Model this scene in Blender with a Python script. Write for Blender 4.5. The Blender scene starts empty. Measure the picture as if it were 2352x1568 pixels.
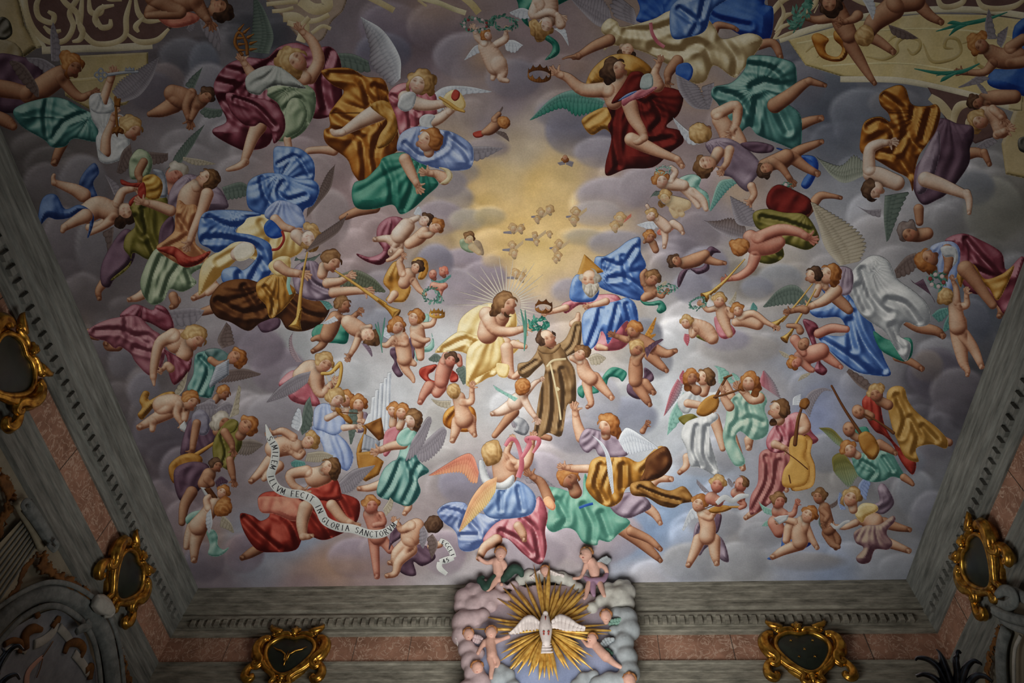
# Painted vault of a baroque chapel seen from below: the vault carries a fresco (flat paint, its modelling
# belongs to the painting), below it run a stone cornice, a marble frieze with gilt cartouches and a stucco glory.
import bpy, bmesh, math, random
import numpy as np
from mathutils import Vector, Matrix
SC = bpy.context.scene
COL = SC.collection
rnd = random.Random(7)

# ---------------------------------------------------------------- camera
FPX = 1670.0; PW, PH = 2352, 1568; PCX, PCY = 1176.0, 784.0
def _n(v): return v/np.linalg.norm(v)
_c = lambda x, y: np.array([x-PCX, -(y-PCY), -FPX], float)
_Z = _n(_c(1270, -300)); _Y = _n(_c(1325, 3370)); _Y = _n(_Y-(_Y@_Z)*_Z); _X = np.cross(_Y, _Z)
RW = np.array([_X, _Y, _Z])                       # camera -> world
cam = bpy.data.cameras.new('camera'); cam.sensor_width = 36; cam.lens = FPX/PW*36
cam.clip_start = .05
camo = bpy.data.objects.new('camera', cam); COL.objects.link(camo); SC.camera = camo
CZ = 1.6
camo.matrix_world = Matrix([list(RW[0])+[0], list(RW[1])+[0], list(RW[2])+[CZ], [0, 0, 0, 1]])

# ---------------------------------------------------------------- light
SC.view_settings.view_transform = 'Standard'; SC.view_settings.look = 'None'
SC.view_settings.gamma = 1; SC.view_settings.use_curve_mapping = False
SC.view_settings.exposure = 0.0
wd = bpy.data.worlds.new('world'); SC.world = wd; wd.use_nodes = True
bg = wd.node_tree.nodes['Background']; bg.inputs[0].default_value = (.94, .97, 1, 1); bg.inputs[1].default_value = .06
def area_lamp(name, loc, target, size, power, colr=(1, 1, 1), sx=None):
    l = bpy.data.lights.new(name, 'AREA'); l.energy = power; l.size = size; l.color = colr
    if sx: l.shape = 'RECTANGLE'; l.size = sx; l.size_y = size
    o = bpy.data.objects.new(name, l); COL.objects.link(o); o.location = loc
    o.rotation_euler = (Vector(target)-Vector(loc)).to_track_quat('-Z', 'Y').to_euler()
    return o
# added fill lamp, no visible source; brightens the vault centre, leaves corners dim
area_lamp('vault_fill_lamp', (-.2, 6.2, 4.4), (-.2, 6.22, 9), 2.4, 205, (1, .975, .93)).data.spread = math.radians(140)

# ---------------------------------------------------------------- room frame (metres, 0.8 x the 9-unit solve)
S9 = 0.8
XL, XR = -7.13*S9, 6.17*S9
ZC = 9*S9                                         # cornice lip above the eye
def yfront(x): return (11.45 + (x/S9+7.13)/(13.3)*(11.06-11.45))*S9
RISE = 1.0
def vault_z(x, y):
    a = 1-np.exp(-np.clip(x-XL, 0, None)/1.3); b = 1-np.exp(-np.clip(XR-x, 0, None)/1.3)
    c = 1-np.exp(-np.clip(yfront(x)-y, 0, None)/1.3)
    return ZC + RISE*a*b*c
def rays(P):
    P = np.asarray(P, float)
    c = np.stack([P[:, 0]-PCX, -(P[:, 1]-PCY), np.full(len(P), -FPX)], 1)
    return c @ RW.T
def on_vault(P, lift=0.0):
    """pixel -> point on the vault surface, lifted off it by a paint thickness"""
    d = rays(P); z = np.full(len(d), ZC+.6)
    for _ in range(46):
        q = d*(z/d[:, 2])[:, None]
        z = .5*z+.5*vault_z(q[:, 0], q[:, 1])
    q = d*(z/d[:, 2])[:, None]
    L = np.linalg.norm(q, axis=1, keepdims=True)
    q = q*(1-lift/L); q[:, 2] += CZ
    return q
def to_px(W):
    c = (W-np.array([0, 0, CZ])) @ RW
    return np.stack([PCX+FPX*c[:, 0]/-c[:, 2], PCY-FPX*c[:, 1]/-c[:, 2]], 1)

# ---------------------------------------------------------------- materials
def newmat(name):
    m = bpy.data.materials.new(name); m.use_nodes = True
    return m, m.node_tree, m.node_tree.nodes['Principled BSDF']
def fresco_mat():
    m, t, b = newmat('fresco_paint'); N = t.nodes; L = t.links
    a = N.new('ShaderNodeAttribute'); a.attribute_name = 'paint'
    tc = N.new('ShaderNodeTexCoord')
    n1 = N.new('ShaderNodeTexNoise'); n1.inputs['Scale'].default_value = 5; n1.inputs['Detail'].default_value = 8
    n2 = N.new('ShaderNodeTexNoise'); n2.inputs['Scale'].default_value = 55; n2.inputs['Detail'].default_value = 3
    L.new(tc.outputs['Object'], n1.inputs['Vector']); L.new(tc.outputs['Object'], n2.inputs['Vector'])
    r1 = N.new('ShaderNodeMapRange'); r1.inputs[1].default_value = .3; r1.inputs[2].default_value = .7; r1.inputs[3].default_value = .9; r1.inputs[4].default_value = 1.1
    r2 = N.new('ShaderNodeMapRange'); r2.inputs[1].default_value = .3; r2.inputs[2].default_value = .7; r2.inputs[3].default_value = .93; r2.inputs[4].default_value = 1.07
    L.new(n1.outputs[0], r1.inputs[0]); L.new(n2.outputs[0], r2.inputs[0])
    mu = N.new('ShaderNodeMath'); mu.operation = 'MULTIPLY'; L.new(r1.outputs[0], mu.inputs[0]); L.new(r2.outputs[0], mu.inputs[1])
    v = N.new('ShaderNodeVectorMath'); v.operation = 'SCALE'; L.new(a.outputs['Color'], v.inputs[0]); L.new(mu.outputs[0], v.inputs['Scale'])
    L.new(v.outputs[0], b.inputs['Base Color']); b.inputs['Roughness'].default_value = .85
    b.inputs['Specular IOR Level'].default_value = .15
    return m
FRESCO = fresco_mat()
def stone_mat(name, c1, c2, scale=3, rough=.75, vein=None, bump=.15, stretch=None, metal=0, spec=.3):
    m, t, b = newmat(name); N = t.nodes; L = t.links
    tc = N.new('ShaderNodeTexCoord'); mp = N.new('ShaderNodeMapping'); L.new(tc.outputs['Object'], mp.inputs[0])
    if stretch: mp.inputs['Scale'].default_value = stretch
    n = N.new('ShaderNodeTexNoise'); n.inputs['Scale'].default_value = scale; n.inputs['Detail'].default_value = 10; n.inputs['Roughness'].default_value = .68
    L.new(mp.outputs[0], n.inputs['Vector'])
    r = N.new('ShaderNodeValToRGB'); r.color_ramp.elements[0].position = .32; r.color_ramp.elements[1].position = .68
    r.color_ramp.elements[0].color = lin(c1)+(1,); r.color_ramp.elements[1].color = lin(c2)+(1,)
    L.new(n.outputs[0], r.inputs[0]); out = r.outputs[0]
    if vein:
        w = N.new('ShaderNodeTexNoise'); w.inputs['Scale'].default_value = scale*1.7; w.inputs['Detail'].default_value = 6; w.inputs['Distortion'].default_value = 1.5
        L.new(mp.outputs[0], w.inputs['Vector'])
        k = N.new('ShaderNodeValToRGB'); k.color_ramp.elements[0].position = .47; k.color_ramp.elements[1].position = .5
        k.color_ramp.elements[0].color = (0, 0, 0, 1); k.color_ramp.elements[1].color = (1, 1, 1, 1); e = k.color_ramp.elements.new(.53); e.color = (0, 0, 0, 1)
        L.new(w.outputs[0], k.inputs[0])
        x = N.new('ShaderNodeMix'); x.data_type = 'RGBA'; L.new(k.outputs[0], x.inputs[0]); L.new(out, x.inputs[6]); x.inputs[7].default_value = lin(vein)+(1,)
        out = x.outputs[2]
    L.new(out, b.inputs['Base Color']); b.inputs['Roughness'].default_value = rough; b.inputs['Metallic'].default_value = metal
    b.inputs['Specular IOR Level'].default_value = spec
    if bump:
        bp = N.new('ShaderNodeBump'); bp.inputs['Strength'].default_value = bump; bp.inputs['Distance'].default_value = .02
        L.new(n.outputs[0], bp.inputs['Height']); L.new(bp.outputs[0], b.inputs['Normal'])
    return m
def lin(c):
    return tuple(((v/255+.055)/1.055)**2.4 if v > 10 else v/255/12.92 for v in c)

# ---------------------------------------------------------------- objects, tags
def tag(o, label=None, cat=None, group=None, kind=None):
    if label: o['label'] = label
    if cat: o['category'] = cat
    if group: o['group'] = group
    if kind: o['kind'] = kind
    return o
def mesh_obj(name, V, F, mat, parent=None, smooth=True):
    me = bpy.data.meshes.new(name); me.from_pydata([tuple(v) for v in V], [], [tuple(int(i) for i in f) for f in F]); me.materials.append(mat)
    if smooth: me.polygons.foreach_set('use_smooth', [True]*len(me.polygons))
    o = bpy.data.objects.new(name, me); COL.objects.link(o)
    if parent: o.parent = parent; o.matrix_parent_inverse = Matrix.Translation(-parent.location)
    return o
def empty(name, loc):
    o = bpy.data.objects.new(name, None); o.location = Vector(loc); o.empty_display_size = .1; COL.objects.link(o)
    return o

# ---------------------------------------------------------------- painter's fields (all in photo pixels)
def nums(s): return [float(v) for v in s.split()] if isinstance(s, str) else list(s)
def pts2(s): return np.array(nums(s)).reshape(-1, 2)
def smooth_closed(P, k=5):
    n = len(P); out = []
    for i in range(n):
        a, b, c, d = P[i-1], P[i], P[(i+1) % n], P[(i+2) % n]
        for j in range(k):
            t = j/k
            out.append(.5*((2*b)+(-a+c)*t+(2*a-5*b+4*c-d)*t*t+(-a+3*b-3*c+d)*t**3))
    return np.array(out)
def smooth_open(P, k=4):
    P = np.asarray(P, float)
    if len(P) < 3: return P
    Q = np.vstack([2*P[0]-P[1], P, 2*P[-1]-P[-2]]); out = []
    for i in range(1, len(Q)-2):
        a, b, c, d = Q[i-1], Q[i], Q[i+1], Q[i+2]
        for j in range(k):
            t = j/k
            out.append(.5*((2*b)+(-a+c)*t+(2*a-5*b+4*c-d)*t*t+(-a+3*b-3*c+d)*t**3))
    out.append(P[-1]); return np.array(out)
def poly_sd(p, Q):
    """signed distance, negative inside"""
    best = np.full(len(p), 1e9); ins = np.zeros(len(p), bool)
    A = Q; B = np.roll(Q, -1, 0)
    for a, b in zip(A, B):
        e = b-a; w = p-a; L = e@e+1e-9
        t = np.clip((w@e)/L, 0, 1); d = w-t[:, None]*e
        best = np.minimum(best, (d*d).sum(1))
        c = ((a[1] <= p[:, 1]) != (b[1] <= p[:, 1]))
        if abs(e[1]) > 1e-9:
            xs = a[0]+(p[:, 1]-a[1])/e[1]*e[0]; ins ^= c & (p[:, 0] < xs)
    d = np.sqrt(best); return np.where(ins, -d, d)
def line_d(p, Q):
    best = np.full(len(p), 1e18)
    for a, b in zip(Q[:-1], Q[1:]):
        e = b-a; w = p-a; t = np.clip((w@e)/(e@e+1e-9), 0, 1); d = w-t[:, None]*e
        best = np.minimum(best, (d*d).sum(1))
    return np.sqrt(best)
def tube_sd(p, C):
    """tapered chain: sd, outward unit offset (nx,ny), relative offset 0..1 from the axis"""
    sd = np.full(len(p), 1e9); nx = np.zeros((len(p), 2)); rel = np.ones(len(p))
    for a, b in zip(C[:-1], C[1:]):
        e = b[:2]-a[:2]; w = p-a[:2]; t = np.clip((w@e)/(e@e+1e-9), 0, 1)
        d = w-t[:, None]*e; r = a[2]+(b[2]-a[2])*t; L = np.sqrt((d*d).sum(1))+1e-6
        s = L-r; m = s < sd
        sd = np.where(m, s, sd); nx[m] = d[m]/L[m, None]; rel = np.where(m, np.clip(L/r, 0, 1), rel)
    return sd, nx, rel
def noise2(p, s, seed=0):
    r = np.random.RandomState(seed); v = 0; x = p[:, 0]/s; y = p[:, 1]/s; a = 1
    for k in range(5):
        th = r.rand()*6.28; ph = r.rand(2)*6.28; f = 1.0*1.55**k
        u = x*math.cos(th)+y*math.sin(th); w = -x*math.sin(th)+y*math.cos(th)
        v = v+a*np.sin(f*u+ph[0]+1.3*np.sin(.7*f*w+ph[1])); a *= .62
    return v/2.0
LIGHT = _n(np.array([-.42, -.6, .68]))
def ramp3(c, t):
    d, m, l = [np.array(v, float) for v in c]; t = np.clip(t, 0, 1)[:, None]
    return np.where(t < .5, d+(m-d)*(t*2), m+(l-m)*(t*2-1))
def mk(c, kd=.36, kl=.5):
    c = np.array(c, float); m = c.mean()
    d = (c*1.25-m*.25).clip(0)*kd; l = c+(np.array([238, 236, 232])-c)*kl
    return (tuple(d), tuple(c), tuple(l))
PAL = {
 'flesh': ((100, 52, 34), (192, 146, 116), (232, 212, 188)), 'pale': ((112, 70, 50), (202, 172, 150), (232, 222, 210)),
 'ruddy': ((96, 42, 32), (178, 112, 92), (222, 178, 156)), 'tan': ((72, 36, 24), (152, 102, 74), (208, 166, 132)), 'haze': ((170, 140, 104), (196, 172, 134), (212, 196, 160)),
 'blue': ((26, 52, 112), (84, 122, 184), (172, 196, 226)), 'deep': ((14, 34, 104), (36, 80, 164), (86, 126, 190)), 'sky': ((66, 84, 132), (136, 156, 200), (196, 208, 230)),
 'crim': ((52, 12, 20), (124, 56, 70), (198, 142, 154)), 'rose': ((92, 36, 44), (178, 92, 104), (226, 176, 180)), 'red': ((66, 12, 10), (148, 44, 34), (206, 98, 80)),
 'dred': ((38, 8, 8), (86, 20, 18), (132, 40, 34)), 'orange': ((76, 34, 10), (164, 96, 30), (226, 178, 96)), 'ochre': ((82, 48, 14), (172, 116, 42), (222, 184, 112)),
 'brown': ((38, 18, 10), (84, 46, 24), (132, 84, 46)), 'green': ((12, 62, 54), (40, 116, 98), (110, 172, 150)), 'teal': ((28, 66, 66), (86, 140, 134), (164, 200, 190)),
 'mint': ((62, 108, 98), (132, 178, 166), (196, 222, 210)), 'sage': ((66, 82, 62), (134, 152, 122), (200, 210, 180)), 'olive': ((44, 42, 12), (106, 98, 38), (164, 152, 88)),
 'white': ((112, 116, 122), (184, 188, 190), (232, 234, 234)), 'cream': ((124, 100, 64), (196, 180, 140), (232, 224, 196)), 'yellow': ((158, 116, 52), (216, 192, 130), (240, 230, 190)),
 'lilac': ((60, 46, 58), (120, 102, 118), (186, 170, 184)), 'plum': ((36, 22, 32), (82, 58, 74), (136, 108, 126)), 'grey': ((70, 72, 78), (132, 134, 140), (190, 192, 194)),
 'habit': ((62, 44, 28), (130, 98, 62), (176, 146, 106)), 'gold': ((78, 44, 8), (176, 124, 44), (232, 204, 124)), 'peach': ((170, 96, 70), (218, 160, 120), (236, 206, 160)),
 'wgrey': ((78, 74, 80), (134, 128, 136), (186, 182, 188)), 'wwhite': ((128, 136, 150), (196, 202, 210), (234, 238, 240)), 'wbrown': ((58, 44, 40), (104, 88, 84), (152, 138, 132)),
 'wgreen': ((44, 56, 52), (92, 106, 98), (144, 156, 146)), 'wcream': ((92, 84, 66), (168, 158, 138), (214, 208, 192)), 'coral': ((132, 60, 50), (198, 116, 96), (226, 164, 136)),
 'blond': ((104, 70, 34), (172, 132, 80), (220, 192, 140)), 'hair': ((54, 32, 18), (112, 76, 46), (166, 126, 84)), 'dark': ((34, 20, 14), (72, 48, 34), (116, 86, 64)),
 'ginger': ((88, 44, 16), (160, 98, 48), (206, 154, 96)), 'hgrey': ((110, 98, 84), (172, 164, 150), (216, 210, 198)), 'wood': ((62, 34, 10), (150, 96, 34), (214, 168, 92)),
 'silver': ((66, 70, 78), (132, 138, 150), (196, 202, 210)), 'leaf': ((30, 66, 56), (74, 128, 112), (130, 176, 158)), 'bronze': ((50, 24, 8), (110, 62, 22), (172, 118, 60)),
 'stone': ((84, 84, 78), (142, 142, 130), (186, 186, 172)), 'maroon': ((48, 30, 30), (92, 66, 62), (120, 96, 90)), 'ribbon': ((150, 156, 156), (206, 210, 206), (232, 234, 230)),
}
def pal(c):
    if isinstance(c, str): return PAL[c]
    return c if isinstance(c[0], tuple) else mk(c)

# occupancy grid that hands out paint layers
OCC = np.zeros((170, 260), int); STEP = .00012; LIFT0 = .0012
def take_layer(P, cell=12.0):
    ix = np.clip((P[:, 0]/cell).astype(int)+20, 0, 259); iy = np.clip((P[:, 1]/cell).astype(int)+20, 0, 169)
    key = np.unique(iy*260+ix); iy, ix = key//260, key % 260
    k = int(OCC[iy, ix].max())+1; OCC[iy, ix] = k
    return LIFT0+k*STEP
SAT = .95
def set_paint(me, rgb):
    a = me.color_attributes.new('paint', 'BYTE_COLOR', 'POINT')
    buf = np.ones((len(rgb), 4), np.float32); m = rgb.mean(1, keepdims=True); buf[:, :3] = np.clip((m+(rgb-m)*SAT)/255, 0, 1)
    a.data.foreach_set('color_srgb', buf.ravel())
def emit(name, P, F, rgb, parent, under=None):
    if len(F) == 0: return None
    lift = take_layer(P); V = on_vault(P, lift)
    me = bpy.data.meshes.new(name); F = np.asarray(F, np.int32); k = F.shape[1]
    me.vertices.add(len(V)); me.vertices.foreach_set('co', (V-np.array(parent.location) if parent else V).astype(np.float32).ravel())
    me.loops.add(F.size); me.loops.foreach_set('vertex_index', F.ravel())
    me.polygons.add(len(F)); me.polygons.foreach_set('loop_start', np.arange(0, F.size, k, dtype=np.int32))
    me.update(); me.validate(); set_paint(me, rgb); me.materials.append(FRESCO)
    o = bpy.data.objects.new(name, me); COL.objects.link(o)
    if parent: o.parent = under or parent
    if name == 'leaves': o['kind'] = 'stuff'
    return o
QUAL = 1.0
def paint(name, parent, fn, box, g, under=None):
    """fn(P) -> signed distance, rgb. Fills the inside with a grid whose rim is pulled onto the outline."""
    g *= QUAL
    x0, y0, x1, y1 = box; xs = np.arange(x0-g, x1+2*g, g); ys = np.arange(y0-g, y1+2*g, g)
    X, Y = np.meshgrid(xs, ys); P = np.stack([X.ravel(), Y.ravel()], 1); sd, _ = fn(P, False)
    S = sd.reshape(X.shape); W = len(xs); H = len(ys)
    m = np.minimum(np.minimum(S[:-1, :-1], S[1:, :-1]), np.minimum(S[:-1, 1:], S[1:, 1:])) < -.12*g
    jy, jx = np.nonzero(m)
    F = np.stack([jy*W+jx, jy*W+jx+1, (jy+1)*W+jx+1, (jy+1)*W+jx], 1)
    use = np.unique(F)
    if len(use) == 0: return None
    mp = np.full(len(P), -1); mp[use] = np.arange(len(use)); F = mp[F]; P = P[use].copy(); s = sd[use]
    for _ in range(2):
        o = np.nonzero(s > 0)[0]
        if len(o) == 0: break
        q = P[o]; e = .4
        gx = fn(q+[e, 0], False)[0]-fn(q-[e, 0], False)[0]; gy = fn(q+[0, e], False)[0]-fn(q-[0, e], False)[0]
        G = np.stack([gx, gy], 1)/(2*e); L = np.linalg.norm(G, axis=1, keepdims=True)+1e-6
        P[o] = q-G/L*np.clip(s[o], 0, 1.3*g)[:, None]
        s[o] = fn(P[o], False)[0]
    # flip to counter-clockwise as seen from below and paint
    rgb = fn(P, True)[1]
    return emit(name, P, F, rgb, parent, under)

class Fig:
    """one painted figure or object: an Empty on the vault that parents its painted parts"""
    def __init__(s, name, label, cat, at, group=None):
        s.root = empty(name, on_vault(np.array([at], float), .004)[0]); tag(s.root, label, cat, group)
        s.seed = rnd.randrange(10**6)
    def cloth(s, name, c, pts, anchor=None, k=9, amp=.55, R=None, g=2.9, light=None, lines=None, lab=None, sharp=False, stripes=None, warp=1.0, cut=None):
        """drapery: outline, folds radiating from an anchor (x,y), optional drawn fold lines"""
        C = pal(c); Q = pts2(pts); Q = Q if sharp else smooth_closed(Q); s.seed += 7; sd0 = s.seed
        box = (*Q.min(0), *Q.max(0)); size = math.sqrt(max(1, (box[2]-box[0])*(box[3]-box[1]))); R = R or size*.13
        A = np.array(anchor if anchor is not None else (Q.mean(0)+np.array([size*.9, -size*.9])), float)
        Lt = LIGHT if light is None else _n(np.array(light, float))
        LN = [smooth_open(pts2(l)) for l in (lines or [])]
        CQ = smooth_closed(pts2(cut)) if cut else None
        g = min(g, max(1.6, size/16))
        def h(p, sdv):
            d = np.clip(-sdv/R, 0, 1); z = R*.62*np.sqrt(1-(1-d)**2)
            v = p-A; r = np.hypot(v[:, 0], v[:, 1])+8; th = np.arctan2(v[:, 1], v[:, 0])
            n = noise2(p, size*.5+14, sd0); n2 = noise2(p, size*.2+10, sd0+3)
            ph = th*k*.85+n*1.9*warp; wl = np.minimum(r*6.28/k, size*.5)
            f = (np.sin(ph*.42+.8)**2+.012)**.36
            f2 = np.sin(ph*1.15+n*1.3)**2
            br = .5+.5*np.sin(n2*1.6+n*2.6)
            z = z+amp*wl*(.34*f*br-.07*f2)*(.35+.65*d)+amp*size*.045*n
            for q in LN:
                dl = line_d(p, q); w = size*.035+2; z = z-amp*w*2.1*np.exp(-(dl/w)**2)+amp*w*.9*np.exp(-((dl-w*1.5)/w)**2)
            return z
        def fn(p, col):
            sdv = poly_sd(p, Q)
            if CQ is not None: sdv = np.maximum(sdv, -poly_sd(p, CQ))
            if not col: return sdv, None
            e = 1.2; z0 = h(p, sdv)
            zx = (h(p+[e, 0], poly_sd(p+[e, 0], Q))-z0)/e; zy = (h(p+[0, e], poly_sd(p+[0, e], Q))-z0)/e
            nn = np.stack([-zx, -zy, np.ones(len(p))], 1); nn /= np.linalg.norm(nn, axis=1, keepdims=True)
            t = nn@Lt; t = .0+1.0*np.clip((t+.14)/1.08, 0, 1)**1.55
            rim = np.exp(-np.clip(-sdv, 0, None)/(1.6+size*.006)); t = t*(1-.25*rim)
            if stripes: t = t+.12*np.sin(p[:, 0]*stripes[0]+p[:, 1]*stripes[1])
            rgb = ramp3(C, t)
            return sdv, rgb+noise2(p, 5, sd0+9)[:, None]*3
        o = paint(name, s.root, fn, box, g)
        if o and lab: o['label'] = lab
        return s
    def body(s, c, chains, head=None, g=2.3, spots=(), name='body'):
        """flesh: tapered chains painted back to front; 'h' at the end of a chain adds a hand with fingers"""
        if head is None and name in ('hands', 'legs', 'feet', 'arms', 'limbs'):
            for ch in chains: s.body(c, [ch], None, g, spots, {'hands': 'hand', 'legs': 'leg', 'feet': 'foot', 'arms': 'arm', 'limbs': 'limb'}[name])
            return s
        C = pal(c); Ch = []; s.seed += 5; sd0 = s.seed
        for ch in chains:
            hand = None
            if isinstance(ch, str):
                if ch[-1] in 'hgf': hand = ch[-1]; ch = ch[:-1]
            a = np.array(nums(ch)).reshape(-1, 3)
            Ch.append((smooth_open(a, 4), False))
            if hand in ('h', 'g'):
                d = a[-1, :2]-a[-2, :2]; an = math.atan2(d[1], d[0]); r = a[-1, 2]; pc = a[-1, :2]+np.array([math.cos(an), math.sin(an)])*r*.6
                sg = 1 if hand == 'h' else -1
                Ch.append((np.array([[*a[-1, :2], r], [*pc, r*1.0]]), False))
                for q, (off, ln) in enumerate(((-.55, 1.9), (-.2, 2.35), (.12, 2.3), (.42, 1.9), (1.15, 1.5))):
                    t = an+sg*off; b = pc+np.array([math.cos(t), math.sin(t)])*r*.75; m = b+np.array([math.cos(t), math.sin(t)])*r*ln*.5
                    t2 = t+sg*.35; e = m+np.array([math.cos(t2), math.sin(t2)])*r*ln*.45
                    Ch.append((np.array([[*b, max(1.5, r*.34)], [*m, max(1.3, r*.3)], [*e, max(1.0, r*.22)]]), False))
            if hand == 'f':
                d = a[-1, :2]-a[-2, :2]; an = math.atan2(d[1], d[0]); r = a[-1, 2]
                for off in (-.75, -.35, .05, .45, .85):
                    b = a[-1, :2]+np.array([math.cos(an+off), math.sin(an+off)])*r*.9
                    Ch.append((np.array([[*a[-1, :2], r*.5], [*b, max(1, r*.3)]]), False))
        H = None
        if head is not None:
            hx, hy, hr, up, yaw = nums(head); u = math.radians(up); U = np.array([math.cos(u), -math.sin(u)]); V = np.array([-U[1], U[0]])  # V points to the head's right in the picture
            H = (hx, hy, hr, U, V, yaw); s.head = H
        A = np.vstack([c_[0] for c_ in Ch]+([np.array([[H[0], H[1], H[2]*1.25]])] if H else []))
        box = ((A[:, 0]-A[:, 2]).min(), (A[:, 1]-A[:, 2]).min(), (A[:, 0]+A[:, 2]).max(), (A[:, 1]+A[:, 2]).max())
        Lt = LIGHT
        def headf(p):
            hx, hy, r, U, V, yaw = H; w = (p-[hx, hy])/r; a = w@V; b = w@U
            k = 1+.10*(b < 0)*np.abs(b); q = np.sqrt((a*1.16*k)**2+(b*.95)**2)
            sdh = (q-1)*r*.93
            if abs(yaw) > .6 and abs(yaw) < 1.6:    # nose and chin of a profile
                sg = np.sign(yaw)
                sdh = np.minimum(sdh, np.hypot(a-sg*.84, b+.12)*r-r*.15); sdh = np.minimum(sdh, np.hypot(a-sg*.58, b+.72)*r-r*.27)
            return sdh, a, b, q
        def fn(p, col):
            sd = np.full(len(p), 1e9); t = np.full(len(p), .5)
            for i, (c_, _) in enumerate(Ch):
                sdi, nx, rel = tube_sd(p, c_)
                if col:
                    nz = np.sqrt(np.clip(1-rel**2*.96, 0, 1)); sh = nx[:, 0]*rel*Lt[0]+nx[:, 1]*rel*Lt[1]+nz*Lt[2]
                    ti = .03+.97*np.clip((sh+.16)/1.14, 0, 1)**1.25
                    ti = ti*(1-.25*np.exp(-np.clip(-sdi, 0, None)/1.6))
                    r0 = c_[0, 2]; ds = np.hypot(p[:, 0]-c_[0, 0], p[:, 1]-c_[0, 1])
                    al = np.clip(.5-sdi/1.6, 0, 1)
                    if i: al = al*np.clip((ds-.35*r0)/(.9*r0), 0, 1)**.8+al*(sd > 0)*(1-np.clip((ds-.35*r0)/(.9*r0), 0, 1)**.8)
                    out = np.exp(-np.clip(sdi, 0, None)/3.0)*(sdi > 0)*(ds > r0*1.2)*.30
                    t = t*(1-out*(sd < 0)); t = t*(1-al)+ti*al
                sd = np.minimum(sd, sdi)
            rgb = None
            if H:
                sdh, a, b, q = headf(p)
            if col:
                t = t+.07*noise2(p, 15, sd0+4)
                rgb = ramp3(C, t)
                rosy = np.zeros(len(p))
                if H:
                    yaw = H[5]; r = H[2]; nzz = np.sqrt(np.clip(1-q**2*.93, 0, 1)); wx = (p-[H[0], H[1]])/r
                    sh = wx[:, 0]*Lt[0]+wx[:, 1]*Lt[1]+nzz*Lt[2]
                    th = .08+.92*np.clip((sh+.18)/1.15, 0, 1)**1.15; th = th*(1-.3*np.exp(-np.clip(-sdh, 0, None)/1.5))
                    if abs(yaw) < 1.7:
                        f = yaw*.42; w1 = 1-.35*abs(yaw)
                        sp = lambda x, y, rx, ry: np.exp(-(((a-x)/rx)**2+((b-y)/ry)**2)**1.5)
                        for sg in (-1, 1):
                            if abs(yaw) > .75 and sg*yaw > 0: continue
                            ex = f+sg*.36*w1
                            th = th*(1-.8*sp(ex, .06, .17, .09))*(1-.25*sp(ex, .16, .26, .16))
                            th = th*(1-.5*sp(ex, .28, .2, .05))
                            rosy = rosy+.5*sp(f*1.1+sg*.42*w1, -.3, .24, .2)
                        nxp = f*1.35
                        th = th+.14*sp(nxp, -.05, .07, .26); th = th*(1-.3*sp(nxp+.12, -.22, .09, .14))*(1-.4*sp(nxp, -.3, .12, .05))
                        rosy = rosy+.9*sp(f*1.25, -.53, .2, .07); th = th*(1-.45*sp(f*1.25, -.52, .19, .035))*(1-.2*sp(f*1.1, -.68, .18, .05))
                    al = np.clip(.5-sdh/1.5, 0, 1)[:, None]
                    hc = ramp3(C, th); hc = hc*(1-rosy[:, None]*.5)+np.array([176, 84, 70])*rosy[:, None]*.5
                    rgb = rgb*(1-.35*np.exp(-np.clip(sdh, 0, None)/4)[:, None]*(sdh > 0)[:, None])
                    rgb = rgb*(1-al)+hc*al
                for (x, y, rx, ry, an, cc, aa) in spots:
                    ca, sa = math.cos(an), math.sin(an); dx = p[:, 0]-x; dy = p[:, 1]-y
                    w = aa*np.exp(-(((dx*ca+dy*sa)/rx)**2+((-dx*sa+dy*ca)/ry)**2)**1.4)[:, None]; rgb = rgb*(1-w)+np.array(cc)*w
                rgb = rgb+noise2(p, 6, sd0)[:, None]*2.5
            if H: sd = np.minimum(sd, sdh)
            return sd, rgb
        s.flesh = paint(name, s.root, fn, box, g if not H or H[2] > 15 else min(g, 1.9))
        return s
    def hair(s, c='blond', style=0, extra=''):
        """style 0 short curls, 1 long to the neck, 2 seen from behind, 3 bald crown with fringe; extra: more blobs x y r"""
        hx, hy, r, U, V, yaw = s.head; C = pal(c); s.seed += 3; sd0 = s.seed
        cen = np.array([hx, hy]); B = []
        if style == 2: B = [(0, .1, 1.02), (0, -.35, .8)]
        else:
            f = yaw
            B = [(-.12*f, .5, .78), (-.5*f, .3, .72), (-.75-.1*f, .25, .42), (.75-.1*f, .25, .42), (-.85*f, -.15, .42)]
            if style == 1: B += [(-.85-.15*f, -.35, .36), (.85-.15*f, -.35, .36), (-.95*f, -.6, .42), (-.8-.2*f, -.75, .3)]
        BL = [(cen+V*a*r+U*b*r, q*r) for a, b, q in B]
        ex = nums(extra) if extra else []
        BL += [(np.array([ex[i], ex[i+1]]), ex[i+2]) for i in range(0, len(ex), 3)]
        fc = cen+V*yaw*.5*r-U*.32*r
        def sdf(p):
            w = noise2(p, r*.16, sd0)*r*.055
            sd = np.full(len(p), 1e9)
            for b, q in BL: sd = np.minimum(sd, np.hypot(p[:, 0]-b[0], p[:, 1]-b[1])-q)
            sd = sd+w
            if style != 2:
                d = p-fc; a = d@V/(r*.66); b = d@U/(r*.86); face = (np.sqrt(a*a+b*b)-1)*r*.7
                sd = np.maximum(sd, -face)
            if style == 3:
                d = p-(cen+U*.62*r+V*yaw*.25*r); sd = np.maximum(sd, -(np.hypot(d[:, 0], d[:, 1])-r*.62))
            return sd
        A = np.array([[*b, q] for b, q in BL]); box = ((A[:, 0]-A[:, 2]).min(), (A[:, 1]-A[:, 2]).min(), (A[:, 0]+A[:, 2]).max(), (A[:, 1]+A[:, 2]).max())
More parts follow.
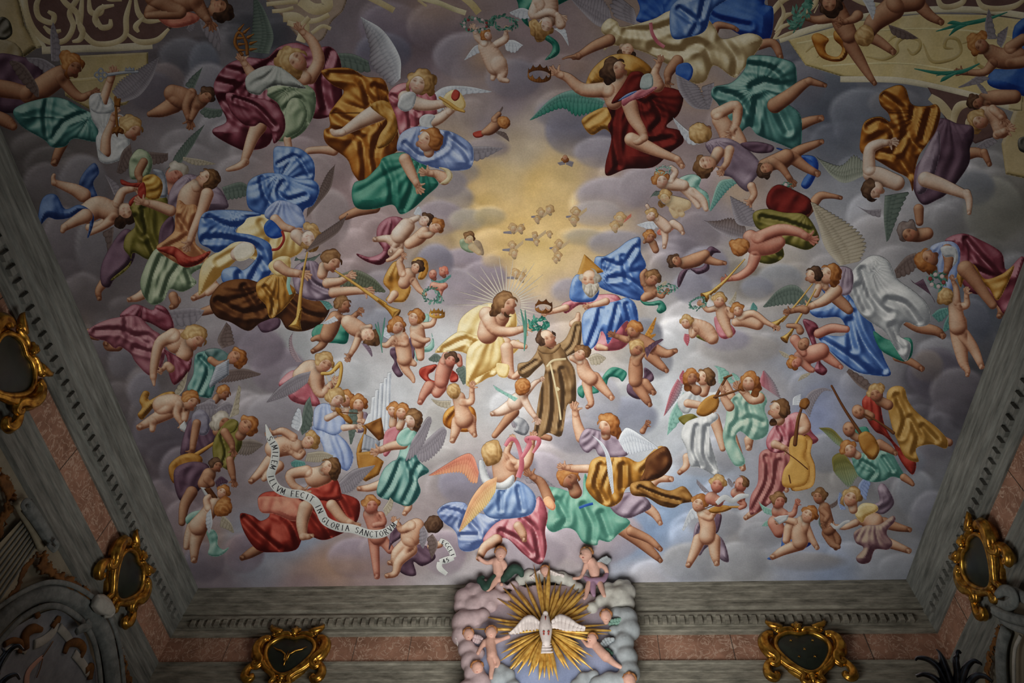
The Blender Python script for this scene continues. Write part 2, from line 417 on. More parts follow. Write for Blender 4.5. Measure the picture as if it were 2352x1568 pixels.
        def fn(p, col):
            sd = sdf(p)
            if not col: return sd, None
            w = (p-cen)/(r*1.15); q = np.hypot(w[:, 0], w[:, 1]); nz = np.sqrt(np.clip(1-q*q*.9, .02, 1))
            sh = w[:, 0]*LIGHT[0]+w[:, 1]*LIGHT[1]+nz*LIGHT[2]
            curl = np.sin(noise2(p, r*.42, sd0+1)*5+q*9)*.16+noise2(p, r*.13, sd0+2)*.12
            t = .1+.8*np.clip((sh+.15)/1.1, 0, 1)+curl*.9; t = t*(1-.45*np.exp(-np.clip(-sd, 0, None)/1.8))
            return sd, ramp3(C, t)
        paint('hair', s.root, fn, box, 1.7 if r < 24 else 2.2, s.flesh)   # hair belongs to the body or head it grows on
        return s
    def wing(s, c, lead, trail, n=None, c2=None, name='wing'):
        """lead and trail: matching edges root..tip; feathers run from lead to trail"""
        C = pal(c); C2 = pal(c2) if c2 else C; A = smooth_open(pts2(lead), 6); B = smooth_open(pts2(trail), 6)
        def res(Q, m):
            d = np.r_[0, np.cumsum(np.hypot(*np.diff(Q, axis=0).T))]; t = np.linspace(0, d[-1], m); return np.stack([np.interp(t, d, Q[:, 0]), np.interp(t, d, Q[:, 1])], 1)
        ln = np.hypot(*np.diff(B, axis=0).T).sum(); nf = n or int(np.clip(ln/13, 5, 20)); m = nf*5+1; mv = 15
        A = res(A, m); B = res(B, m); u = np.linspace(0, 1, m); ph = (u*nf) % 1
        P = []; R = []
        for j in range(mv+1):
            v = j/mv; wob = 1-.10*(np.abs(ph-.5)*2)**2*v*v
            q = A+(B-A)*(v*wob)[:, None]
            P.append(q)
            k_ = 1.6 if v < .28 else (1.25 if v < .5 else 1.0); fp = (u*nf*k_+(.5 if .28 < v < .5 else 0)) % 1; ed = np.minimum(fp, 1-fp)
            vt = v/.28 if v < .28 else ((v-.28)/.22 if v < .5 else (v-.5)/.5)
            t = .62-.22*np.exp(-ed/.11)-.14*vt**2+.2*math.exp(-((v-.05)/.08)**2)-.10*u
            cc = ramp3(C, np.clip(t, 0, 1))*(1-v)+ramp3(C2, np.clip(t, 0, 1))*v
            if v > .94: cc = cc*.86
            R.append(cc)
        P = np.vstack(P); R = np.vstack(R); F = []
        for j in range(mv):
            i = np.arange(m-1)+j*m; F.append(np.stack([i, i+1, i+1+m, i+m], 1))
        emit(name, P, np.vstack(F), R, s.root); return s
    def tube(s, name, c, ch, g=2.2, lab=None):
        """solid painted tube with its own radii: trumpets, staffs, rims"""
        C = pal(c); A = np.array(nums(ch)).reshape(-1, 3); Cc = smooth_open(A, 5)
        box = ((A[:, 0]-A[:, 2]).min()-2, (A[:, 1]-A[:, 2]).min()-2, (A[:, 0]+A[:, 2]).max()+2, (A[:, 1]+A[:, 2]).max()+2)
        g = min(g, max(1.2, A[:, 2].min()*.8))
        def fn(p, col):
            sd, nx, rel = tube_sd(p, Cc)
            if not col: return sd, None
            nz = np.sqrt(np.clip(1-rel**2, 0, 1)); sh = nx[:, 0]*rel*LIGHT[0]+nx[:, 1]*rel*LIGHT[1]+nz*LIGHT[2]
            return sd, ramp3(C, .08+.9*np.clip((sh+.15)/1.1, 0, 1))
        o = paint(name, s.root, fn, box, g)
        if o and lab: o['label'] = lab
        return s
    def bell(s, name, c, ch):
        """flared mouth of a trumpet: from a narrow throat to an open oval rim"""
        v = nums(ch); x0, y0, r0 = v[0], v[1], v[2]*.5; x1, y1, r1 = v[-3], v[-2], v[-1]*1.15; d = _n(np.array([x1-x0, y1-y0])); n = np.array([-d[1], d[0]]); o = np.array([x0, y0])-d*r1*1.2; e = np.array([x1, y1])+d*r1*.5; L = np.hypot(*(e-o)); P = []
        for sg in (1, -1):
            q = [o+d*L*t+n*sg*(r0+(r1-r0)*t**2.6) for t in (0, .35, .6, .8, .92, 1)]; P += q if sg > 0 else q[::-1]
        s.cloth(name, c, np.array(P).ravel().tolist(), amp=.1, R=r1*.9, sharp=True, g=1.6)
        E_ = [e+n*r1*math.cos(a)+d*r1*.34*math.sin(a) for a in np.linspace(0, 6.283, 15)[:-1]]
        s.cloth('mouth', ((44, 24, 8), (104, 66, 24), (196, 150, 78)), np.array(E_).ravel().tolist(), amp=.1, R=r1*.5, g=1.6); return s
    def wreath(s, x, y, rx, ry, rot=0, c='leaf', n=26, w=5, name='leaves', flowers=0):
        P = []; F = []; R = []; C = pal(c); rr = random.Random(int(x*7+y)); ca, sa = math.cos(rot), math.sin(rot)
        for i in range(n*3):
            t = i/(n*3)*6.283; k = rr.uniform(-.9, .9)
            bx, by = math.cos(t)*(rx+k*w*.6), math.sin(t)*(ry+k*w*.6); d = t+1.57+rr.uniform(-.9, .9); L = w*rr.uniform(.9, 1.7); q = len(P)
            dx, dy = math.cos(d)*L, math.sin(d)*L; sx, sy = -math.sin(d)*w*.3, math.cos(d)*w*.3
            for (a, b) in ((bx, by), (bx+dx*.5+sx, by+dy*.5+sy), (bx+dx, by+dy), (bx+dx*.5-sx, by+dy*.5-sy)): P.append((x+a*ca-b*sa, y+a*sa+b*ca))
            F.append((q, q+1, q+2, q+3)); cc = ramp3(C, np.array([rr.uniform(.15, .85)]))[0]; R += [cc]*4
        emit(name, np.array(P), np.array(F), np.array(R), s.root)
        for i in range(flowers):
            t = i/flowers*6.283+.3; cx, cy = math.cos(t)*rx, math.sin(t)*ry
            s.blob('flower', (196, 176, 176) if i % 3 else (128, 44, 44), x+cx*ca-cy*sa, y+cx*sa+cy*ca, w*.55)
        return s
    def blob(s, name, c, x, y, r, ry=None):
        return s.cloth(name, c, [v for i in range(8) for v in (x+r*math.cos(i*.785), y+(ry or r)*math.sin(i*.785))], amp=.15, g=max(1.3, r/5))
    def crown(s, x, y, rx, ry, rot=0, n=9, c='gold', hgt=None, out=0):
        """open crown: band with spikes, seen obliquely"""
        C = pal(c); hgt = hgt or rx*.5; P = []; F = []; R = []; ca, sa = math.cos(rot), math.sin(rot); M = n*8
        tr = lambda a, b: (x+a*ca-b*sa, y+a*sa+b*ca)
        for i in range(M+1):
            t = i/M*6.2832; cx, cy = math.cos(t), math.sin(t); k = 1-abs(((i % 8)/4)-1); sp = hgt*(.28+.85*k**2)
            P += [tr(rx*cx, ry*cy), tr(rx*cx*1.0, ry*cy+hgt*.33), tr(rx*cx*(1+out*k), ry*cy-sp*.8)]
            b = .5+.4*(-cx)*.8+.1*math.sin(i*2.1); bb = b*(1.0 if cy > 0 else .55)
            R += [ramp3(C, np.array([bb]))[0], ramp3(C, np.array([bb*.6]))[0], ramp3(C, np.array([bb*1.15]))[0]]
            if i < M:
                q = i*3; F += [(q, q+3, q+4, q+1), (q, q+2, q+5, q+3)]
        P = np.array(P); F = np.array(F); R = np.array(R)
        back = [f for f in F if math.sin(((f[0]//3)+.5)/M*6.2832) <= 0]; front = [f for f in F if math.sin(((f[0]//3)+.5)/M*6.2832) > 0]
        for nm, ff in (('back_rim', back), ('front_rim', front)):
            ff = np.array(ff); us = np.unique(ff); mp = np.full(len(P), -1); mp[us] = np.arange(len(us)); emit(nm, P[us], mp[ff], R[us], s.root)
        return s
    def strip(s, name, c, pts, w, n=1, lab=None, grad=None):
        """flat painted band along a line, width w (or a list per point)"""
        Q = pts2(pts); W = np.full(len(Q), w, float) if np.ndim(w) == 0 else np.array(w, float)
        A = smooth_open(np.column_stack([Q, W]), 8); d = np.gradient(A[:, :2], axis=0); d /= np.linalg.norm(d, axis=1, keepdims=True)+1e-9; nn = np.stack([-d[:, 1], d[:, 0]], 1)
        C = pal(c); P = []; R = []; mv = 6
        for j in range(mv+1):
            v = j/mv*2-1; P.append(A[:, :2]+nn*(A[:, 2]/2*v)[:, None])
            sh = nn[:, 0]*v*LIGHT[0]+nn[:, 1]*v*LIGHT[1]
            t = .55+.35*sh+.18*np.sin(np.arange(len(A))*.35)*(.4); R.append(ramp3(C, t))
        P = np.vstack(P); R = np.vstack(R); m = len(A); i = np.arange(m-1)
        F = np.vstack([np.stack([i+j*m, i+1+j*m, i+1+(j+1)*m, i+(j+1)*m], 1) for j in range(mv)])
        o = emit(name, P, F, R, s.root)
        if o and lab: o['label'] = lab
        return s
# ---------------------------------------------------------------- the vault and its painted sky
SOLID = [tuple(nums(q)) for q in '''1040 455 52 36 168 156 150|1010 500 60 44 156 144 152|1075 505 48 30 176 166 152|1125 498 42 26 190 172 134|1060 610 60 44 152 140 150|1110 640 60 46 150 138 148|1040 660 70 50 156 146 156|1130 600 30 18 186 164 136
1400 450 84 50 166 156 164|1480 430 70 50 160 150 158|1370 490 66 34 172 162 162|1340 545 56 24 182 168 142|1420 560 80 34 150 144 150|1310 668 50 34 150 142 148|1330 300 84 66 118 116 134|1290 260 70 40 134 130 142|1380 350 70 40 150 144 156|1120 340 60 26 160 148 150
1040 395 70 36 168 156 146|1020 420 60 40 150 142 146|900 60 80 60 124 114 130|1000 60 70 60 132 120 130|880 120 70 50 110 108 126|1070 130 80 60 134 126 138|1180 180 70 50 130 124 136|1900 220 80 70 96 102 116|1850 190 50 60 116 116 128|1980 260 80 60 112 118 132|2060 240 70 40 120 122 132
2150 860 70 64 88 84 96|2200 900 70 60 96 92 100|2130 840 40 40 120 112 112|2230 740 50 60 98 102 116|2280 480 70 80 132 132 126|2240 430 50 44 120 124 132|2210 600 30 60 112 116 126|1790 640 60 40 148 150 156|1740 660 44 30 136 138 150|1620 610 60 50 140 136 150|1590 660 50 40 136 134 148
1700 800 110 38 156 152 152|1670 780 60 30 146 142 156|1480 770 46 44 124 126 136|1510 830 40 40 134 136 146|1430 960 90 54 130 134 150|1330 1000 70 46 140 138 148|1370 920 60 70 160 160 168|1240 1090 70 60 160 152 162|1070 1110 70 54 134 130 146|1180 1070 60 40 136 134 146
1370 1230 120 70 166 156 166|1220 1270 90 50 158 148 158|1020 1270 54 56 156 142 154|820 1280 70 50 148 134 148|880 1260 60 40 154 140 150|640 850 70 60 132 122 134|600 800 60 50 126 116 128|560 760 50 40 140 132 144|680 880 40 40 144 138 146|640 950 80 50 146 142 150
870 750 60 46 136 138 150|820 700 50 36 150 148 158|1000 600 46 46 130 126 140|760 500 50 70 158 144 146|720 400 50 50 164 148 150|380 990 80 76 100 94 104|420 1080 60 60 112 104 114|330 900 40 50 126 122 132|280 830 36 46 122 118 126|240 780 32 50 118 112 120
150 560 60 90 118 112 118|220 560 50 80 122 118 124|110 420 60 50 112 106 110|190 420 60 70 124 120 126|420 130 60 50 106 106 116|380 190 50 50 124 114 118|350 210 60 50 104 98 108|470 150 40 60 104 108 122|480 200 60 60 134 132 142|1620 1060 80 40 156 158 166|1590 1290 80 50 152 154 160
1700 1290 70 50 156 158 164|1640 1200 70 40 150 152 160|1850 1290 100 26 156 156 162|1750 1230 60 36 152 154 162|2100 1130 46 60 134 138 148|2070 1060 60 40 126 130 142|2140 1180 50 60 124 126 138|1900 1040 60 50 134 138 150|560 1270 50 50 136 122 136|470 1290 50 50 130 122 136|1000 960 30 40 170 168 166'''.replace('\n', '|').split('|')]
def build_vault():
    step = .025; ny = int((yfront(XL)+3.5)/step); nx = int((XR-XL)/step)
    xs = np.linspace(XL-.04, XR+.04, nx); vs = np.linspace(0, 1, ny)
    X, Vv = np.meshgrid(xs, vs); Y = -3.5+Vv*(yfront(X)+.04+3.5)
    Zz = vault_z(np.clip(X, XL, XR), np.minimum(Y, yfront(X)))
    W = np.stack([X.ravel(), Y.ravel(), Zz.ravel()+CZ], 1); P = to_px(W)
    cp = np.array([  # x y  r g b : colours of the painted sky
     (1270,440,214,190,140),(1300,420,206,186,146),(1090,430,206,182,134),(1160,400,206,186,144),(1280,520,212,186,136),(1250,580,212,190,142),(1160,560,214,188,136),(1220,610,212,194,150),(1240,560,214,190,138),(1110,520,208,182,136),(1200,500,216,188,130),(1230,420,212,184,126),(1130,450,214,186,130),(1230,600,210,190,146),(1210,645,206,186,150),(1290,470,206,182,136),(1150,520,212,186,136),
     (1200,350,192,182,166),(1230,290,182,174,172),(1150,330,190,176,156),(1050,470,170,160,152),(1050,410,182,160,140),(1350,430,176,162,154),(1400,330,160,152,158),(1330,520,196,176,140),
     (1080,560,196,178,140),(1080,600,168,152,152),(1130,640,158,144,152),(1300,660,172,158,148),(1100,690,158,150,158),(1230,720,160,152,158),(1000,700,168,166,172),(1180,760,172,170,172),
     (1150,900,176,180,186),(1020,780,184,188,194),(900,900,184,188,194),(950,980,188,190,192),(820,850,180,184,190),(700,800,176,180,186),(600,850,156,154,160),(640,900,152,150,156),(540,800,136,130,138),
     (1500,950,186,192,200),(1560,900,190,196,204),(1500,1050,180,186,194),(1330,1000,156,154,160),(1250,1080,164,158,162),(1350,1230,168,160,164),(1100,1130,150,144,150),(1000,1250,160,152,156),
     (600,1280,150,158,174),(680,1230,150,162,182),(560,1240,152,160,176),(760,1310,172,148,138),(880,1300,158,144,148),(500,1330,150,142,152),(1020,1340,178,176,182),(700,1340,156,140,144),
     (1500,1240,134,154,184),(1530,1180,140,160,188),(1560,1120,150,164,184),(1510,1330,176,176,184),(1700,1330,172,174,178),(1900,1330,150,164,190),(2030,1310,168,174,186),(1850,1300,160,168,186),
     (1620,1200,150,160,180),(1700,1250,160,160,164),(1640,760,178,180,184),(1700,820,168,166,168),(1560,780,178,182,188),(1800,870,150,156,170),(1860,960,140,150,180),(1760,900,160,160,166),
     (1700,600,168,164,160),(1780,620,170,166,162),(1640,520,146,142,152),(1560,560,138,134,146),(1450,430,158,146,154),(1560,660,156,156,162),(1950,450,156,160,170),(2000,540,164,164,170),(1900,300,116,122,136),
     (1850,200,110,116,130),(2050,260,116,120,132),(1980,350,136,142,154),(2200,450,140,142,150),(2280,480,128,128,124),(2250,700,110,116,128),(2150,800,126,128,136),(2150,900,100,98,108),(2250,850,104,106,114),
     (2100,1000,110,110,120),(2130,1150,124,128,136),(2050,1180,140,142,148),(1900,1080,150,150,152),(1400,200,140,132,140),(1200,200,136,128,138),(1020,60,130,120,130),(900,60,132,124,134),(980,150,136,126,136),
     (1250,80,134,124,134),(750,90,128,122,132),(600,100,104,108,118),(700,320,150,138,144),(760,360,156,144,148),(780,440,158,142,146),(480,240,150,150,158),(420,320,140,138,144),(360,200,122,116,124),
     (430,80,116,112,118),(450,150,112,112,120),(300,600,116,112,118),(170,420,120,112,114),(120,330,110,108,110),(100,300,104,102,104),(250,480,118,114,120),(260,700,112,108,112),(300,820,116,112,116),
     (350,900,122,118,122),(380,950,104,100,106),(420,1050,104,98,106),(500,700,160,158,164),(560,700,150,148,154),(460,1150,140,130,138),(560,1090,144,138,144),(480,1250,148,132,134),(620,1100,150,144,150),
     (820,560,166,152,156),(880,650,150,146,156),(850,720,166,164,170),(940,440,160,154,158),(860,520,160,144,148),(1600,300,150,138,142),(1560,440,152,140,148),(1700,450,166,154,150),(2000,750,158,158,164),(2080,700,150,152,158),
     (60,400,100,98,100),(0,250,96,94,96),(1300,130,142,130,134),(1450,60,146,132,126),(1120,290,140,134,146),(1180,230,140,132,142)], float)
    C = np.zeros((len(P), 3))
    for i in range(0, len(P), 20000):
        p = P[i:i+20000]; p = p+np.stack([noise2(p, 90, 41), noise2(p, 70, 42)], 1)*22; d2 = ((p[:, None, :]-cp[None, :, :2])**2).sum(2)+900; w = 1/d2**1.6
        C[i:i+20000] = (w@cp[:, 2:])/w.sum(1, keepdims=True)
    # soft cumulus: rims lit from the upper left, bellies melting away
    key = '''1025 60 70 60 -14|940 120 75 70 -16|1120 110 80 60 -10|880 40 60 45 -8|640 110 60 75 -26|560 70 50 50 -24|380 190 75 60 -14|345 150 60 50 -20|455 190 50 45 6|450 120 60 50 -22
    1370 290 100 70 -14|1300 250 80 50 -8|1290 180 90 60 -6|1180 180 70 60 -8|1060 500 70 45 6|1060 470 60 40 -6|1120 500 50 30 14|1130 550 50 28 12|1080 640 75 55 -18|1040 610 60 45 -14|1150 600 40 30 -8
    1390 470 90 55 10|1500 450 90 50 -4|1440 400 70 50 2|1420 550 80 30 -12|1330 540 60 22 8|1560 580 70 45 -6|1600 540 60 60 -14|1540 620 60 50 -4|1700 640 60 55 -20|1650 600 50 40 -8|1780 600 80 50 4
    1560 790 80 70 2|1600 740 90 60 8|1720 800 100 45 -10|1680 830 120 40 -4|1450 780 60 60 -22|1500 830 45 50 -16|1400 830 70 60 4|1440 930 90 60 -20|1360 980 80 60 -16|1480 980 60 60 -8|1300 1010 70 50 4
    1250 1080 80 70 2|1160 1110 70 50 -8|1050 1120 80 70 -12|1010 1060 60 40 -14|1340 1240 120 80 2|1420 1220 90 80 -2|1260 1270 80 70 4|1030 1270 60 60 -10|980 1290 50 50 -8|860 1270 70 60 -14|800 1290 60 40 -8
    600 870 60 55 -16|650 800 70 60 -18|560 790 60 50 -16|700 880 60 40 6|600 960 70 60 -4|560 940 60 50 2|850 620 60 55 -20|800 640 60 50 -6|920 560 70 50 -10|850 520 60 40 6|760 480 55 45 4|740 400 60 55 2|690 360 60 50 2
    980 610 55 55 -24|1000 560 50 45 -12|900 700 60 40 -16|860 750 60 45 -8|820 720 45 40 -10|700 430 40 40 6|640 300 40 40 4|500 300 50 50 -2|590 350 70 40 4|1030 420 70 40 -4|980 400 60 40 -10
    160 470 60 55 4|200 520 50 60 2|120 560 55 70 -4|220 440 40 50 4|180 400 60 50 6|120 380 70 50 0|80 340 60 40 4|300 520 50 60 0|250 560 45 60 4|150 650 60 60 -2|190 680 55 60 8|240 800 50 60 4|200 790 30 50 6
    290 840 40 45 4|320 890 35 50 8|270 920 40 50 -4|330 950 40 40 2|380 980 60 70 -12|350 1040 60 60 -10|430 1010 60 60 -8|440 1120 50 60 4|480 1220 60 60 8|520 1280 50 60 -8|450 1290 40 50 -10|620 1100 60 40 -8
    1890 240 80 70 -16|1830 180 70 60 -20|1980 300 70 60 -4|1930 330 80 60 -10|2050 230 70 40 -10|2220 430 60 60 8|2290 470 80 90 -8|2270 400 60 60 4|2120 480 70 60 10|2160 520 60 60 -4|2250 600 60 80 -14|2330 650 60 80 -16
    2260 720 60 60 -18|2240 800 50 60 -10|2200 870 80 70 -16|2130 860 70 60 -22|2160 810 60 40 12|2230 940 60 60 -20|2100 960 70 60 -14|2140 1060 60 60 2|2100 1130 60 50 6|2130 1190 50 60 -2|2060 1110 60 40 4|2160 1000 50 60 -8
    1960 1100 60 50 -4|1900 1050 60 40 2|1800 1010 60 40 -2|1640 1050 80 50 4|1560 1100 60 40 2|1580 960 40 60 -10|1600 1220 70 50 2|1650 1180 60 40 -4|1740 1200 70 40 6|1600 1310 80 40 4|1700 1310 80 45 -2|1840 1270 110 30 0|1760 1240 60 40 -6|1950 1280 60 40 4
    1630 1290 60 40 8|1500 1320 60 40 6|2020 1290 50 40 4|1990 500 50 60 10|1940 560 60 40 4|2060 600 60 40 -4|1760 730 90 40 -6|1830 640 60 40 -6|1740 650 60 50 -20|1900 620 50 40 -4|1700 380 60 50 4|1640 430 50 50 8'''
    puffs = [tuple(float(v) for v in k.split()) for k in key.replace('\n', '|').split('|') if k.strip()]
    rr = random.Random(3)
    for _ in range(120):
        x = rr.uniform(0, 2352); y = rr.uniform(0, 1330); s_ = rr.uniform(22, 52)
        if 1020 < x < 1360 and 260 < y < 680: continue
        puffs.append((x, y, s_*rr.uniform(1, 1.6), s_, rr.uniform(-9, 9)))
    for k, (x, y, rx, ry, dv) in enumerate(puffs):
        m = np.nonzero((np.abs(P[:, 0]-x) < rx*1.3) & (np.abs(P[:, 1]-y) < ry*1.3))[0]
        if len(m) == 0: continue
        p = P[m]; a = (p[:, 0]-x)/rx; b = (p[:, 1]-y)/ry; q = np.hypot(a, b)+noise2(p, rx*.7, k)*.045
        al = np.clip((1-q)/max(.1, 9/min(rx, ry)), 0, 1)*np.clip(.75-.55*b-.3*a, 0, 1)
        sh = -.5*a-.75*b; rim = np.exp(-((q-.86)/.1)**2)*np.clip(sh+.25, 0, 1)
        tone = dv*1.2+sh*27+rim*17
        base = C[m]; w = al[:, None]*.9; C[m] = base+w*(tone[:, None]*np.array([1, 1, 1.04]))
    C = 150+(C-150)*1.28; C[:, 2] -= 3; C[:, 0] += 2
    for k, (x, y, rx, ry, r_, g_, b_) in enumerate(SOLID):
        m = np.nonzero((np.abs(P[:, 0]-x) < rx*1.35) & (np.abs(P[:, 1]-y) < ry*1.35))[0]
        p = P[m]; a = (p[:, 0]-x)/rx; b = (p[:, 1]-y)/ry; q = np.hypot(a, b)+noise2(p, rx*.75, k+50)*.05
        al = np.clip((1-q)/max(.09, 8/min(rx, ry)), 0, 1)*np.clip(.9-.5*b, 0, 1); sh = -.45*a-.7*b; rim = np.exp(-((q-.86)/.1)**2)*np.clip(sh+.3, 0, 1)
        C[m] = C[m]*(1-al[:, None])+al[:, None]*(np.array([r_, g_, b_])+(sh*30+rim*20)[:, None])
    n = noise2(P*[.55, 1.6], 60, 5); n2 = noise2(P*[.6, 1.4], 17, 6); C += (n*4+n2*3)[:, None]
    warm = np.exp(-(((P[:, 0]-1180)/210)**2+((P[:, 1]-520)/190)**2)); st = noise2(P*[.5, 1.6], 26, 8)
    C += (warm*np.clip(st, -1, 1)*9)[:, None]*np.array([1, .95, 1.2])
    for (x, y, rx, ry, col, aa) in ((1000, 20, 90, 40, (190, 150, 110), .35), (1110, 130, 40, 40, (206, 160, 110), .5), (1240, 60, 60, 40, (170, 140, 130), .3), (1330, 150, 50, 25, (190, 150, 120), .3), (1600, 210, 60, 40, (196, 160, 120), .5),
                                    (1690, 440, 40, 40, (206, 176, 140), .5), (190, 760, 22, 40, (150, 122, 96), .3), (500, 1230, 40, 50, (176, 140, 120), .45), (770, 1300, 120, 26, (184, 150, 128), .6), (930, 1240, 60, 30, (170, 140, 130), .3)):
        w = aa*np.exp(-((P[:, 0]-x)/rx)**2-((P[:, 1]-y)/ry)**2)[:, None]; C = C*(1-w)+np.array(col)*w
    i = np.arange(nx-1); F = np.vstack([np.stack([i+j*nx, i+1+j*nx, i+1+(j+1)*nx, i+(j+1)*nx], 1) for j in range(ny-1)])
    me = bpy.data.meshes.new('ceiling'); F = F.astype(np.int32)
    me.vertices.add(len(W)); me.vertices.foreach_set('co', W.astype(np.float32).ravel())
    me.loops.add(F.size); me.loops.foreach_set('vertex_index', F.ravel()); me.polygons.add(len(F)); me.polygons.foreach_set('loop_start', np.arange(0, F.size, 4, dtype=np.int32))
    me.update(); set_paint(me, C); me.materials.append(FRESCO); me.polygons.foreach_set('use_smooth', [True]*len(F))
    o = bpy.data.objects.new('ceiling', me); COL.objects.link(o); tag(o, 'curved vault painted with clouds and a golden opening of sky', kind='structure')
build_vault()

# ---------------------------------------------------------------- stone entablature running round three walls
STONE = stone_mat('grey_stone', (92, 90, 80), (160, 156, 142), 3.2, stretch=(1, 1, 5), bump=.35)
STONE_L = stone_mat('side_stone', (84, 86, 82), (144, 146, 140), 3.2, stretch=(1, .5, 5), bump=.35)
MARBLE = stone_mat('pink_marble', (124, 90, 72), (174, 132, 110), 3.5, rough=.5, vein=(196, 168, 148), bump=.08)
JOINT = stone_mat('joint', (66, 62, 56), (90, 84, 76), 9)
def prof(name, P, mats, label, side):
    """P: (offset outwards, height in 9-units) list swept along one wall, mitred at the corners"""
    V = []; F = []
    for (p, z) in P:
        p *= S9; zz = z*S9+CZ
        if side == 'front': a = (XL-p, yfront(XL)+p, zz); b = (XR+p, yfront(XR)+p, zz)
        elif side == 'left': a = (XL-p, -3.5, zz); b = (XL-p, yfront(XL)+p, zz)
        else: a = (XR+p, -3.5, zz); b = (XR+p, yfront(XR)+p, zz)
        V += [a, b]
    for i in range(len(P)-1): q = i*2; F.append((q, q+1, q+3, q+2))
    o = mesh_obj(name, V, F, mats, smooth=False); tag(o, label, kind='structure'); return o
CORN = [(0, 9.02), (0, 8.93), (.015, 8.91), (.02, 8.80), (.03, 8.78), (.04, 8.66), (.055, 8.64), (.06, 8.52), (.075, 8.50), (.10, 8.47), (.10, 8.41), (.06, 8.40), (.065, 8.33), (.10, 8.32), (.10, 8.16), (.12, 8.15), (.12, 8.08), (.14, 8.06), (.145, 8.02), (.18, 8.02)]
ARCH = [(.18, 7.50), (.13, 7.50), (.13, 7.46), (.15, 7.44), (.15, 7.32), (.165, 7.31), (.165, 7.18), (.18, 7.17), (.18, 7.02), (.14, 7.0), (.14, 6.94), (.2, 6.90)]
for sd, st in (('front', STONE), ('left', STONE_L), ('right', STONE_L)):
    prof('trim_'+sd+'_cornice', CORN, st, 'weathered grey stone cornice under the vault', sd)
    prof('trim_'+sd+'_frieze', [(.18, 8.02), (.18, 7.50)], MARBLE, 'pink veined marble frieze', sd)
    prof('trim_'+sd+'_architrave', ARCH, st, 'grey moulded stone architrave', sd)
WALL = stone_mat('plaster_wall', (120, 114, 98), (150, 144, 126), 2, bump=.05)
prof('wall_left', [(.2, 6.90), (.2, -2.0)], WALL, 'cream plaster wall', 'left'); prof('wall_right', [(.2, 6.90), (.2, -2.0)], WALL, 'cream plaster wall', 'right')
prof('wall_front', [(.2, 6.90), (.2, -2.0)], WALL, 'cream plaster wall', 'front')
def bev_box(bm, M, sx, sy, sz, bev=.004):
    r = bmesh.ops.create_cube(bm, size=1); vs = r['verts']
    for v in vs: v.co = M @ Vector((v.co.x*sx, v.co.y*sy, v.co.z*sz))
    return vs
def wall_point(side, s, out, z9):
    """s: metres along the wall, out: offset towards the room"""
    z = z9*S9+CZ
    if side == 'front': x = s; return Vector((x, yfront(x)+.18*S9-out, z))
    if side == 'left': return Vector((XL-.18*S9+out, s, z))
    return Vector((XR+.18*S9-out, s, z))
def basis(side):
    """columns: along the wall (to the right seen from the room), out of the wall, up"""
    if side == 'front': a = Vector((1, (yfront(1)-yfront(0)), 0)).normalized(); n = Vector((a.y, -a.x, 0)); return a, n
    if side == 'left': return Vector((0, 1, 0)), Vector((1, 0, 0))
    return Vector((0, -1, 0)), Vector((-1, 0, 0))
def dentils(side, a, b, n, st):
    al, nn = basis(side); bm = bmesh.new()
    for i in range(n):
        s_ = a+(b-a)*(i+.5)/n; c = wall_point(side, s_, .08*S9+.012, 8.24); w = (b-a)/n*.5
        M = Matrix((al, nn, Vector((0, 0, 1)))).transposed().to_4x4(); M.translation = c
        bev_box(bm, M, abs(w), .075, .11); 
    me = bpy.data.meshes.new('trim_'+side+'_dentils'); bm.to_mesh(me); bm.free(); me.materials.append(st)
    o = bpy.data.objects.new('trim_'+side+'_dentils', me); COL.objects.link(o); tag(o, 'row of small stone dentils under the cornice', kind='structure')
dentils('front', XL+.1, XR-.1, 84, STONE); dentils('left', -2, yfront(XL)-.1, 66, STONE_L); dentils('right', -2, yfront(XR)-.1, 66, STONE_L)
# joints between the blocks of stone and marble
def joints(side, ss, z0, z1, out, name):
    al, nn = basis(side); bm = bmesh.new()
    for s_ in ss:
        c = (wall_point(side, s_, out, z0)+wall_point(side, s_, out, z1))/2
        M = Matrix((al, nn, Vector((0, 0, 1)))).transposed().to_4x4(); M.translation = c; bev_box(bm, M, .006, .006, (z1-z0)*S9)
    me = bpy.data.meshes.new(name); bm.to_mesh(me); bm.free(); me.materials.append(JOINT)
    o = bpy.data.objects.new(name, me); COL.objects.link(o); tag(o, 'thin dark joints between the blocks', kind='structure')
joints('front', [-4.9, -4.05, -3.0, -2.2, 1.3, 2.3, 3.15, 4.1], 7.5, 8.02, .002, 'trim_front_joints')
joints('left', [1.2, 2.4, 3.5, 4.6, 5.6, 6.8, 7.8], 7.5, 8.02, .002, 'trim_left_joints'); joints('right', [2.4, 3.6, 4.8, 6, 7.3, 8.2], 7.5, 8.02, .002, 'trim_right_joints')
o_ = mesh_obj('floor', [(XL-.3, -3.5, 0), (XR+.3, -3.5, 0), (XR+.3, yfront(XR)+.3, 0), (XL-.3, yfront(XL)+.3, 0)], [(0, 1, 2, 3)], stone_mat('floor_tiles', (150, 128, 104), (186, 164, 138), 4, rough=.4), smooth=False); tag(o_, 'worn stone floor of the chapel', kind='structure')
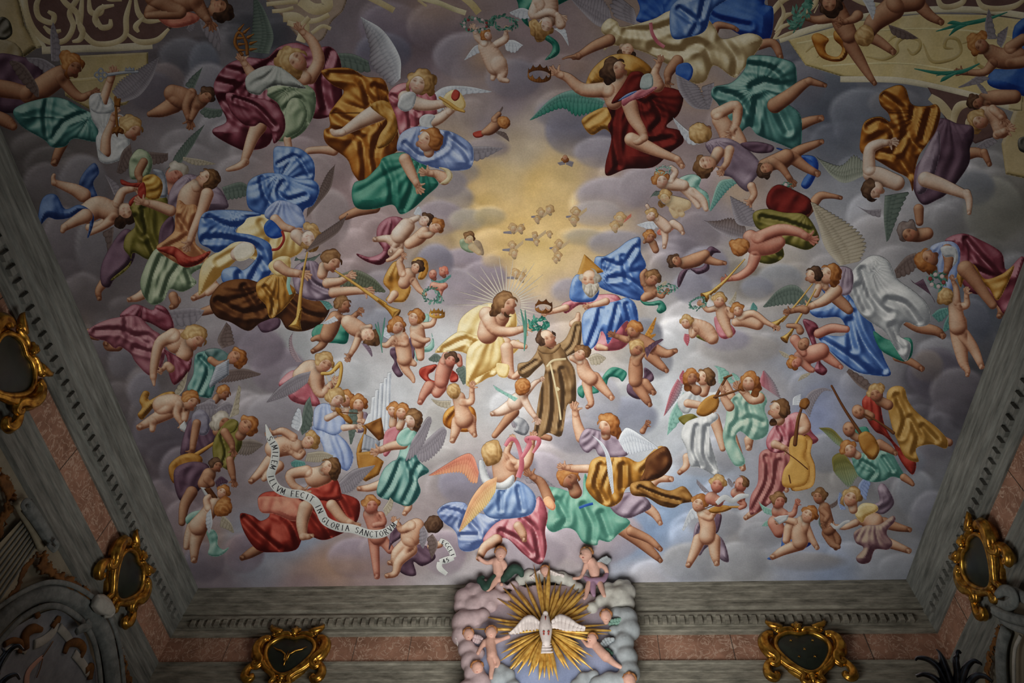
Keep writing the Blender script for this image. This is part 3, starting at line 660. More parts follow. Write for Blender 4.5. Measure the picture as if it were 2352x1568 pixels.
# ================================================================ painted architecture in the corners
A = Fig('painted_pilaster', 'painted yellow moulded pilaster with dark foliage in the upper left corner of the vault', 'pilaster', (60, 60))
A.cloth('shaft', (176, 156, 110), '-30 -60 30 -60 58 60 88 108 60 128 20 150 -40 160', (30, 900), 40, .2, R=12, sharp=True)
A.cloth('moulding', (196, 182, 140), '24 -60 48 -60 84 70 106 106 84 112 62 66', (40, 900), 60, .3, R=6, sharp=True).cloth('capital', (150, 134, 96), '-30 90 30 96 54 130 20 152 -40 160', (0, 300), 12, .6)
A.cloth('foliage', (70, 66, 52), '0 40 22 48 28 78 8 92 -10 80', None, 9, .9)
A = Fig('painted_scrollwork', 'painted panel of pale acanthus scrolls on a maroon ground, upper left corner', 'panel', (200, 60))
A.cloth('ground', 'maroon', '36 -30 420 -30 400 60 345 106 190 108 100 112 70 60', None, 3, .05, R=4, sharp=True)
A.strip('frame_band', (206, 196, 166), '96 116 180 112 260 110 350 104', 17).strip('panel_edge', (214, 206, 176), '44 -20 70 50 104 112', 9)
for q in ('58 -20 62 30 80 70 112 96 150 92 168 60 160 30 176 0 190 -20', '100 -20 84 10 90 40 118 52 124 36 110 26', '190 -20 186 30 184 60 196 82 220 100 262 98 288 80 290 40 300 0', '204 -10 208 26 230 30 238 10',
          '222 40 232 62 252 60 254 44', '262 12 230 20 218 44 224 62', '292 78 320 96 360 92 388 66', '310 -10 318 30 340 48 380 44', '166 96 184 90 190 70 180 50', '330 40 312 60 318 74', '236 -20 250 -4 280 0', '130 -20 150 6 176 30 178 56', '100 60 118 74 140 70'):
    n_ = len(q.split())//2; A.strip('scroll', 'cream', q, [6]+[13]*(n_-2)+[7])
A = Fig('painted_ochre_field', 'painted ochre panel behind the hand that holds up the silver key', 'panel', (230, 190))
A.cloth('panel', (170, 150, 98), '136 130 340 120 340 180 290 240 214 256 150 220', (200, 1500), 90, .12, R=5, sharp=True).strip('moulding', (190, 172, 122), '160 186 220 180 290 168', 8)
# upper right corner
A = Fig('painted_frieze_band', 'painted yellow frieze with scrolling vines across the upper right corner', 'frieze', (2050, 110))
A.cloth('ground', 'maroon', '1760 -40 2400 -40 2400 50 2200 26 2000 30 1840 80 1770 90', None, 3, .05, R=4, sharp=True)
A.cloth('field', (204, 184, 122), '1810 92 1960 50 2120 32 2260 34 2400 52 2400 260 2250 222 2140 196 2030 180 1940 178 1850 150', (2100, 2600), 90, .08, R=5, sharp=True)
A.strip('upper_moulding', (216, 208, 176), '1790 92 1880 62 2000 36 2140 22 2260 24 2380 40', 15).strip('lower_moulding', (214, 206, 178), '1930 182 2060 184 2170 204 2260 226 2360 262', 14)
A.strip('inner_line', (226, 214, 160), '1830 100 1960 76 2100 66 2240 72 2352 92', 4).strip('inner_line', (226, 214, 160), '1890 152 1990 146 2100 148 2240 172 2352 206', 4)
for q in ('1850 120 1870 104 1890 116 1876 132', '1990 130 2030 136 2060 120 2060 100 2080 86 2110 92 2112 112 2096 124 2084 112', '2120 100 2140 140 2180 138 2206 120 2200 92 2176 88 2170 108 2190 112', '1990 100 2010 90 2030 110', '2250 110 2240 140 2270 160 2300 150', '1930 140 1950 120 1976 130', '2040 96 2052 84 2070 82', '2210 100 2240 92 2262 100'):
    A.strip('vine', (180, 158, 98), q, [3]+[8]*(len(q.split())//2-2)+[3])
A = Fig('painted_scrollwork', 'painted pale shell scrolls on maroon above the yellow frieze, top right', 'panel', (2150, 10))
for q in ('1950 -6 1990 8 2040 14 2090 4 2130 -10', '2150 -20 2160 10 2180 16 2210 6 2220 -16', '2240 -14 2256 14 2290 20 2330 14 2360 -6', '1760 50 1780 20 1800 0 1830 -10', '1780 70 1800 40 1820 30', '1850 30 1870 10 1880 -10'):
    A.strip('scroll', 'cream', q, [6]+[13]*(len(q.split())//2-2)+[6])
A = Fig('painted_scrollwork', 'painted cream lily scrolls on maroon below the yellow frieze, right edge', 'panel', (2210, 260))
A.cloth('ground', 'maroon', '2130 200 2220 222 2290 246 2320 300 2240 330 2170 270', None, 3, .05, R=4, sharp=True)
A.strip('scroll', 'cream', '2136 222 2160 240 2184 270 2190 300', [16, 22, 18, 8]).strip('scroll', 'cream', '2232 236 2204 244 2192 268 2190 300', [12, 20, 16, 8]).strip('scroll', 'cream', '2240 260 2222 280 2230 300', 10)
A = Fig('painted_pilaster', 'painted yellow moulded pilaster rising at the right edge of the vault', 'pilaster', (2330, 260))
A.cloth('shaft', (176, 156, 108), '2330 150 2400 160 2400 420 2310 400 2300 330 2330 250', (2340, 2000), 90, .2, R=10, sharp=True).cloth('capital', (196, 180, 132), '2322 200 2352 204 2348 256 2316 252', (2340, 1000), 30, .4, R=5, sharp=True)
A.cloth('foliage', (64, 62, 54), '2340 318 2368 316 2370 350 2342 346', None, 8, .9)
A = Fig('painted_acanthus', 'painted cream acanthus leaves between grey clouds, top left of centre', 'ornament', (720, 50))
A.cloth('ground', (150, 128, 110), '610 -20 780 -20 790 20 762 50 740 92 700 98 680 80 650 40', None, 3, .1, R=4)
for q, w_ in (('612 10 650 6 684 4', 10), ('625 26 650 24 674 18', 9), ('690 0 720 20 750 16 750 -6', 26), ('650 40 680 40 700 60 690 96', 22), ('700 50 730 46 756 34', 12), ('716 76 740 60 760 66', 9), ('660 52 690 58 710 40', 12)):
    A.strip('leaf', 'cream', q, w_)
A = Fig('painted_cornice_corner', 'painted pale yellow cornice fragments glimpsed above the clouds, top edge', 'cornice', (990, 10))
A.strip('moulding', (190, 172, 128), '840 -10 880 10 905 24', 14).strip('moulding', (200, 190, 150), '940 -10 1000 4 1040 20 1070 30', 12).strip('moulding', (188, 170, 120), '1060 -10 1084 10 1100 30', 16).strip('moulding', (190, 170, 130), '960 0 980 14', 6)
A = Fig('painted_laurel_scroll', 'painted pale leafy scrolls beside the blue mantle, top right of centre', 'ornament', (1830, 40))
for q in ('1770 100 1790 70 1800 40', '1780 76 1800 60 1830 50', '1786 60 1800 30 1790 0', '1850 20 1860 0 1880 -10', '1870 30 1880 10', '1780 90 1810 78 1830 70'): A.strip('leaf', 'cream', q, [3]+[9]*(len(q.split())//2-2)+[2])

# ================================================================ top left figures
A = Fig('painted_cherub', 'painted sprawling cherub on a salmon drape against the scrollwork, top left edge', 'cherub', (440, 30))
A.wing('wgrey', '458 44 480 40 500 60 508 90', '462 66 480 96 500 118 506 116').wing('wgrey', '436 50 432 60 428 66', '448 56 446 68 436 76')
A.cloth('drape', 'coral', '352 24 400 22 450 32 458 44 440 56 400 64 372 52', (420, -60), 12, .6)
A.body('tan', ['340 34 10 352 20 16 390 10 24 440 0 26', '352 -6 20 392 18 17 412 30 14 340 36 8', '450 4 18 466 30 13 476 44 9h'], '505 22 25 -10 -.7').hair('dark', 0, '526 36 12')
A = Fig('painted_child', 'painted winged child seen from behind reaching right, auburn curls, upper left', 'child', (120, 180))
A.cloth('shadow_drape', 'plum', '-20 130 60 132 96 150 90 240 20 260 -20 240', None, 8, .5)
A.wing('wgrey', '118 140 116 110 116 70 122 50', '136 142 140 120 136 90 126 60').wing('wgrey', '60 132 96 134 124 150 138 166', '64 140 92 158 112 176 134 178')
A.body('tan', ['-20 200 20 20 206 20 60 214 16', '66 216 22 96 202 26 130 178 24 152 160 14', '142 180 14 164 208 12 186 224 10 206 216 7h'], '166 152 24 70 .7').hair('ginger', 0, '150 128 14 160 170 12 186 146 9')
A.wing('wbrown', '28 138 56 150 86 196 90 222', '20 142 40 176 60 200 84 224')
A = Fig('painted_angel', 'painted angel in teal skirt and white blouse bowing over a bronze key, upper left', 'angel', (200, 290))
A.wing('wgrey', '280 236 320 220 350 180 366 130', '256 210 280 180 330 150 362 132', 20)
A.body('tan', ['-10 266 14 14 278 15 30 290 10', '144 330 12 134 350 11 126 372 9f'])
A.cloth('skirt', 'teal', '30 258 50 240 110 224 150 228 190 250 224 270 230 310 220 326 170 318 150 336 120 338 100 320 50 290', (205, 270), 11, .8, lines=['110 226 104 270 112 330', '200 258 150 280 120 320', '170 232 190 246'])
A.cloth('blouse', 'white', '206 222 240 214 262 236 258 260 282 264 290 290 298 330 280 362 246 374 226 356 220 320 226 300 210 270', (240, 300), 10, .5)
A.body('flesh', ['234 240 11 244 210 10 254 182 9g', '242 350 13 244 316 11 256 286 9 260 272 8h'], '304 296 23 60 .85', name='arms_and_head').hair('blond', 1, '286 280 14 296 274 13')
A.cloth('sleeve', 'white', '206 222 228 214 240 240 256 236 262 256 230 262 208 250', (236, 210), 9, .5).cloth('sleeve', 'white', '224 340 236 352 252 360 266 330 290 320 298 336 284 362 250 376 228 368', (260, 300), 9, .5)
A = Fig('painted_key', 'painted silver key with scrolled bow held up against the ochre panel', 'key', (265, 168))
A.tube('shaft', 'silver', '246 172 4 290 166 3.4 316 165 3').cloth('bit', 'silver', '286 164 288 154 294 158 298 153 303 158 308 154 310 164', None, 6, .4, sharp=True)
for a in range(4): A.strip('bow', 'silver', [(232+9*math.cos(a*1.57+t)+7*math.cos(a*1.57), 172+9*math.sin(a*1.57+t)+7*math.sin(a*1.57)) for t in (0, 1.5, 3, 4.5, 6.2)] and ' '.join('%g %g' % (232+9*math.cos(a*1.57)+6*math.cos(t), 172+9*math.sin(a*1.57)+6*math.sin(t)) for t in (0, 1.5, 3, 4.6, 6.2)), 3.5)
A = Fig('painted_key', 'painted bronze key pointing up in the hand of the angel with white sleeves', 'key', (268, 260))
A.tube('shaft', 'bronze', '270 300 4 267 260 3 265 224 3.4').cloth('bit', 'bronze', '264 226 262 244 276 246 278 226', None, 5, .5, sharp=True).cloth('bow', 'bronze', '258 296 270 290 284 298 282 308 272 306 270 316 264 306 258 308', None, 8, .9)
A = Fig('painted_cherub', 'painted green-winged cherub crawling down a cloud beside the crimson mantle', 'cherub', (420, 230))
A.wing('wgreen', '444 208 456 180 466 152', '424 196 440 176 464 156').wing('wgreen', '470 246 490 250 514 250', '458 258 476 272 508 268')
A.body('tan', ['344 262 7 372 254 15 400 240 20', '396 214 20 420 226 25 450 236 18 466 232 12', '440 214 12 428 244 10 434 270 8h', '452 244 10 444 262 8 440 272 6'], '474 220 19 40 .3').hair('dark', 0)
A = Fig('painted_angel', 'painted angel in crimson mantle and pale green dress raising an arm, upper left', 'angel', (640, 210))
A.wing('wgreen', '618 124 628 80 606 20 584 -10', '564 118 576 80 580 40 582 -6', 16).wing('wgreen', '770 122 810 124 846 140', '780 152 820 166 852 166')
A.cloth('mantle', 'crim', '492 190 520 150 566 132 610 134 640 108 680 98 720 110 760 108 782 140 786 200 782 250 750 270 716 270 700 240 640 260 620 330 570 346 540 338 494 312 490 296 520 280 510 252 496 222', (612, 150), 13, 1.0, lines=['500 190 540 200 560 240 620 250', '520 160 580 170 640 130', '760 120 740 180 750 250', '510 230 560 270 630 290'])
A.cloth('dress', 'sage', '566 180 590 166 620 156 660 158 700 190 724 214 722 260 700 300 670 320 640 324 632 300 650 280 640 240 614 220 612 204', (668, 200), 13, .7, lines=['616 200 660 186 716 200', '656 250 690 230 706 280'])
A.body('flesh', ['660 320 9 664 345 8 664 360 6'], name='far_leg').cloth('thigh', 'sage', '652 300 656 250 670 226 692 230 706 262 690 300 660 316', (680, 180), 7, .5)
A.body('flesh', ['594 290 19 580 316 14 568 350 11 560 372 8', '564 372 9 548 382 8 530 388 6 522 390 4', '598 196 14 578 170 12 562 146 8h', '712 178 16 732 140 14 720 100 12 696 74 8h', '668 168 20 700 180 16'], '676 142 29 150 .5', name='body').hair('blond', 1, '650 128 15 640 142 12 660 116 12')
A.cloth('blouse', (176, 182, 176), '566 176 590 158 620 150 650 158 690 190 700 204 640 196 610 206 596 218 572 212 564 196', (640, 140), 11, .6)
A.cloth('knee_drape', 'crim', '520 214 570 222 620 232 650 260 654 300 630 330 622 300 600 282 584 290 560 286 530 256', (540, 200), 9, 1.0, lines=['540 226 590 246 630 290'])
A = Fig('painted_crown', 'painted dark iron crown of spikes held beside the crimson mantle, upper left', 'crown', (562, 92))
A.tube('hoop', 'bronze', '556 126 3.5 540 100 4 546 76 3.5 556 78 3').tube('hoop', 'bronze', '556 78 3 566 100 4 568 124 4')
for (x, y, a) in ((556, 64, -1), (568, 70, -.7), (576, 82, -.4), (582, 96, -.1), (582, 110, .2), (554, 84, .3), (556, 98, .3), (556, 112, .3)): A.tube('spike', 'bronze', '%g %g 4 %g %g 1' % (x-6, y+4, x+8*math.cos(a), y+10*math.sin(a)))
A = Fig('painted_angel', 'painted angel in golden orange robe and rose tunic presenting a tiara, upper centre-left', 'angel', (860, 230))
A.wing('wwhite', '920 180 918 130 880 70 828 38', '900 200 850 150 848 110 832 50', 16, 'wgrey').wing('wwhite', '985 225 1020 200 1070 198 1130 210', '990 262 1030 250 1060 220 1126 212')
A.body('flesh', ['766 346 12 740 344 9 710 346 8 706 350 5'], name='far_foot')
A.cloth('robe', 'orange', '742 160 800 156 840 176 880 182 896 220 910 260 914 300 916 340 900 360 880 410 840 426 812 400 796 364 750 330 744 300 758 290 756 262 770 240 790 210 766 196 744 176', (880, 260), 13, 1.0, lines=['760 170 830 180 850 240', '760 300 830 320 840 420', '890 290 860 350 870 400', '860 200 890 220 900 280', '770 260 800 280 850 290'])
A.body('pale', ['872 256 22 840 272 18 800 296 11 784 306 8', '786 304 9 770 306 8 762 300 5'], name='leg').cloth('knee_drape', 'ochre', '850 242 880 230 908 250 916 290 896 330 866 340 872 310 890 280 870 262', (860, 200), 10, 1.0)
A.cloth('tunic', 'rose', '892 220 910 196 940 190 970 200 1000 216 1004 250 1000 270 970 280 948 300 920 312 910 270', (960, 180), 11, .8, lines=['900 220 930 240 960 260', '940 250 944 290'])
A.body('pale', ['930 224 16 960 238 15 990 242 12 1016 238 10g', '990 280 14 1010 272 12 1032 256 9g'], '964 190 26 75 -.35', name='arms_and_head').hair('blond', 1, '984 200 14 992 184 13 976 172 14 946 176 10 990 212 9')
A.cloth('cuff', 'white', '916 230 924 216 944 210 956 220 948 248 930 256 914 246', None, 7, .5).cloth('cuff', 'white', '964 272 980 262 1000 266 990 282 996 296 980 300 966 290', None, 7, .5)
A = Fig('painted_tiara', 'painted jewelled papal tiara in red and white held out by the angel in orange', 'tiara', (1040, 234))
A.cloth('cap', 'yellow', '1016 234 1026 214 1044 206 1060 216 1070 240 1060 254 1036 250', None, 7, .4).cloth('lining', 'red', '1036 222 1044 206 1056 212 1054 226 1044 232', None, 6, .5).tube('band', 'gold', '1010 224 3 1030 236 4 1050 250 4 1066 256 3')
A = Fig('painted_angel', 'painted young angel in pale blue shawl over green skirt, hand open, upper centre-left', 'angel', (960, 400))
A.body('tan', ['860 476 14 820 486 11 796 496 9 784 500 6'], name='far_foot')
A.cloth('skirt', 'green', '880 362 920 350 960 360 1000 410 1006 426 980 450 950 478 920 492 902 470 860 480 820 478 808 450 814 420 840 410 870 380', (970, 360), 12, .7, lines=['880 370 900 420 900 470', '940 380 950 430 930 480'])
A.wing('wgrey', '1060 338 1110 336 1156 340', '1064 376 1104 368 1150 344')
A.cloth('shawl', 'sky', '916 316 930 300 960 290 1000 296 1040 304 1080 330 1088 356 1080 386 1040 392 1000 386 960 372 930 350 912 344', (972, 270), 13, 1.0, lines=['930 330 970 360 1020 340 1030 310', '1010 300 1060 340 1080 370'])
A.body('flesh', ['930 366 14 944 396 12 956 420 8g', '1020 410 15 1004 400 10 990 398 8h', '985 350 12 988 330 12'], '984 322 26 60 -1.0', name='arms_and_head').hair('ginger', 0, '1000 330 14 1004 316 14').cloth('cuff', 'cream', '1006 384 1030 388 1040 404 1030 420 1010 422 1026 408 1022 394', None, 7, .4)
# ---------------------------------------------------------------- top centre
A = Fig('painted_cherub', 'painted plump cherub holding two wreaths overhead, blue-white wings, top centre', 'cherub', (1130, 120))
A.wing('wwhite', '1110 104 1090 106 1066 138', '1114 116 1096 124 1068 138').wing('wwhite', '1158 94 1180 92 1202 104', '1162 116 1182 122 1198 106')
A.body('pale', ['1142 150 12 1136 168 9 1132 180 6', '1116 108 18 1130 130 23 1140 150 24', '1146 148 20 1154 166 13 1152 180 9 1166 186 5', '1112 98 10 1098 86 9 1092 74 6h', '1140 102 9 1160 90 9 1162 76 5h'], '1118 82 13 140 .4').hair('ginger', 0)
A = Fig('painted_wreath', 'painted wreath set with pearls in the left hand of the top centre cherub', 'wreath', (1092, 57)); A.wreath(1092, 57, 27, 14, 0, 'leaf', 26, 6, flowers=10)
A = Fig('painted_wreath', 'painted plain laurel wreath in the right hand of the top centre cherub', 'wreath', (1157, 52)); A.wreath(1157, 52, 28, 13, .05, 'leaf', 26, 7)
A = Fig('painted_cherub', 'painted cherub diving head down with folded hands and green ribbon, top centre', 'cherub', (1250, 40))
A.cloth('ribbon', 'green', '1190 10 1196 -10 1310 -10 1290 8 1240 30 1212 44 1222 60 1236 66 1258 80 1280 96 1286 116 1276 130 1252 138 1266 120 1268 104 1250 90 1226 70 1200 48', (1250, -60), 10, .7)
A.wing('wwhite', '1226 30 1200 18 1170 28', '1220 42 1196 44 1172 32').wing('wwhite', '1272 66 1290 80 1306 106', '1292 60 1300 70 1306 100')
A.body('pale', ['1250 -10 30 1258 18 25 1262 44 18', '1236 10 16 1226 34 12 1262 28 10 1280 36 7h', '1288 56 12 1284 42 8 1280 34 6'], '1252 60 20 -110 -.3').hair('blond', 0, '1232 72 14 1240 84 13 1226 56 12')
A = Fig('painted_cherub', 'painted small cherub diving with a scrap of red drape, near the golden opening', 'cherub', (1150, 290))
A.wing('wbrown', '1136 304 1156 316 1170 326', '1140 300 1160 304 1168 316').wing('wbrown', '1142 262 1150 250 1154 244', '1148 258 1152 256 1156 248')
A.cloth('drape', 'red', '1086 306 1102 300 1118 302 1108 314 1092 316', None, 6, .6).body('tan', ['1112 304 7 1126 298 12 1142 284 13', '1136 274 8 1146 262 6'], '1157 281 14 -40 2').hair('ginger', 2)
A = Fig('painted_angel', 'painted flying angel in cream dress and bright blue mantle pointing left, top right of centre', 'angel', (1560, 70))
A.wing('wgrey', '1410 66 1370 58 1330 20 1306 -8', '1400 20 1380 -6 1340 -10 1310 -10', 14).wing('wgrey', '1466 60 1462 40 1456 20', '1410 40 1400 10 1420 -10').cloth('blue_underside', 'deep', '1464 -20 1540 -20 1552 20 1500 50 1462 48 1470 20', (1540, 60), 9, .8)
A.cloth('mantle', 'deep', '1540 -20 1740 -20 1756 10 1776 20 1772 80 1750 100 1700 80 1660 60 1620 76 1560 90 1534 60', (1600, -80), 12, 1.0, lines=['1600 0 1640 40 1720 60', '1560 20 1600 60'])
A.body('tan', ['1630 90 14 1640 70 11 1650 58 9 1680 62 6 1692 68 5f', '1740 104 12 1768 98 10 1782 106 10 1792 130 7f'], name='legs')
A.cloth('dress', 'cream', '1384 56 1400 42 1418 50 1430 62 1500 44 1540 24 1600 20 1640 60 1660 90 1720 76 1752 92 1730 130 1700 168 1684 178 1640 150 1620 186 1590 190 1560 160 1530 146 1480 120 1410 104 1388 116 1390 104 1404 92 1382 74', (1450, 20), 15, .9, lines=['1440 70 1500 70 1560 50', '1580 100 1620 110 1640 160', '1660 90 1690 130 1690 170', '1500 110 1560 120 1600 100'])
A.cloth('blue_sash', 'blue', '1546 10 1600 -20 1700 -20 1640 20 1620 70 1580 86 1546 88 1538 50', (1600, 120), 10, .9, lines=['1560 20 1600 50 1590 80', '1620 0 1610 40'])
A.strip('belt', 'rose', '1494 52 1498 76 1510 96 1526 108', 8).body('tan', ['1400 92 14 1366 106 12 1336 124 8 1328 130 8', '1328 128 8 1318 132 6', '1322 128 4 1302 132 2.6 1292 136 1.6'], name='pointing_arm').body('tan', ['1556 140 14 1536 166 11 1534 184 7g'], name='lowered_arm').cloth('blue_knot', 'deep', '1556 150 1580 144 1592 160 1584 184 1560 186 1552 170', None, 6, .6)
A.body('flesh', ['1430 108 8 1440 116 8'], '1440 119 19 -100 0', name='upside_down_head').hair('dark', 0)
A = Fig('painted_angel', 'painted angel in dark red mantle stretching out a crown, yellow hood, upper right of centre', 'angel', (1440, 240))
A.wing((100, 150, 140), '1390 232 1330 206 1270 224 1216 276', '1382 250 1326 268 1290 250 1220 276', 18, 'green')
A.cloth('yellow_cloth', 'ochre', '1346 200 1360 160 1400 128 1450 126 1490 150 1496 170 1460 180 1420 170 1380 190', (1410, 220), 9, .8).cloth('yellow_cloth', 'ochre', '1340 270 1390 246 1410 270 1410 310 1388 296 1360 310 1340 290', (1420, 230), 9, 1.0)
A.cloth('mantle', 'dred', '1394 230 1440 190 1460 164 1480 172 1476 200 1530 200 1568 216 1560 260 1530 290 1560 300 1570 326 1540 350 1500 384 1440 388 1396 404 1390 380 1404 320 1396 290 1404 270', (1470, 220), 13, .9, lines=['1420 230 1410 300 1420 380', '1500 230 1520 270 1500 300', '1480 330 1540 320', '1440 220 1480 240'])
A.body('flesh', ['1450 320 16 1484 336 15 1520 352 11 1556 366 8', '1556 366 8 1566 380 7f'], name='far_leg').body('flesh', ['1446 240 18 1456 272 15 1474 300 11 1480 318 8', '1480 316 9 1466 326 8 1458 326 5'], name='near_leg')
A.body('flesh', ['1410 232 20 1410 206 26 1424 186 20', '1394 206 18 1340 206 15 1306 180 11 1288 172 9h', '1510 196 16 1504 170 10 1512 150 7g'], '1414 158 24 120 .8').hair('dark', 1, '1390 168 14 1396 186 10').cloth('red_bodice', 'dred', '1404 236 1430 196 1450 166 1476 170 1470 206 1450 220 1426 232', None, 9, .7).cloth('pink_hem', 'rose', '1430 226 1470 206 1510 200 1480 222 1450 232 1432 244', None, 8, .8).cloth('blue_girdle', 'blue', '1420 232 1440 216 1464 208 1450 218', None, 5, .4)
A.cloth('sleeve', (156, 172, 172), '1470 200 1476 174 1496 170 1500 196 1484 206', None, 6, .6)
A = Fig('painted_crown', 'painted open gold crown at the fingertips of the angel in dark red', 'crown', (1240, 170)); A.crown(1239, 172, 27, 14, .05, 10, 'bronze', 12)
A = Fig('painted_wing', 'painted pale mauve wings trailing under the cream-robed flying angel', 'wings', (1600, 210))
A.wing('wgrey', '1552 170 1560 210 1590 246 1626 252', '1590 190 1606 200 1616 220 1630 250', 12).wing('wgrey', '1640 190 1640 220 1630 250', '1610 200 1614 220 1624 250')
# ---------------------------------------------------------------- teal pair and lilac angel
A = Fig('painted_angel', 'painted diving angel in billowing teal robe with bare legs kicking right', 'angel', (1730, 230))
A.body('tan', ['1830 290 14 1860 278 11 1884 272 8f', '1720 190 14 1700 200 12'], name='legs')
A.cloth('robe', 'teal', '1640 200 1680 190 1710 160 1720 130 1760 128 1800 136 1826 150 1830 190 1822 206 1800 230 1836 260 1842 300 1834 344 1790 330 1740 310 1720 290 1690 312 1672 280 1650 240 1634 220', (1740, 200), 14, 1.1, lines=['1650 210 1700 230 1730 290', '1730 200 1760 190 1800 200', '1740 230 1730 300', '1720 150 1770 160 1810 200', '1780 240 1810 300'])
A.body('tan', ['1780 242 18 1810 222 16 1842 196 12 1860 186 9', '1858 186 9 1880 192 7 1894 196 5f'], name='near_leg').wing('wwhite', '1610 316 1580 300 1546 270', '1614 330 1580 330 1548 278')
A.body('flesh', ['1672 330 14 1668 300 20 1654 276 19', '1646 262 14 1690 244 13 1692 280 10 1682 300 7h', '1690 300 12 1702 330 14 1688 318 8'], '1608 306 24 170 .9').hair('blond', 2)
A = Fig('painted_angel', 'painted upturned angel in lilac shirt with teal wings below the teal robe', 'angel', (1680, 380))
A.wing('mint', '1680 410 1650 420 1630 480', '1694 420 1670 440 1632 486', 12, 'teal')
A.cloth('shirt', 'lilac', '1620 330 1660 316 1700 330 1740 366 1748 392 1730 416 1720 440 1700 430 1680 408 1656 400 1640 366', (1640, 320), 12, 1.0).cloth('sash', 'plum', '1700 330 1740 326 1776 336 1770 350 1730 350', None, 8, .6)
A.body('flesh', ['1726 428 10 1732 446 8 1726 458 7h', '1650 350 14 1640 368 12', '1676 344 11 1670 372 8 1664 382 7h'], '1621 379 24 -160 .5', name='arms_and_head').hair('hair', 0, '1604 386 13 1612 398 13')
A = Fig('painted_cherub', 'painted cherub tumbling with a blue ribbon right of the lilac angel', 'cherub', (1810, 370))
A.cloth('ribbon', 'deep', '1780 340 1800 344 1790 356 1836 356 1870 360 1880 384 1866 420 1852 434 1840 426 1846 410 1856 396 1850 370 1830 360', None, 9, .7)
A.body('tan', ['1800 372 16 1836 346 12 1870 332 9 1886 326 6f', '1820 362 15 1850 384 11 1876 398 8f', '1756 380 15 1780 372 18 1806 360 18', '1776 372 12 1796 386 9 1812 408 7h'], '1758 390 18 -150 .4').hair('dark', 0)
A = Fig('painted_wreath', 'painted thick wreath dotted with red flowers below the tumbling cherub', 'wreath', (1802, 446)); A.wreath(1802, 444, 14, 20, .1, 'leaf', 24, 8, flowers=7)
# ---------------------------------------------------------------- top right
A = Fig('painted_cherub', 'painted pair-left cherub in the top right holding an olive branch, dark hair', 'cherub', (1930, 60))
A.cloth('scarf', 'orange', '1864 84 1880 76 1904 90 1896 106 1900 124 1924 130 1934 110 1916 90 1918 70 1946 84 1950 110 1940 136 1916 142 1886 132 1872 110', None, 9, 1.0)
A.body('tan', ['1952 100 16 1970 130 14 1994 170 9 2008 190 6f', '1920 10 17 1934 50 23 1950 80 20', '1914 40 12 1880 46 10 1856 42 7h'], '1908 12 24 -80 .2').hair('dark', 0, '1896 -4 16 1924 -4 14')
A = Fig('painted_branch', 'painted olive branch held by the dark-haired cherub, top right', 'branch', (1830, 50)); A.strip('stem', 'leaf', '1858 0 1840 40 1822 76', 3).wreath(1840, 32, 8, 34, .45, 'leaf', 26, 12)
A = Fig('painted_cherub', 'painted blond cherub flying face down with grey wing, top right', 'cherub', (2040, 40))
A.body('tan', ['1990 80 15 2020 96 12 2050 118 8f', '2110 10 16 2136 36 12 2160 50 8f'], name='legs').wing('wbrown', '2040 56 2080 70 2110 88', '2048 78 2070 90 2100 90')
A.body('tan', ['1990 84 14 2010 50 22 2050 20 28', '2060 4 26 2100 0 26', '1970 36 13 1960 44 10 1942 50 7h'], '1986 82 22 -100 2').hair('blond', 2).wing('wwhite', '1976 -8 1990 16 2004 46', '2006 -6 2012 20 2006 44')
A = Fig('painted_palm', 'painted palm frond sweeping right of the blond cherub, top right', 'palm', (2250, 50))
for q in ('2314 28 2260 46 2200 58 2150 72', '2240 50 2200 64 2180 82', '2220 56 2190 52 2176 54'): A.strip('frond', 'green', q, [2]+[9]*(len(q.split())//2-2)+[2])
A = Fig('painted_cherub', 'painted curly cherub with flower crown and palm leaf, far upper right', 'cherub', (2290, 130))
A.cloth('drape', 'deep', '2330 60 2380 50 2380 210 2300 206 2268 190 2280 160 2320 150', None, 9, .8).wing('wgrey', '2268 90 2262 60 2270 20', '2290 90 2284 60 2274 26').wing('wgrey', '2300 110 2310 90 2316 60', '2290 100 2290 80 2310 64').wing('wgrey', '2250 170 2220 190 2200 200', '2276 180 2250 192 2204 202')
A.body('tan', ['2276 120 18 2300 134 24 2340 134 24', '2280 146 12 2260 166 9 2216 166 7h', '2320 110 14 2350 90 13', '2320 146 12 2360 140 14'], '2250 106 22 160 .3').hair('ginger', 0, '2234 90 14 2256 82 12')
A = Fig('painted_palm', 'painted palm leaf in the lower hand of the flower-crowned cherub, right edge', 'palm', (2160, 166))
for q in ('2250 146 2210 164 2160 168 2100 158', '2200 166 2170 180 2160 188', '2190 166 2150 174'): A.strip('frond', 'green', q, [3]+[9]*(len(q.split())//2-2)+[2])
A = Fig('painted_cherub', 'painted shadowed cherub lying on its back under the blue drape, right edge', 'cherub', (2280, 230))
A.body('tan', ['2260 226 14 2290 224 18 2330 222 16', '2270 240 8 2250 232 6'], '2242 234 18 -160 -.6').hair('dark', 0).wing('wgrey', '2256 214 2240 190 2230 180', '2270 216 2260 200 2240 184')
A = Fig('painted_cherub', 'painted blond cherub hugging a palm against the painted pilaster, right edge', 'cherub', (2270, 280))
A.body('flesh', ['2262 258 15 2290 270 21 2300 300 18', '2280 250 10 2300 270 7h', '2290 310 10 2306 302 8h'], '2248 276 22 150 -.3').hair('blond', 0, '2240 294 15')
A.wing('wgrey', '2280 316 2260 322 2240 340', '2292 326 2270 340 2250 346')
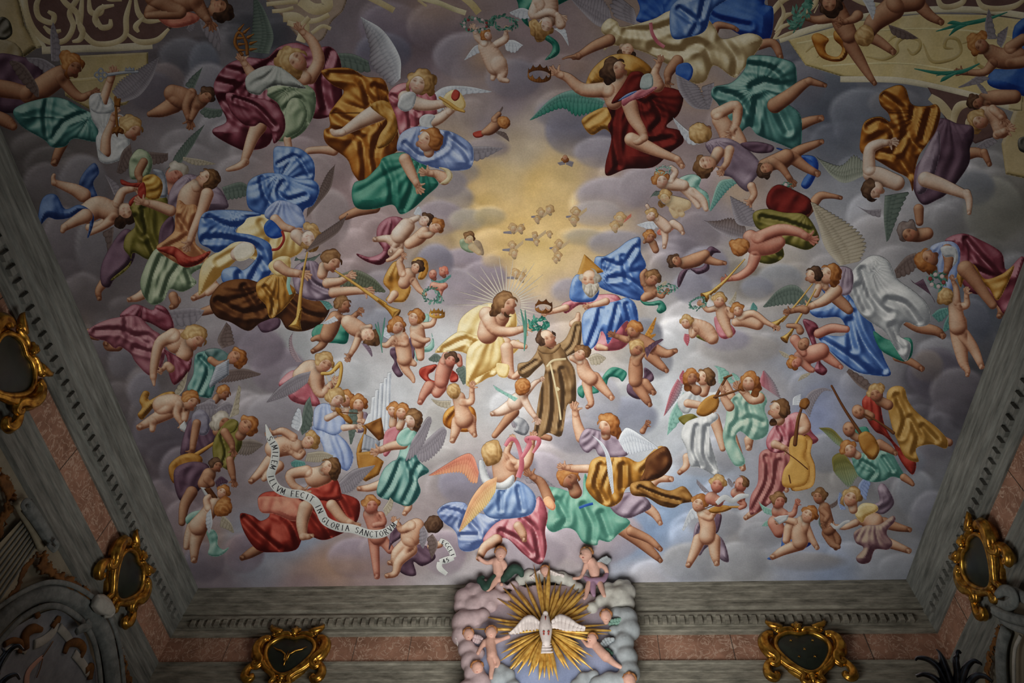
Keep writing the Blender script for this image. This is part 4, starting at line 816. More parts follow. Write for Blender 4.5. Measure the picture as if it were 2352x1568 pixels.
# ---------------------------------------------------------------- right: orange robed angel, horn blowers
A = Fig('painted_angel', 'painted angel in billowing amber robe and violet skirt, face bowed, right side', 'angel', (2100, 330))
A.wing((140, 146, 132), '1984 404 1940 420 1906 400 1872 356', '1982 370 1960 356 1930 380 1880 366', 16)
A.body('tan', ['2160 370 16 2200 360 16 2240 350 12 2262 356 8', '2260 350 9 2272 376 6f', '2110 480 12 2112 510 9'], name='legs')
A.cloth('violet_skirt', 'plum', '2150 280 2170 272 2200 284 2234 290 2236 320 2228 340 2224 380 2180 440 2150 460 2120 470 2100 440 2096 400 2130 340', (2180, 260), 11, .8)
A.cloth('robe', 'orange', '2022 240 2022 214 2060 196 2080 204 2094 240 2130 244 2150 240 2160 260 2150 300 2130 330 2110 360 2100 400 2096 440 2086 410 2050 390 2010 366 1978 350 1976 320 1986 280 2020 268 2044 280 2040 260', (2120, 260), 13, 1.1, lines=['2030 220 2070 250 2080 300 2060 340', '2100 250 2090 310 2110 340', '1996 290 2020 280 2050 300 2056 340', '2140 250 2120 320', '2020 350 2060 360 2090 400'])
A.cloth('mauve_fold', 'lilac', '2110 380 2140 320 2156 300 2160 340 2150 390 2126 440 2104 440', (2150, 280), 7, .7)
A.body('pale', ['2126 412 18 2160 424 16 2200 440 12 2222 450 9', '2220 444 10 2226 462 8 2226 488 5f', '2000 400 18 2020 404 20 2060 420 18', '1996 388 15 1998 344 13 2020 330 11 2036 328 8h'], '2006 436 22 -150 -1.0').hair('dark', 0, '1990 434 13 2002 452 12')
A.wing('wgreen', '2032 450 2030 500 2036 556', '2090 440 2070 480 2042 550').wing('wgrey', '2024 480 1990 482 1966 472', '2022 500 2000 494 1970 474')
A = Fig('painted_cloud_head', 'painted faded cherub head half lost in a pale cloud, right side', 'cherub', (2090, 540)); A.body('tan', ['2090 540 14 2110 540 16 2130 536 14'], '2088 534 24 150 -.4').hair('wbrown', 0)
A = Fig('painted_angel', 'painted angel leaning back in blue and crimson robes beside the right cornice', 'angel', (2230, 600))
A.wing('wbrown', '2104 580 2080 590 2054 620', '2110 610 2090 630 2060 640').wing('plum', '2120 640 2100 650 2090 640', '2150 700 2140 680 2100 650')
A.body('tan', ['2290 660 16 2296 690 14 2300 712 9 2296 724 7f'], name='far_foot')
A.cloth('crimson_robe', 'crim', '2170 552 2210 536 2250 550 2300 580 2312 620 2352 590 2352 700 2310 722 2290 700 2260 680 2230 672 2210 650 2196 620 2200 580', (2210, 520), 12, .9, lines=['2220 550 2260 600 2300 640', '2240 620 2290 640'])
A.cloth('yellow_lining', 'ochre', '2196 620 2216 600 2240 610 2262 640 2300 630 2330 610 2310 660 2290 690 2270 660 2240 650 2216 640 2206 660', (2210, 560), 9, 1.0)
A.cloth('blue_bodice', 'sky', '2136 570 2160 556 2190 556 2206 580 2196 640 2180 680 2160 640 2150 600', (2170, 540), 9, .7).body('tan', ['2218 618 20 2236 640 16 2280 700 10', '2176 574 14 2180 600 12 2174 622 7h'], '2130 596 24 170 .8').hair('ginger', 0, '2140 620 13 2120 610 12').cloth('sleeve', 'white', '2160 570 2176 564 2196 570 2200 596 2188 612 2190 590 2170 590', None, 7, .5)
A = Fig('painted_cherub', 'painted standing cherub seen from behind reaching up, green wings, right side', 'cherub', (2200, 740))
A.wing('teal', '2176 706 2156 710 2140 724', '2180 720 2160 740 2146 730').wing('teal', '2186 710 2170 740 2166 760', '2196 716 2186 750 2170 762')
A.body('flesh', ['2200 740 21 2204 780 19 2212 830 12 2222 850 7 2222 860 5f', '2214 770 15 2236 800 12 2254 840 7f', '2192 690 14 2196 720 17 2200 750 20', '2198 694 9 2196 664 7 2190 648 5h', '2206 704 9 2220 700 8 2220 680 6h'], '2172 680 18 110 2').hair('blond', 2, '2160 690 9')
A = Fig('painted_bouquet', 'painted bouquet of pale roses between the leaning angel and the standing cherub', 'bouquet', (2150, 640)); A.wreath(2152, 644, 16, 14, 0, 'leaf', 20, 9, flowers=6)
A = Fig('painted_angel', 'painted bare-shouldered angel in olive drape blowing a horn downwards, right', 'angel', (1760, 540))
A.wing('wgrey', '1716 550 1680 546 1646 530 1616 504', '1712 520 1680 500 1650 506 1620 508', 14, 'wbrown').wing('wgrey', '1720 520 1690 510 1676 450', '1740 520 1730 480 1680 452', 12)
A.body('tan', ['1840 496 15 1866 470 12 1884 450 10 1910 450 6 1930 454 5f', '1780 440 12 1800 480 13'], name='legs').cloth('red_drape', 'dred', '1766 440 1790 424 1830 440 1862 460 1860 490 1820 500 1780 490 1760 470', None, 10, .8)
A.cloth('olive_drape', 'olive', '1730 490 1760 480 1800 488 1850 494 1880 540 1876 560 1850 574 1800 560 1800 590 1770 606 1736 596 1740 560 1760 540 1736 520', (1860, 480), 12, 1.0, lines=['1750 500 1800 510 1860 530', '1760 570 1790 590'])
A.body('ruddy', ['1790 556 14 1770 560 24 1736 560 26 1724 546 18', '1734 590 14 1724 616 11 1700 634 9 1676 640 6h', '1740 546 14 1790 528 14 1830 532 11 1850 542 9g'], '1700 567 20 -150 -.4').hair('ginger', 2, '1684 560 10')
A = Fig('painted_horn', 'painted straight golden horn blown by the angel in olive drape', 'horn', (1660, 640)); A.tube('pipe', 'gold', '1710 596 1.5 1690 618 2 1666 644 3 1640 668 5').bell('bell', 'gold', '1644 664 4 1632 676 8 1622 680 11')
A = Fig('painted_cherub', 'painted dark cherub drifting with a violet ribbon left of the olive-draped angel', 'cherub', (1600, 600))
A.cloth('ribbon', 'plum', '1616 584 1630 566 1644 570 1656 580 1640 582 1630 600 1628 620 1604 630 1590 622 1580 620 1560 660 1556 640 1570 618 1610 614 1620 600', None, 9, .8).body('tan', ['1620 594 11 1644 602 8 1664 604 5f', '1572 604 14 1600 596 16 1620 584 11'], '1551 600 16 150 .4').hair('dark', 0)
A = Fig('painted_angel', 'painted trumpeting angel in white robe with big tawny wings, right side', 'angel', (1960, 700))
A.wing('wbrown', '1930 600 1900 570 1890 540', '1950 600 1930 590 1896 550').wing('wgreen', '1870 700 1830 656 1790 664 1752 704', '1880 690 1850 700 1810 700 1756 706', 14)
A.wing('wcream', '1930 610 1896 570 1880 520 1862 464', '1976 600 1990 560 1960 520 1870 466', 20)
A.body('tan', ['2080 730 16 2110 750 14 2150 760 11 2164 770 8f', '2060 820 10 2090 830 9 2116 846 7f'], name='legs')
A.cloth('blue_dress', 'blue', '1880 650 1920 640 1960 690 1990 720 2010 760 2030 820 2046 860 2010 862 1960 850 1900 800 1880 770 1940 770 1930 730 1880 730 1860 712 1900 690', (1960, 660), 14, 1.0, lines=['1960 720 1980 780 2030 850', '1890 780 1950 820 2000 860', '1950 740 1960 800'])
A.cloth('green_hem', 'green', '2006 760 2040 780 2090 776 2096 810 2080 830 2050 820 2020 800', None, 9, .7).cloth('white_robe', 'white', '1948 640 1980 600 2010 586 2040 600 2060 640 2100 670 2130 700 2136 740 2110 750 2080 740 2066 770 2092 790 2080 830 2050 790 2030 760 2000 740 1976 720 1960 690', (2000, 610), 16, .9, lines=['1980 620 2000 680 2040 720', '2040 690 2080 700 2110 740', '2050 750 2070 800', '1970 660 1990 710'])
A.cloth('blouse', 'lilac', '1904 630 1930 612 1956 620 1960 650 1950 676 1920 676 1904 660', (1950, 600), 9, .7, light=(-.4, -.6, .9)).body('tan', ['1910 676 14 1938 700 13 1950 712 10'], name='upper_arm')
A.body('flesh', ['1920 668 15 1894 690 12 1866 702 8h', '1896 660 8 1888 654 6h'], '1905 630 22 60 -.9', name='arm_and_head').hair('ginger', 1, '1924 624 10')
A = Fig('painted_angel', 'painted brown-haired angel peering from behind the white-robed trumpeter', 'angel', (1866, 634)); A.body('flesh', ['1880 660 9 1874 676 8'], '1868 632 18 70 -.9').hair('dark', 0)
A = Fig('painted_trumpet', 'painted upper trumpet of the crossing pair blown beside the white-robed angel', 'trumpet', (1830, 700)); A.tube('pipe', 'gold', '1866 652 1.5 1836 690 2 1806 726 3 1796 736 4').bell('bell', 'gold', '1800 730 4 1786 744 8 1780 746 10')
A = Fig('painted_trumpet', 'painted lower trumpet of the crossing pair blown beside the white-robed angel', 'trumpet', (1850, 720)); A.tube('pipe', 'gold', '1874 664 1.5 1850 706 2.4 1824 750 3 1814 768 4').bell('bell', 'gold', '1818 760 4 1810 774 8 1804 777 9')
A = Fig('painted_angel', 'painted hand and sleeve in blue supporting the upper trumpet', 'arm', (1840, 710)); A.body('tan', ['1850 712 10 1836 710 8 1820 714 6h'])
A = Fig('painted_cherub', 'painted rosy cherub on its back wound in a mauve scarf below the trumpets', 'cherub', (1860, 810))
A.wing('wcream', '1814 816 1800 808 1788 804', '1816 824 1800 820 1790 808').wing('wcream', '1856 856 1840 862 1832 876', '1866 852 1856 864 1836 874')
A.cloth('scarf', 'crim', '1844 734 1870 740 1880 754 1870 762 1876 790 1890 810 1884 830 1900 850 1890 862 1870 850 1876 830 1868 800 1856 770', None, 9, .9)
A.body('ruddy', ['1900 820 12 1918 834 9 1930 842 6f', '1880 766 11 1910 754 11 1944 756 8', '1836 820 14 1856 816 20 1886 806 19', '1826 780 12 1840 800 11 1846 812 8', '1836 826 9 1858 846 8 1866 850 6'], '1826 832 16 -160 -.4').hair('ginger', 0)
A.body('tan', ['1838 760 9 1832 750 7 1810 748 5'], '1846 790 15 -120 0', name='second_face')
# the trio on the small cloud
A = Fig('painted_cherub', 'painted bald-browed cherub praying at the left of the wreath group, right of centre', 'cherub', (1600, 750))
A.wing('rose', '1572 766 1570 780 1578 794', '1584 768 1584 782 1580 794').cloth('drape', 'olive', '1600 770 1640 756 1650 780 1640 790 1610 780', None, 8, .8)
A.body('flesh', ['1590 740 11 1620 758 19 1636 776 15', '1598 758 9 1590 770 7 1586 754 5'], '1577 740 15 100 -.5').hair('blond', 0)
A = Fig('painted_cherub', 'painted middle cherub lifting a green wreath, red drape, right of centre', 'cherub', (1655, 710))
A.wing('wcream', '1640 696 1630 686 1628 678', '1648 694 1640 684 1630 676').wing('wcream', '1672 696 1684 680 1690 668', '1680 702 1690 690 1692 672').cloth('drape', 'rose', '1640 730 1660 730 1690 760 1670 778 1650 770', None, 8, .8)
A.body('flesh', ['1656 704 12 1660 724 15 1668 750 11 1676 768 8', '1644 708 7 1626 712 6 1616 704 5h', '1672 712 8 1680 726 7'], '1652 690 16 80 .2').hair('blond', 0)
A = Fig('painted_cherub', 'painted crouching cherub with teal wing leaning on a cloud, right of centre', 'cherub', (1705, 730))
A.wing('teal', '1722 712 1726 700 1730 694', '1738 716 1740 706 1732 696').body('flesh', ['1690 740 10 1712 736 15 1740 744 14', '1700 728 9 1730 720 8 1760 740 6 1776 748 5h'], '1694 712 15 110 0').hair('ginger', 0)
A = Fig('painted_wreath', 'painted small green wreath raised by the middle cherub right of the throne', 'wreath', (1602, 696)); A.wreath(1602, 696, 17, 11, -.4, 'leaf', 20, 5)
# ---------------------------------------------------------------- cherubs right of the golden opening
A = Fig('painted_cherub', 'painted ginger cherub in sea-green sash with a floral circlet, right of the glow', 'cherub', (1550, 430))
A.cloth('sash', 'mint', '1560 410 1590 400 1610 410 1606 430 1626 446 1630 480 1618 476 1600 440 1580 440 1560 430', None, 9, .9).body('pale', ['1570 430 12 1590 450 11 1604 474 6', '1534 424 13 1552 424 15 1570 426 13', '1540 414 8 1552 396 7 1542 384 5', '1590 440 10 1614 460 9 1622 480 6'], '1518 414 19 100 .3').hair('ginger', 0, '1504 416 8')
A = Fig('painted_cherub', 'painted yellow-green toned cherub lying under the ginger one, right of the glow', 'cherub', (1550, 475))
A.wing('wgreen', '1510 450 1496 452 1484 470', '1520 440 1504 440 1486 466').body('haze', ['1540 462 14 1560 470 17 1576 470 12', '1546 480 10 1552 494 8', '1560 484 9 1566 492 7'], '1528 452 15 110 -.4').hair('blond', 0, '1520 468 9')
A = Fig('painted_cherub', 'painted small cherub with coral loincloth kicking both feet, right of the glow', 'cherub', (1530, 515))
A.wing('wwhite', '1510 510 1490 508 1462 516', '1516 520 1496 528 1470 520').cloth('loincloth', 'coral', '1510 530 1530 516 1548 506 1552 520 1536 534 1514 540', None, 8, .8).body('pale', ['1546 514 10 1560 522 8 1568 534 5f', '1526 530 9 1528 548 7 1526 566 5f', '1506 500 10 1522 514 13 1532 524 12', '1508 502 6 1496 488 5 1486 472 4'], '1496 494 14 70 .1').hair('blond', 0)
A = Fig('painted_cherub', 'painted auburn cherub looking down below the coral loincloth', 'cherub', (1500, 555)); A.body('tan', ['1500 560 9 1506 574 8', '1486 548 6 1480 556 4'], '1492 544 14 80 .5').hair('ginger', 0)
A = Fig('painted_branch', 'painted floral circlet held over the ginger cherub near the red hem', 'circlet', (1524, 390)); A.wreath(1524, 391, 16, 7, -.2, 'mint', 16, 4)
# faded seraph heads in the light
for (nm, lb, hs) in (('painted_seraph_heads', 'painted faded trio of seraph heads at the top of the golden glow', [(1242, 488, 9, 90, .4), (1262, 482, 10, 60, -.4), (1234, 504, 8, 90, -.2)]),
        ('painted_seraph_heads', 'painted pair of faded seraph heads at the right rim of the glow', [(1322, 488, 11, 90, .4), (1318, 506, 11, 90, -.2)]),
        ('painted_seraph_heads', 'painted pair of seraph heads with a red wing right of the glow', [(1424, 502, 13, 90, -.3), (1412, 520, 11, 80, .4)]),
        ('painted_seraph_heads', 'painted two seraph heads on a mauve wisp left in the glow', [(1178, 524, 10, 100, .3), (1196, 526, 9, 80, -.3)]),
        ('painted_seraph_heads', 'painted stacked seraph heads with green wing low in the glow', [(1176, 564, 9, 90, .3), (1180, 582, 10, 110, .3)]),
        ('painted_seraph_heads', 'painted column of four pale seraph heads right in the glow', [(1284, 560, 9, 90, .4), (1276, 574, 8, 90, -.2), (1282, 588, 9, 90, 0), (1276, 596, 7, 90, .3)]),
        ('painted_seraph_heads', 'painted tiny dark seraph heads in the middle of the glow', [(1228, 540, 7, 60, .3), (1232, 556, 7, 90, 0), (1262, 538, 7, 80, .3)]),
        ('painted_seraph_heads', 'painted seraph pair glowing just above the radiant head of the seated figure', [(1184, 628, 10, 110, .2), (1198, 636, 10, 90, -.2)])):
    A = Fig(nm, lb, 'cherub heads', hs[0][:2])
    for i, h_ in enumerate(hs):
        if i == 0: A.wing('haze' if hs[0][0] != 1424 else 'coral', '%g %g %g %g' % (h_[0]+4, h_[1]+4, h_[0]+26, h_[1]-12), '%g %g %g %g' % (h_[0]+6, h_[1]+12, h_[0]+26, h_[1]-4), 5).wing('wgrey', '%g %g %g %g' % (h_[0]-4, h_[1]+6, h_[0]-22, h_[1]+8), '%g %g %g %g' % (h_[0]-2, h_[1]+14, h_[0]-22, h_[1]+12), 5)
        A.body('haze', ['%g %g %g %g %g %g' % (h_[0], h_[1]+h_[2]*.6, h_[2]*.5, h_[0]+2, h_[1]+h_[2], h_[2]*.4)], h_, name='head').hair(((150, 116, 74), (186, 150, 102), (212, 184, 138)), 0)
A = Fig('painted_couple', 'painted shadowy couple of draped souls at the left rim of the glow', 'figures', (1080, 565))
A.cloth('green_drape', 'sage', '1056 552 1070 550 1090 576 1078 580 1060 570', None, 7, .6).cloth('brown_drape', ((120, 100, 80), (156, 134, 108), (186, 166, 140)), '1090 552 1104 556 1112 580 1106 586 1090 572', None, 7, .6).body('haze', ['1084 566 9 1100 580 6'], '1077 546 13 60 .5').hair('hair', 0)
A = Fig('painted_seraph_heads', 'painted two pink cherub faces peeking under a dark cloud left of the glow', 'cherub heads', (1005, 630))
A.wing('teal', '990 640 1010 644 1036 630', '990 646 1014 652 1036 636').body('ruddy', ['994 636 6 998 640 5'], '994 630 11 80 -.2', name='head').body('ruddy', ['1016 626 6 1020 634 5'], '1018 624 11 60 -.2', name='head').hair('coral', 0)
A = Fig('painted_seraph_heads', 'painted brown figure with raised arms under the pink cherub faces', 'figure', (1006, 660)); A.body('ruddy', ['996 656 9 1010 660 10 1022 656 7', '1014 664 6 1010 680 4'])
A = Fig('painted_winged_cherub', 'painted winged cherub head peeping under the large cloud left of the red hem', 'cherub head', (1300, 370)); A.wing('wgrey', '1300 366 1318 372', '1300 378 1314 384', 5).wing('wgrey', '1298 368 1280 374', '1298 378 1286 380', 5).body('tan', ['1300 366 6 1302 368 5'], '1298 364 8 -90 0').hair('ginger', 0)
# ================================================================ left side
A = Fig('painted_cherub', 'painted reclining cherub wrapped in dark blue, one foot up, far left', 'cherub', (220, 470))
A.wing('wgrey', '262 448 250 420 240 400', '282 440 268 420 246 404').wing('wbrown', '262 520 258 560 250 608', '234 534 244 560 248 600')
A.cloth('blue_drape', ((20, 34, 74), (56, 80, 132), (110, 134, 178)), '182 428 190 400 216 374 228 396 214 420 224 452 204 450', None, 8, .8)
A.body('flesh', ['192 448 17 172 436 14 138 424 9 124 418 7', '124 420 7 122 408 5 124 402 4', '206 522 10 232 514 9 262 494 11'], name='raised_leg')
A.body('flesh', ['200 490 24 226 476 26 258 486 22', '270 466 12 282 440 10 304 434 7h', '262 500 13 236 520 9 208 534 7'], '292 488 22 -60 .2').hair('dark', 0, '276 512 14 296 504 12')
A.cloth('blue_drape', ((20, 38, 84), (62, 92, 150), (122, 150, 196)), '88 520 92 470 106 448 130 448 150 480 180 470 204 480 216 500 210 530 200 548 206 506 190 484 160 500 130 504 110 500', (150, 420), 9, .9).body('flesh', ['196 496 17 176 506 13 148 522 9', '148 522 8 144 530 6'], name='bent_leg')
A = Fig('painted_angel', 'painted angel in olive mantle holding a golden helmet, face in shadow, left', 'angel', (330, 500))
A.wing('wbrown', '300 330 280 350 268 396', '306 370 290 392 278 400').wing('wbrown', '340 348 380 352 386 350', '340 380 370 376 386 368').wing('wgreen', '380 390 410 380 440 340 468 290', '404 372 400 360 430 320 470 286', 16).wing('wcream', '420 360 460 366 496 376', '420 368 450 380 490 378', 8)
A.body('tan', ['238 650 11 226 668 8 228 684 6f'], name='foot').cloth('purple_skirt', 'plum', '236 600 280 530 310 540 306 600 264 640 250 660 232 650', None, 9, .8)
A.cloth('olive_mantle', 'olive', '300 470 340 450 380 450 392 500 390 560 370 590 340 596 306 580 298 612 264 640 256 640 300 600 284 570 290 540 310 520 304 490', (340, 440), 11, 1.0, lines=['330 480 340 540 360 590', '310 500 330 540'])
A.cloth('hood', 'sage', '296 384 300 362 318 342 340 350 350 370 346 394 336 410 318 412 300 410', None, 8, .9).body('tan', ['330 372 10 318 396 10 322 412 7h'], name='raised_arm').body('ruddy', ['396 440 12 394 420 14'], '404 400 25 30 .4').hair('hgrey', 0).cloth('collar', 'silver', '350 390 372 392 382 410 384 450 360 450 368 420', None, 6, .6)
A = Fig('painted_helmet', 'painted embossed golden helmet with red ribbons, left', 'helmet', (350, 430))
A.cloth('ribbon', 'red', '278 412 300 420 324 420 320 430 300 428 280 424', None, 6, .7).cloth('ribbon', 'red', '296 464 310 450 330 444 330 456 310 462 300 474', None, 6, .7).cloth('dome', 'gold', '328 408 350 400 368 410 374 430 364 456 340 456 330 440', None, 9, .8).cloth('lining', 'red', '318 430 330 418 336 440 330 458 318 450', None, 5, .4)
A = Fig('painted_angel', 'painted youth in peach tunic and sage skirt looking up, left', 'angel', (450, 520))
A.wing('wgreen', '510 430 550 418 570 426', '520 460 550 456 566 450').body('flesh', ['340 668 13 318 682 10 298 688 6f', '404 690 12 400 700 9'], name='legs').body('tan', ['398 680 11 402 696 10 396 704 7f'], name='far_foot')
A.cloth('far_mantle', 'lilac', '390 440 410 412 440 400 500 430 522 460 520 480 470 486 440 500 400 480 386 474', (440, 400), 9, .8).cloth('far_mantle', 'plum', '364 560 370 520 396 496 400 540 370 566', None, 6, .6)
A.cloth('skirt', 'sage', '362 570 400 580 450 600 470 610 440 630 452 650 420 670 390 664 376 690 350 700 330 680 322 650 330 620 344 590', (400, 540), 13, .9, lines=['370 590 350 640 340 690', '410 610 390 640 376 680', '430 620 440 650'])
A.body('flesh', ['428 478 24 436 450 26 452 430 20', '452 430 12 462 412 11'], '476 410 22 40 -1.0').hair('hair', 0, '492 412 15 480 424 14')
A.cloth('tunic', ((120, 66, 40), (188, 128, 84), (220, 176, 128)), '410 460 428 470 448 470 456 490 452 530 450 560 480 580 486 576 470 600 440 612 416 610 360 572 380 550 400 530 402 500', (440, 450), 13, 1.0, lines=['410 500 430 540 380 570', '450 500 440 550 470 590']).cloth('red_fold', 'red', '360 572 400 566 440 590 484 576 460 604 430 614 410 606 400 590', (420, 540), 8, .9)
A.body('flesh', ['476 446 15 462 490 12 444 530 9 436 552 8h', '392 484 13 360 472 11 336 466 8h'], name='arms')
A = Fig('painted_angel', 'painted upside-down angel in swirling blue mantle and cream dress, centre-left', 'angel', (600, 500))
A.wing('wbrown', '704 500 730 470 760 430 770 376', '706 480 730 440 750 400 768 380', 18)
A.cloth('mantle_crest', 'blue', '630 340 650 336 690 342 720 370 722 410 710 420 660 416 632 400 628 370', (640, 420), 10, .9, lines=['640 376 680 360 710 400'])
A.cloth('mantle', 'blue', '570 420 600 400 640 398 680 410 720 414 734 436 720 470 700 480 690 500 660 488 620 500 590 490 568 470', (640, 400), 12, 1.0, lines=['600 410 610 450 640 490', '650 420 640 440 660 460 700 450'])
A.body('flesh', ['488 652 12 470 670 10 446 684 7f', '496 660 11 478 672 8'], name='feet')
A.cloth('cream_dress', 'yellow', '552 510 580 494 640 496 660 520 700 540 690 580 640 600 600 600 560 590 540 600 500 640 462 676 456 672 460 620 480 590 530 560', (690, 470), 14, .7, lines=['500 600 540 580 590 590', '600 510 620 550 610 590'])
A.body('pale', ['580 560 14 560 572 17 544 584 15'], name='knee').cloth('knee_light', ((196, 184, 150), (224, 218, 198), (238, 236, 226)), '536 574 556 558 580 562 584 580 566 596 544 598', None, 5, .3)
A.cloth('mantle_fold', 'blue', '456 520 470 488 520 482 580 486 600 494 570 500 560 512 540 532 580 540 620 560 626 600 620 630 592 660 584 690 552 700 530 670 510 644 512 620 540 612 560 620 590 590 580 560 540 556 500 580 480 570 458 556', (540, 500), 13, 1.0, lines=['480 500 520 520 560 520', '470 550 520 550 590 570 610 610', '550 630 560 690', '600 600 580 640'])
A.cloth('sleeve', 'sky', '612 480 640 460 680 470 696 490 700 520 670 526 640 512 610 500', (650, 450), 8, .9).body('flesh', ['632 504 12 650 520 10 668 526 8h'], name='arm').cloth('dark_blue_bodice', 'deep', '606 520 620 504 640 520 650 540 630 548 612 540', None, 6, .6).strip('belt', 'red', '648 530 652 550 640 570 624 574', 6)
A.body('pale', ['680 540 14 694 552 14'], '712 552 22 -70 .2', name='head').hair('blond', 0, '716 530 17 730 546 14 706 520 10')
A = Fig('painted_angel', 'painted trumpeting angel in brown skirt and violet shirt, left of centre', 'angel', (680, 650))
A.wing('wgreen', '700 620 690 600 680 590', '740 580 720 590 676 600').wing('wbrown', '700 580 740 560 780 530 798 490', '730 540 760 520 790 500 800 492', 16).wing((90, 96, 76), '780 630 820 620 860 640 886 668', '770 656 820 664 850 670 884 672', 14)
A.body('tan', ['486 710 11 466 716 9 458 718 6'], name='foot').cloth('violet_hem', 'plum', '590 730 640 730 640 752 610 764 596 756', None, 6, .6)
A.cloth('brown_skirt', 'brown', '482 690 510 650 560 640 600 650 640 660 700 680 740 690 758 706 740 740 700 760 660 756 640 730 600 740 570 760 530 740 496 726', (620, 650), 12, 1.0, lines=['500 690 560 720 640 700', '660 690 700 720 740 730', '560 660 600 720'])
A.cloth('ochre_over', 'ochre', '590 650 620 632 654 630 664 650 680 670 660 700 640 720 620 730 610 700 592 680', (640, 620), 10, 1.0, lines=['610 660 630 690 624 724'])
A.cloth('cream_sleeve', 'yellow', '616 610 640 590 664 590 668 610 660 630 636 634', None, 7, .7).cloth('violet_shirt', 'lilac', '674 620 700 600 730 604 744 640 780 660 776 680 740 690 716 690 690 680 676 660', (710, 590), 11, .9, lines=['700 620 720 650 760 670']).strip('girdle', 'mint', '664 636 662 656 668 676', 8)
A.body('flesh', ['640 610 13 660 624 11 684 628 9h', '752 650 12 780 646 9 792 640 8h', '766 672 12 806 668 10 832 668 8h', '740 630 12 744 612 12'], '762 600 22 60 .9', name='arms_and_head').hair('hair', 0, '750 590 14 766 582 12')
A = Fig('painted_trumpet', 'painted trumpet held upright with its bell resting below, left of centre', 'trumpet', (690, 680)); A.tube('pipe', 'gold', '706 580 2 698 620 2.6 690 680 4 686 730 6').bell('bell', 'gold', '686 726 6 682 744 10 680 746 14')
A = Fig('painted_trumpet', 'painted long trumpet slanting down to the right from the violet-shirted angel', 'trumpet', (850, 680)); A.tube('pipe', 'gold', '770 622 2 810 648 3 850 676 4 884 700 6').bell('bell', 'gold', '880 698 6 900 714 10 906 718 12')
A = Fig('painted_angel', 'painted leaning angel in dusty pink robe pointing down, lower left', 'angel', (360, 780))
A.wing('wgrey', '470 712 440 706 400 710 376 716', '460 730 440 750 410 750 396 748')
A.cloth('far_drape', 'crim', '276 728 300 702 320 700 350 712 360 700 384 710 400 750 380 760 340 740', (330, 690), 9, .9)
A.body('tan', ['204 766 12 224 772 10', '270 794 13 250 796 10 244 790 7f'], name='feet')
A.cloth('robe', ((88, 40, 50), (156, 96, 108), (204, 154, 160)), '200 760 240 736 290 726 320 728 350 756 370 770 380 800 372 840 350 860 336 858 310 830 300 812 276 796 264 800 244 784 216 776', (300, 700), 13, .8, lines=['220 760 280 760 340 790', '290 730 296 770 340 772 370 800', '310 800 350 810'])
A.body('flesh', ['404 790 22 420 780 24 424 812 20', '398 770 17 366 790 13 354 840 10 352 866 8', '352 866 7 354 884 3'], '450 776 24 40 .9', name='torso').hair('blond', 1, '436 760 13 446 756 12').cloth('bodice', 'crim', '376 802 400 814 430 830 440 820 436 850 408 880 396 880 386 850 384 824', (400, 780), 9, .9).body('flesh', ['392 846 10 384 838 8 376 846 5h'], name='hand')
A = Fig('painted_angel', 'painted angel in teal robe playing pan pipes, lower left', 'angel', (490, 840))
A.wing('wbrown', '510 800 500 780 520 740', '540 790 536 770 530 750').wing('wbrown', '520 850 560 846 600 858', '500 880 540 876 596 862', 14)
A.cloth('robe', 'teal', '446 830 452 812 480 804 510 806 530 820 520 850 500 870 490 900 480 914 440 904 430 890 444 860', (480, 790), 12, .8, lines=['460 820 480 850 460 900']).cloth('sleeve', (76, 110, 108), '470 806 500 800 526 816 520 836 490 830', None, 7, .6)
A.body('tan', ['484 826 8 500 836 8 514 832 5h'], '542 820 20 20 -.3', name='arm_and_head').hair('ginger', 0, '556 826 13 548 836 11')
A = Fig('painted_pan_pipes', 'painted set of silvery pan pipes, lower left', 'pan pipes', (500, 860)); A.cloth('pipes', 'silver', '526 824 526 860 482 892 480 884 496 840', None, 5, .1, sharp=True, stripes=(.55, .9))
A = Fig('painted_angel', 'painted small profile head in amber below the pan pipes, lower left', 'angel', (512, 900)); A.body('tan', ['500 912 9 494 920 8'], '514 902 15 60 .9').hair('ginger', 0)
A = Fig('painted_cherub', 'painted cherub on an ochre drape handing down a paper, lower left', 'cherub', (400, 930))
A.wing('wcream', '408 912 424 890 432 852', '400 900 412 880 430 856').wing('wgrey', '452 936 480 916 494 920', '446 950 480 950 494 930')
A.cloth('drape', 'ochre', '320 920 330 898 344 902 340 920 376 902 400 900 396 916 360 930 340 950 326 964 316 952 326 936', None, 9, 1.0)
A.body('flesh', ['386 946 17 352 964 13 322 980 8f', '352 968 9 350 986 7', '372 930 22 396 926 22 420 930 17', '412 930 10 406 950 9 416 970 6h', '428 940 9 424 962 8'], '438 920 20 60 .8').hair('ginger', 0)
A = Fig('painted_paper', 'painted sheet of paper between the cherub and the violet-dressed angel, lower left', 'paper', (424, 980)); A.cloth('sheet', 'white', '414 976 424 966 432 984 424 992 412 984', None, 4, .2, sharp=True)
A = Fig('painted_angel', 'painted angel in grey-violet blouse leaning over the lute, lower left', 'angel', (470, 1010))
A.wing('wgrey', '450 930 480 920 500 930', '456 946 480 960 494 944').wing('wgrey', '494 940 520 924 536 930', '500 960 520 956 536 940')
A.cloth('dress', 'plum', '428 980 440 960 470 950 482 970 500 1000 480 1030 450 1050 430 1060 414 1040', (450, 930), 11, .8).cloth('blouse', ((66, 62, 76), (118, 114, 130), (170, 168, 182)), '440 970 444 948 464 940 482 960 480 990 466 1000 448 990', None, 8, .7)
A.body('tan', ['452 972 10 446 1004 9 442 1030 7h', '500 990 12 504 976 12'], '510 968 20 80 .8', name='arm_and_head').hair('hgrey', 0, '494 976 13')
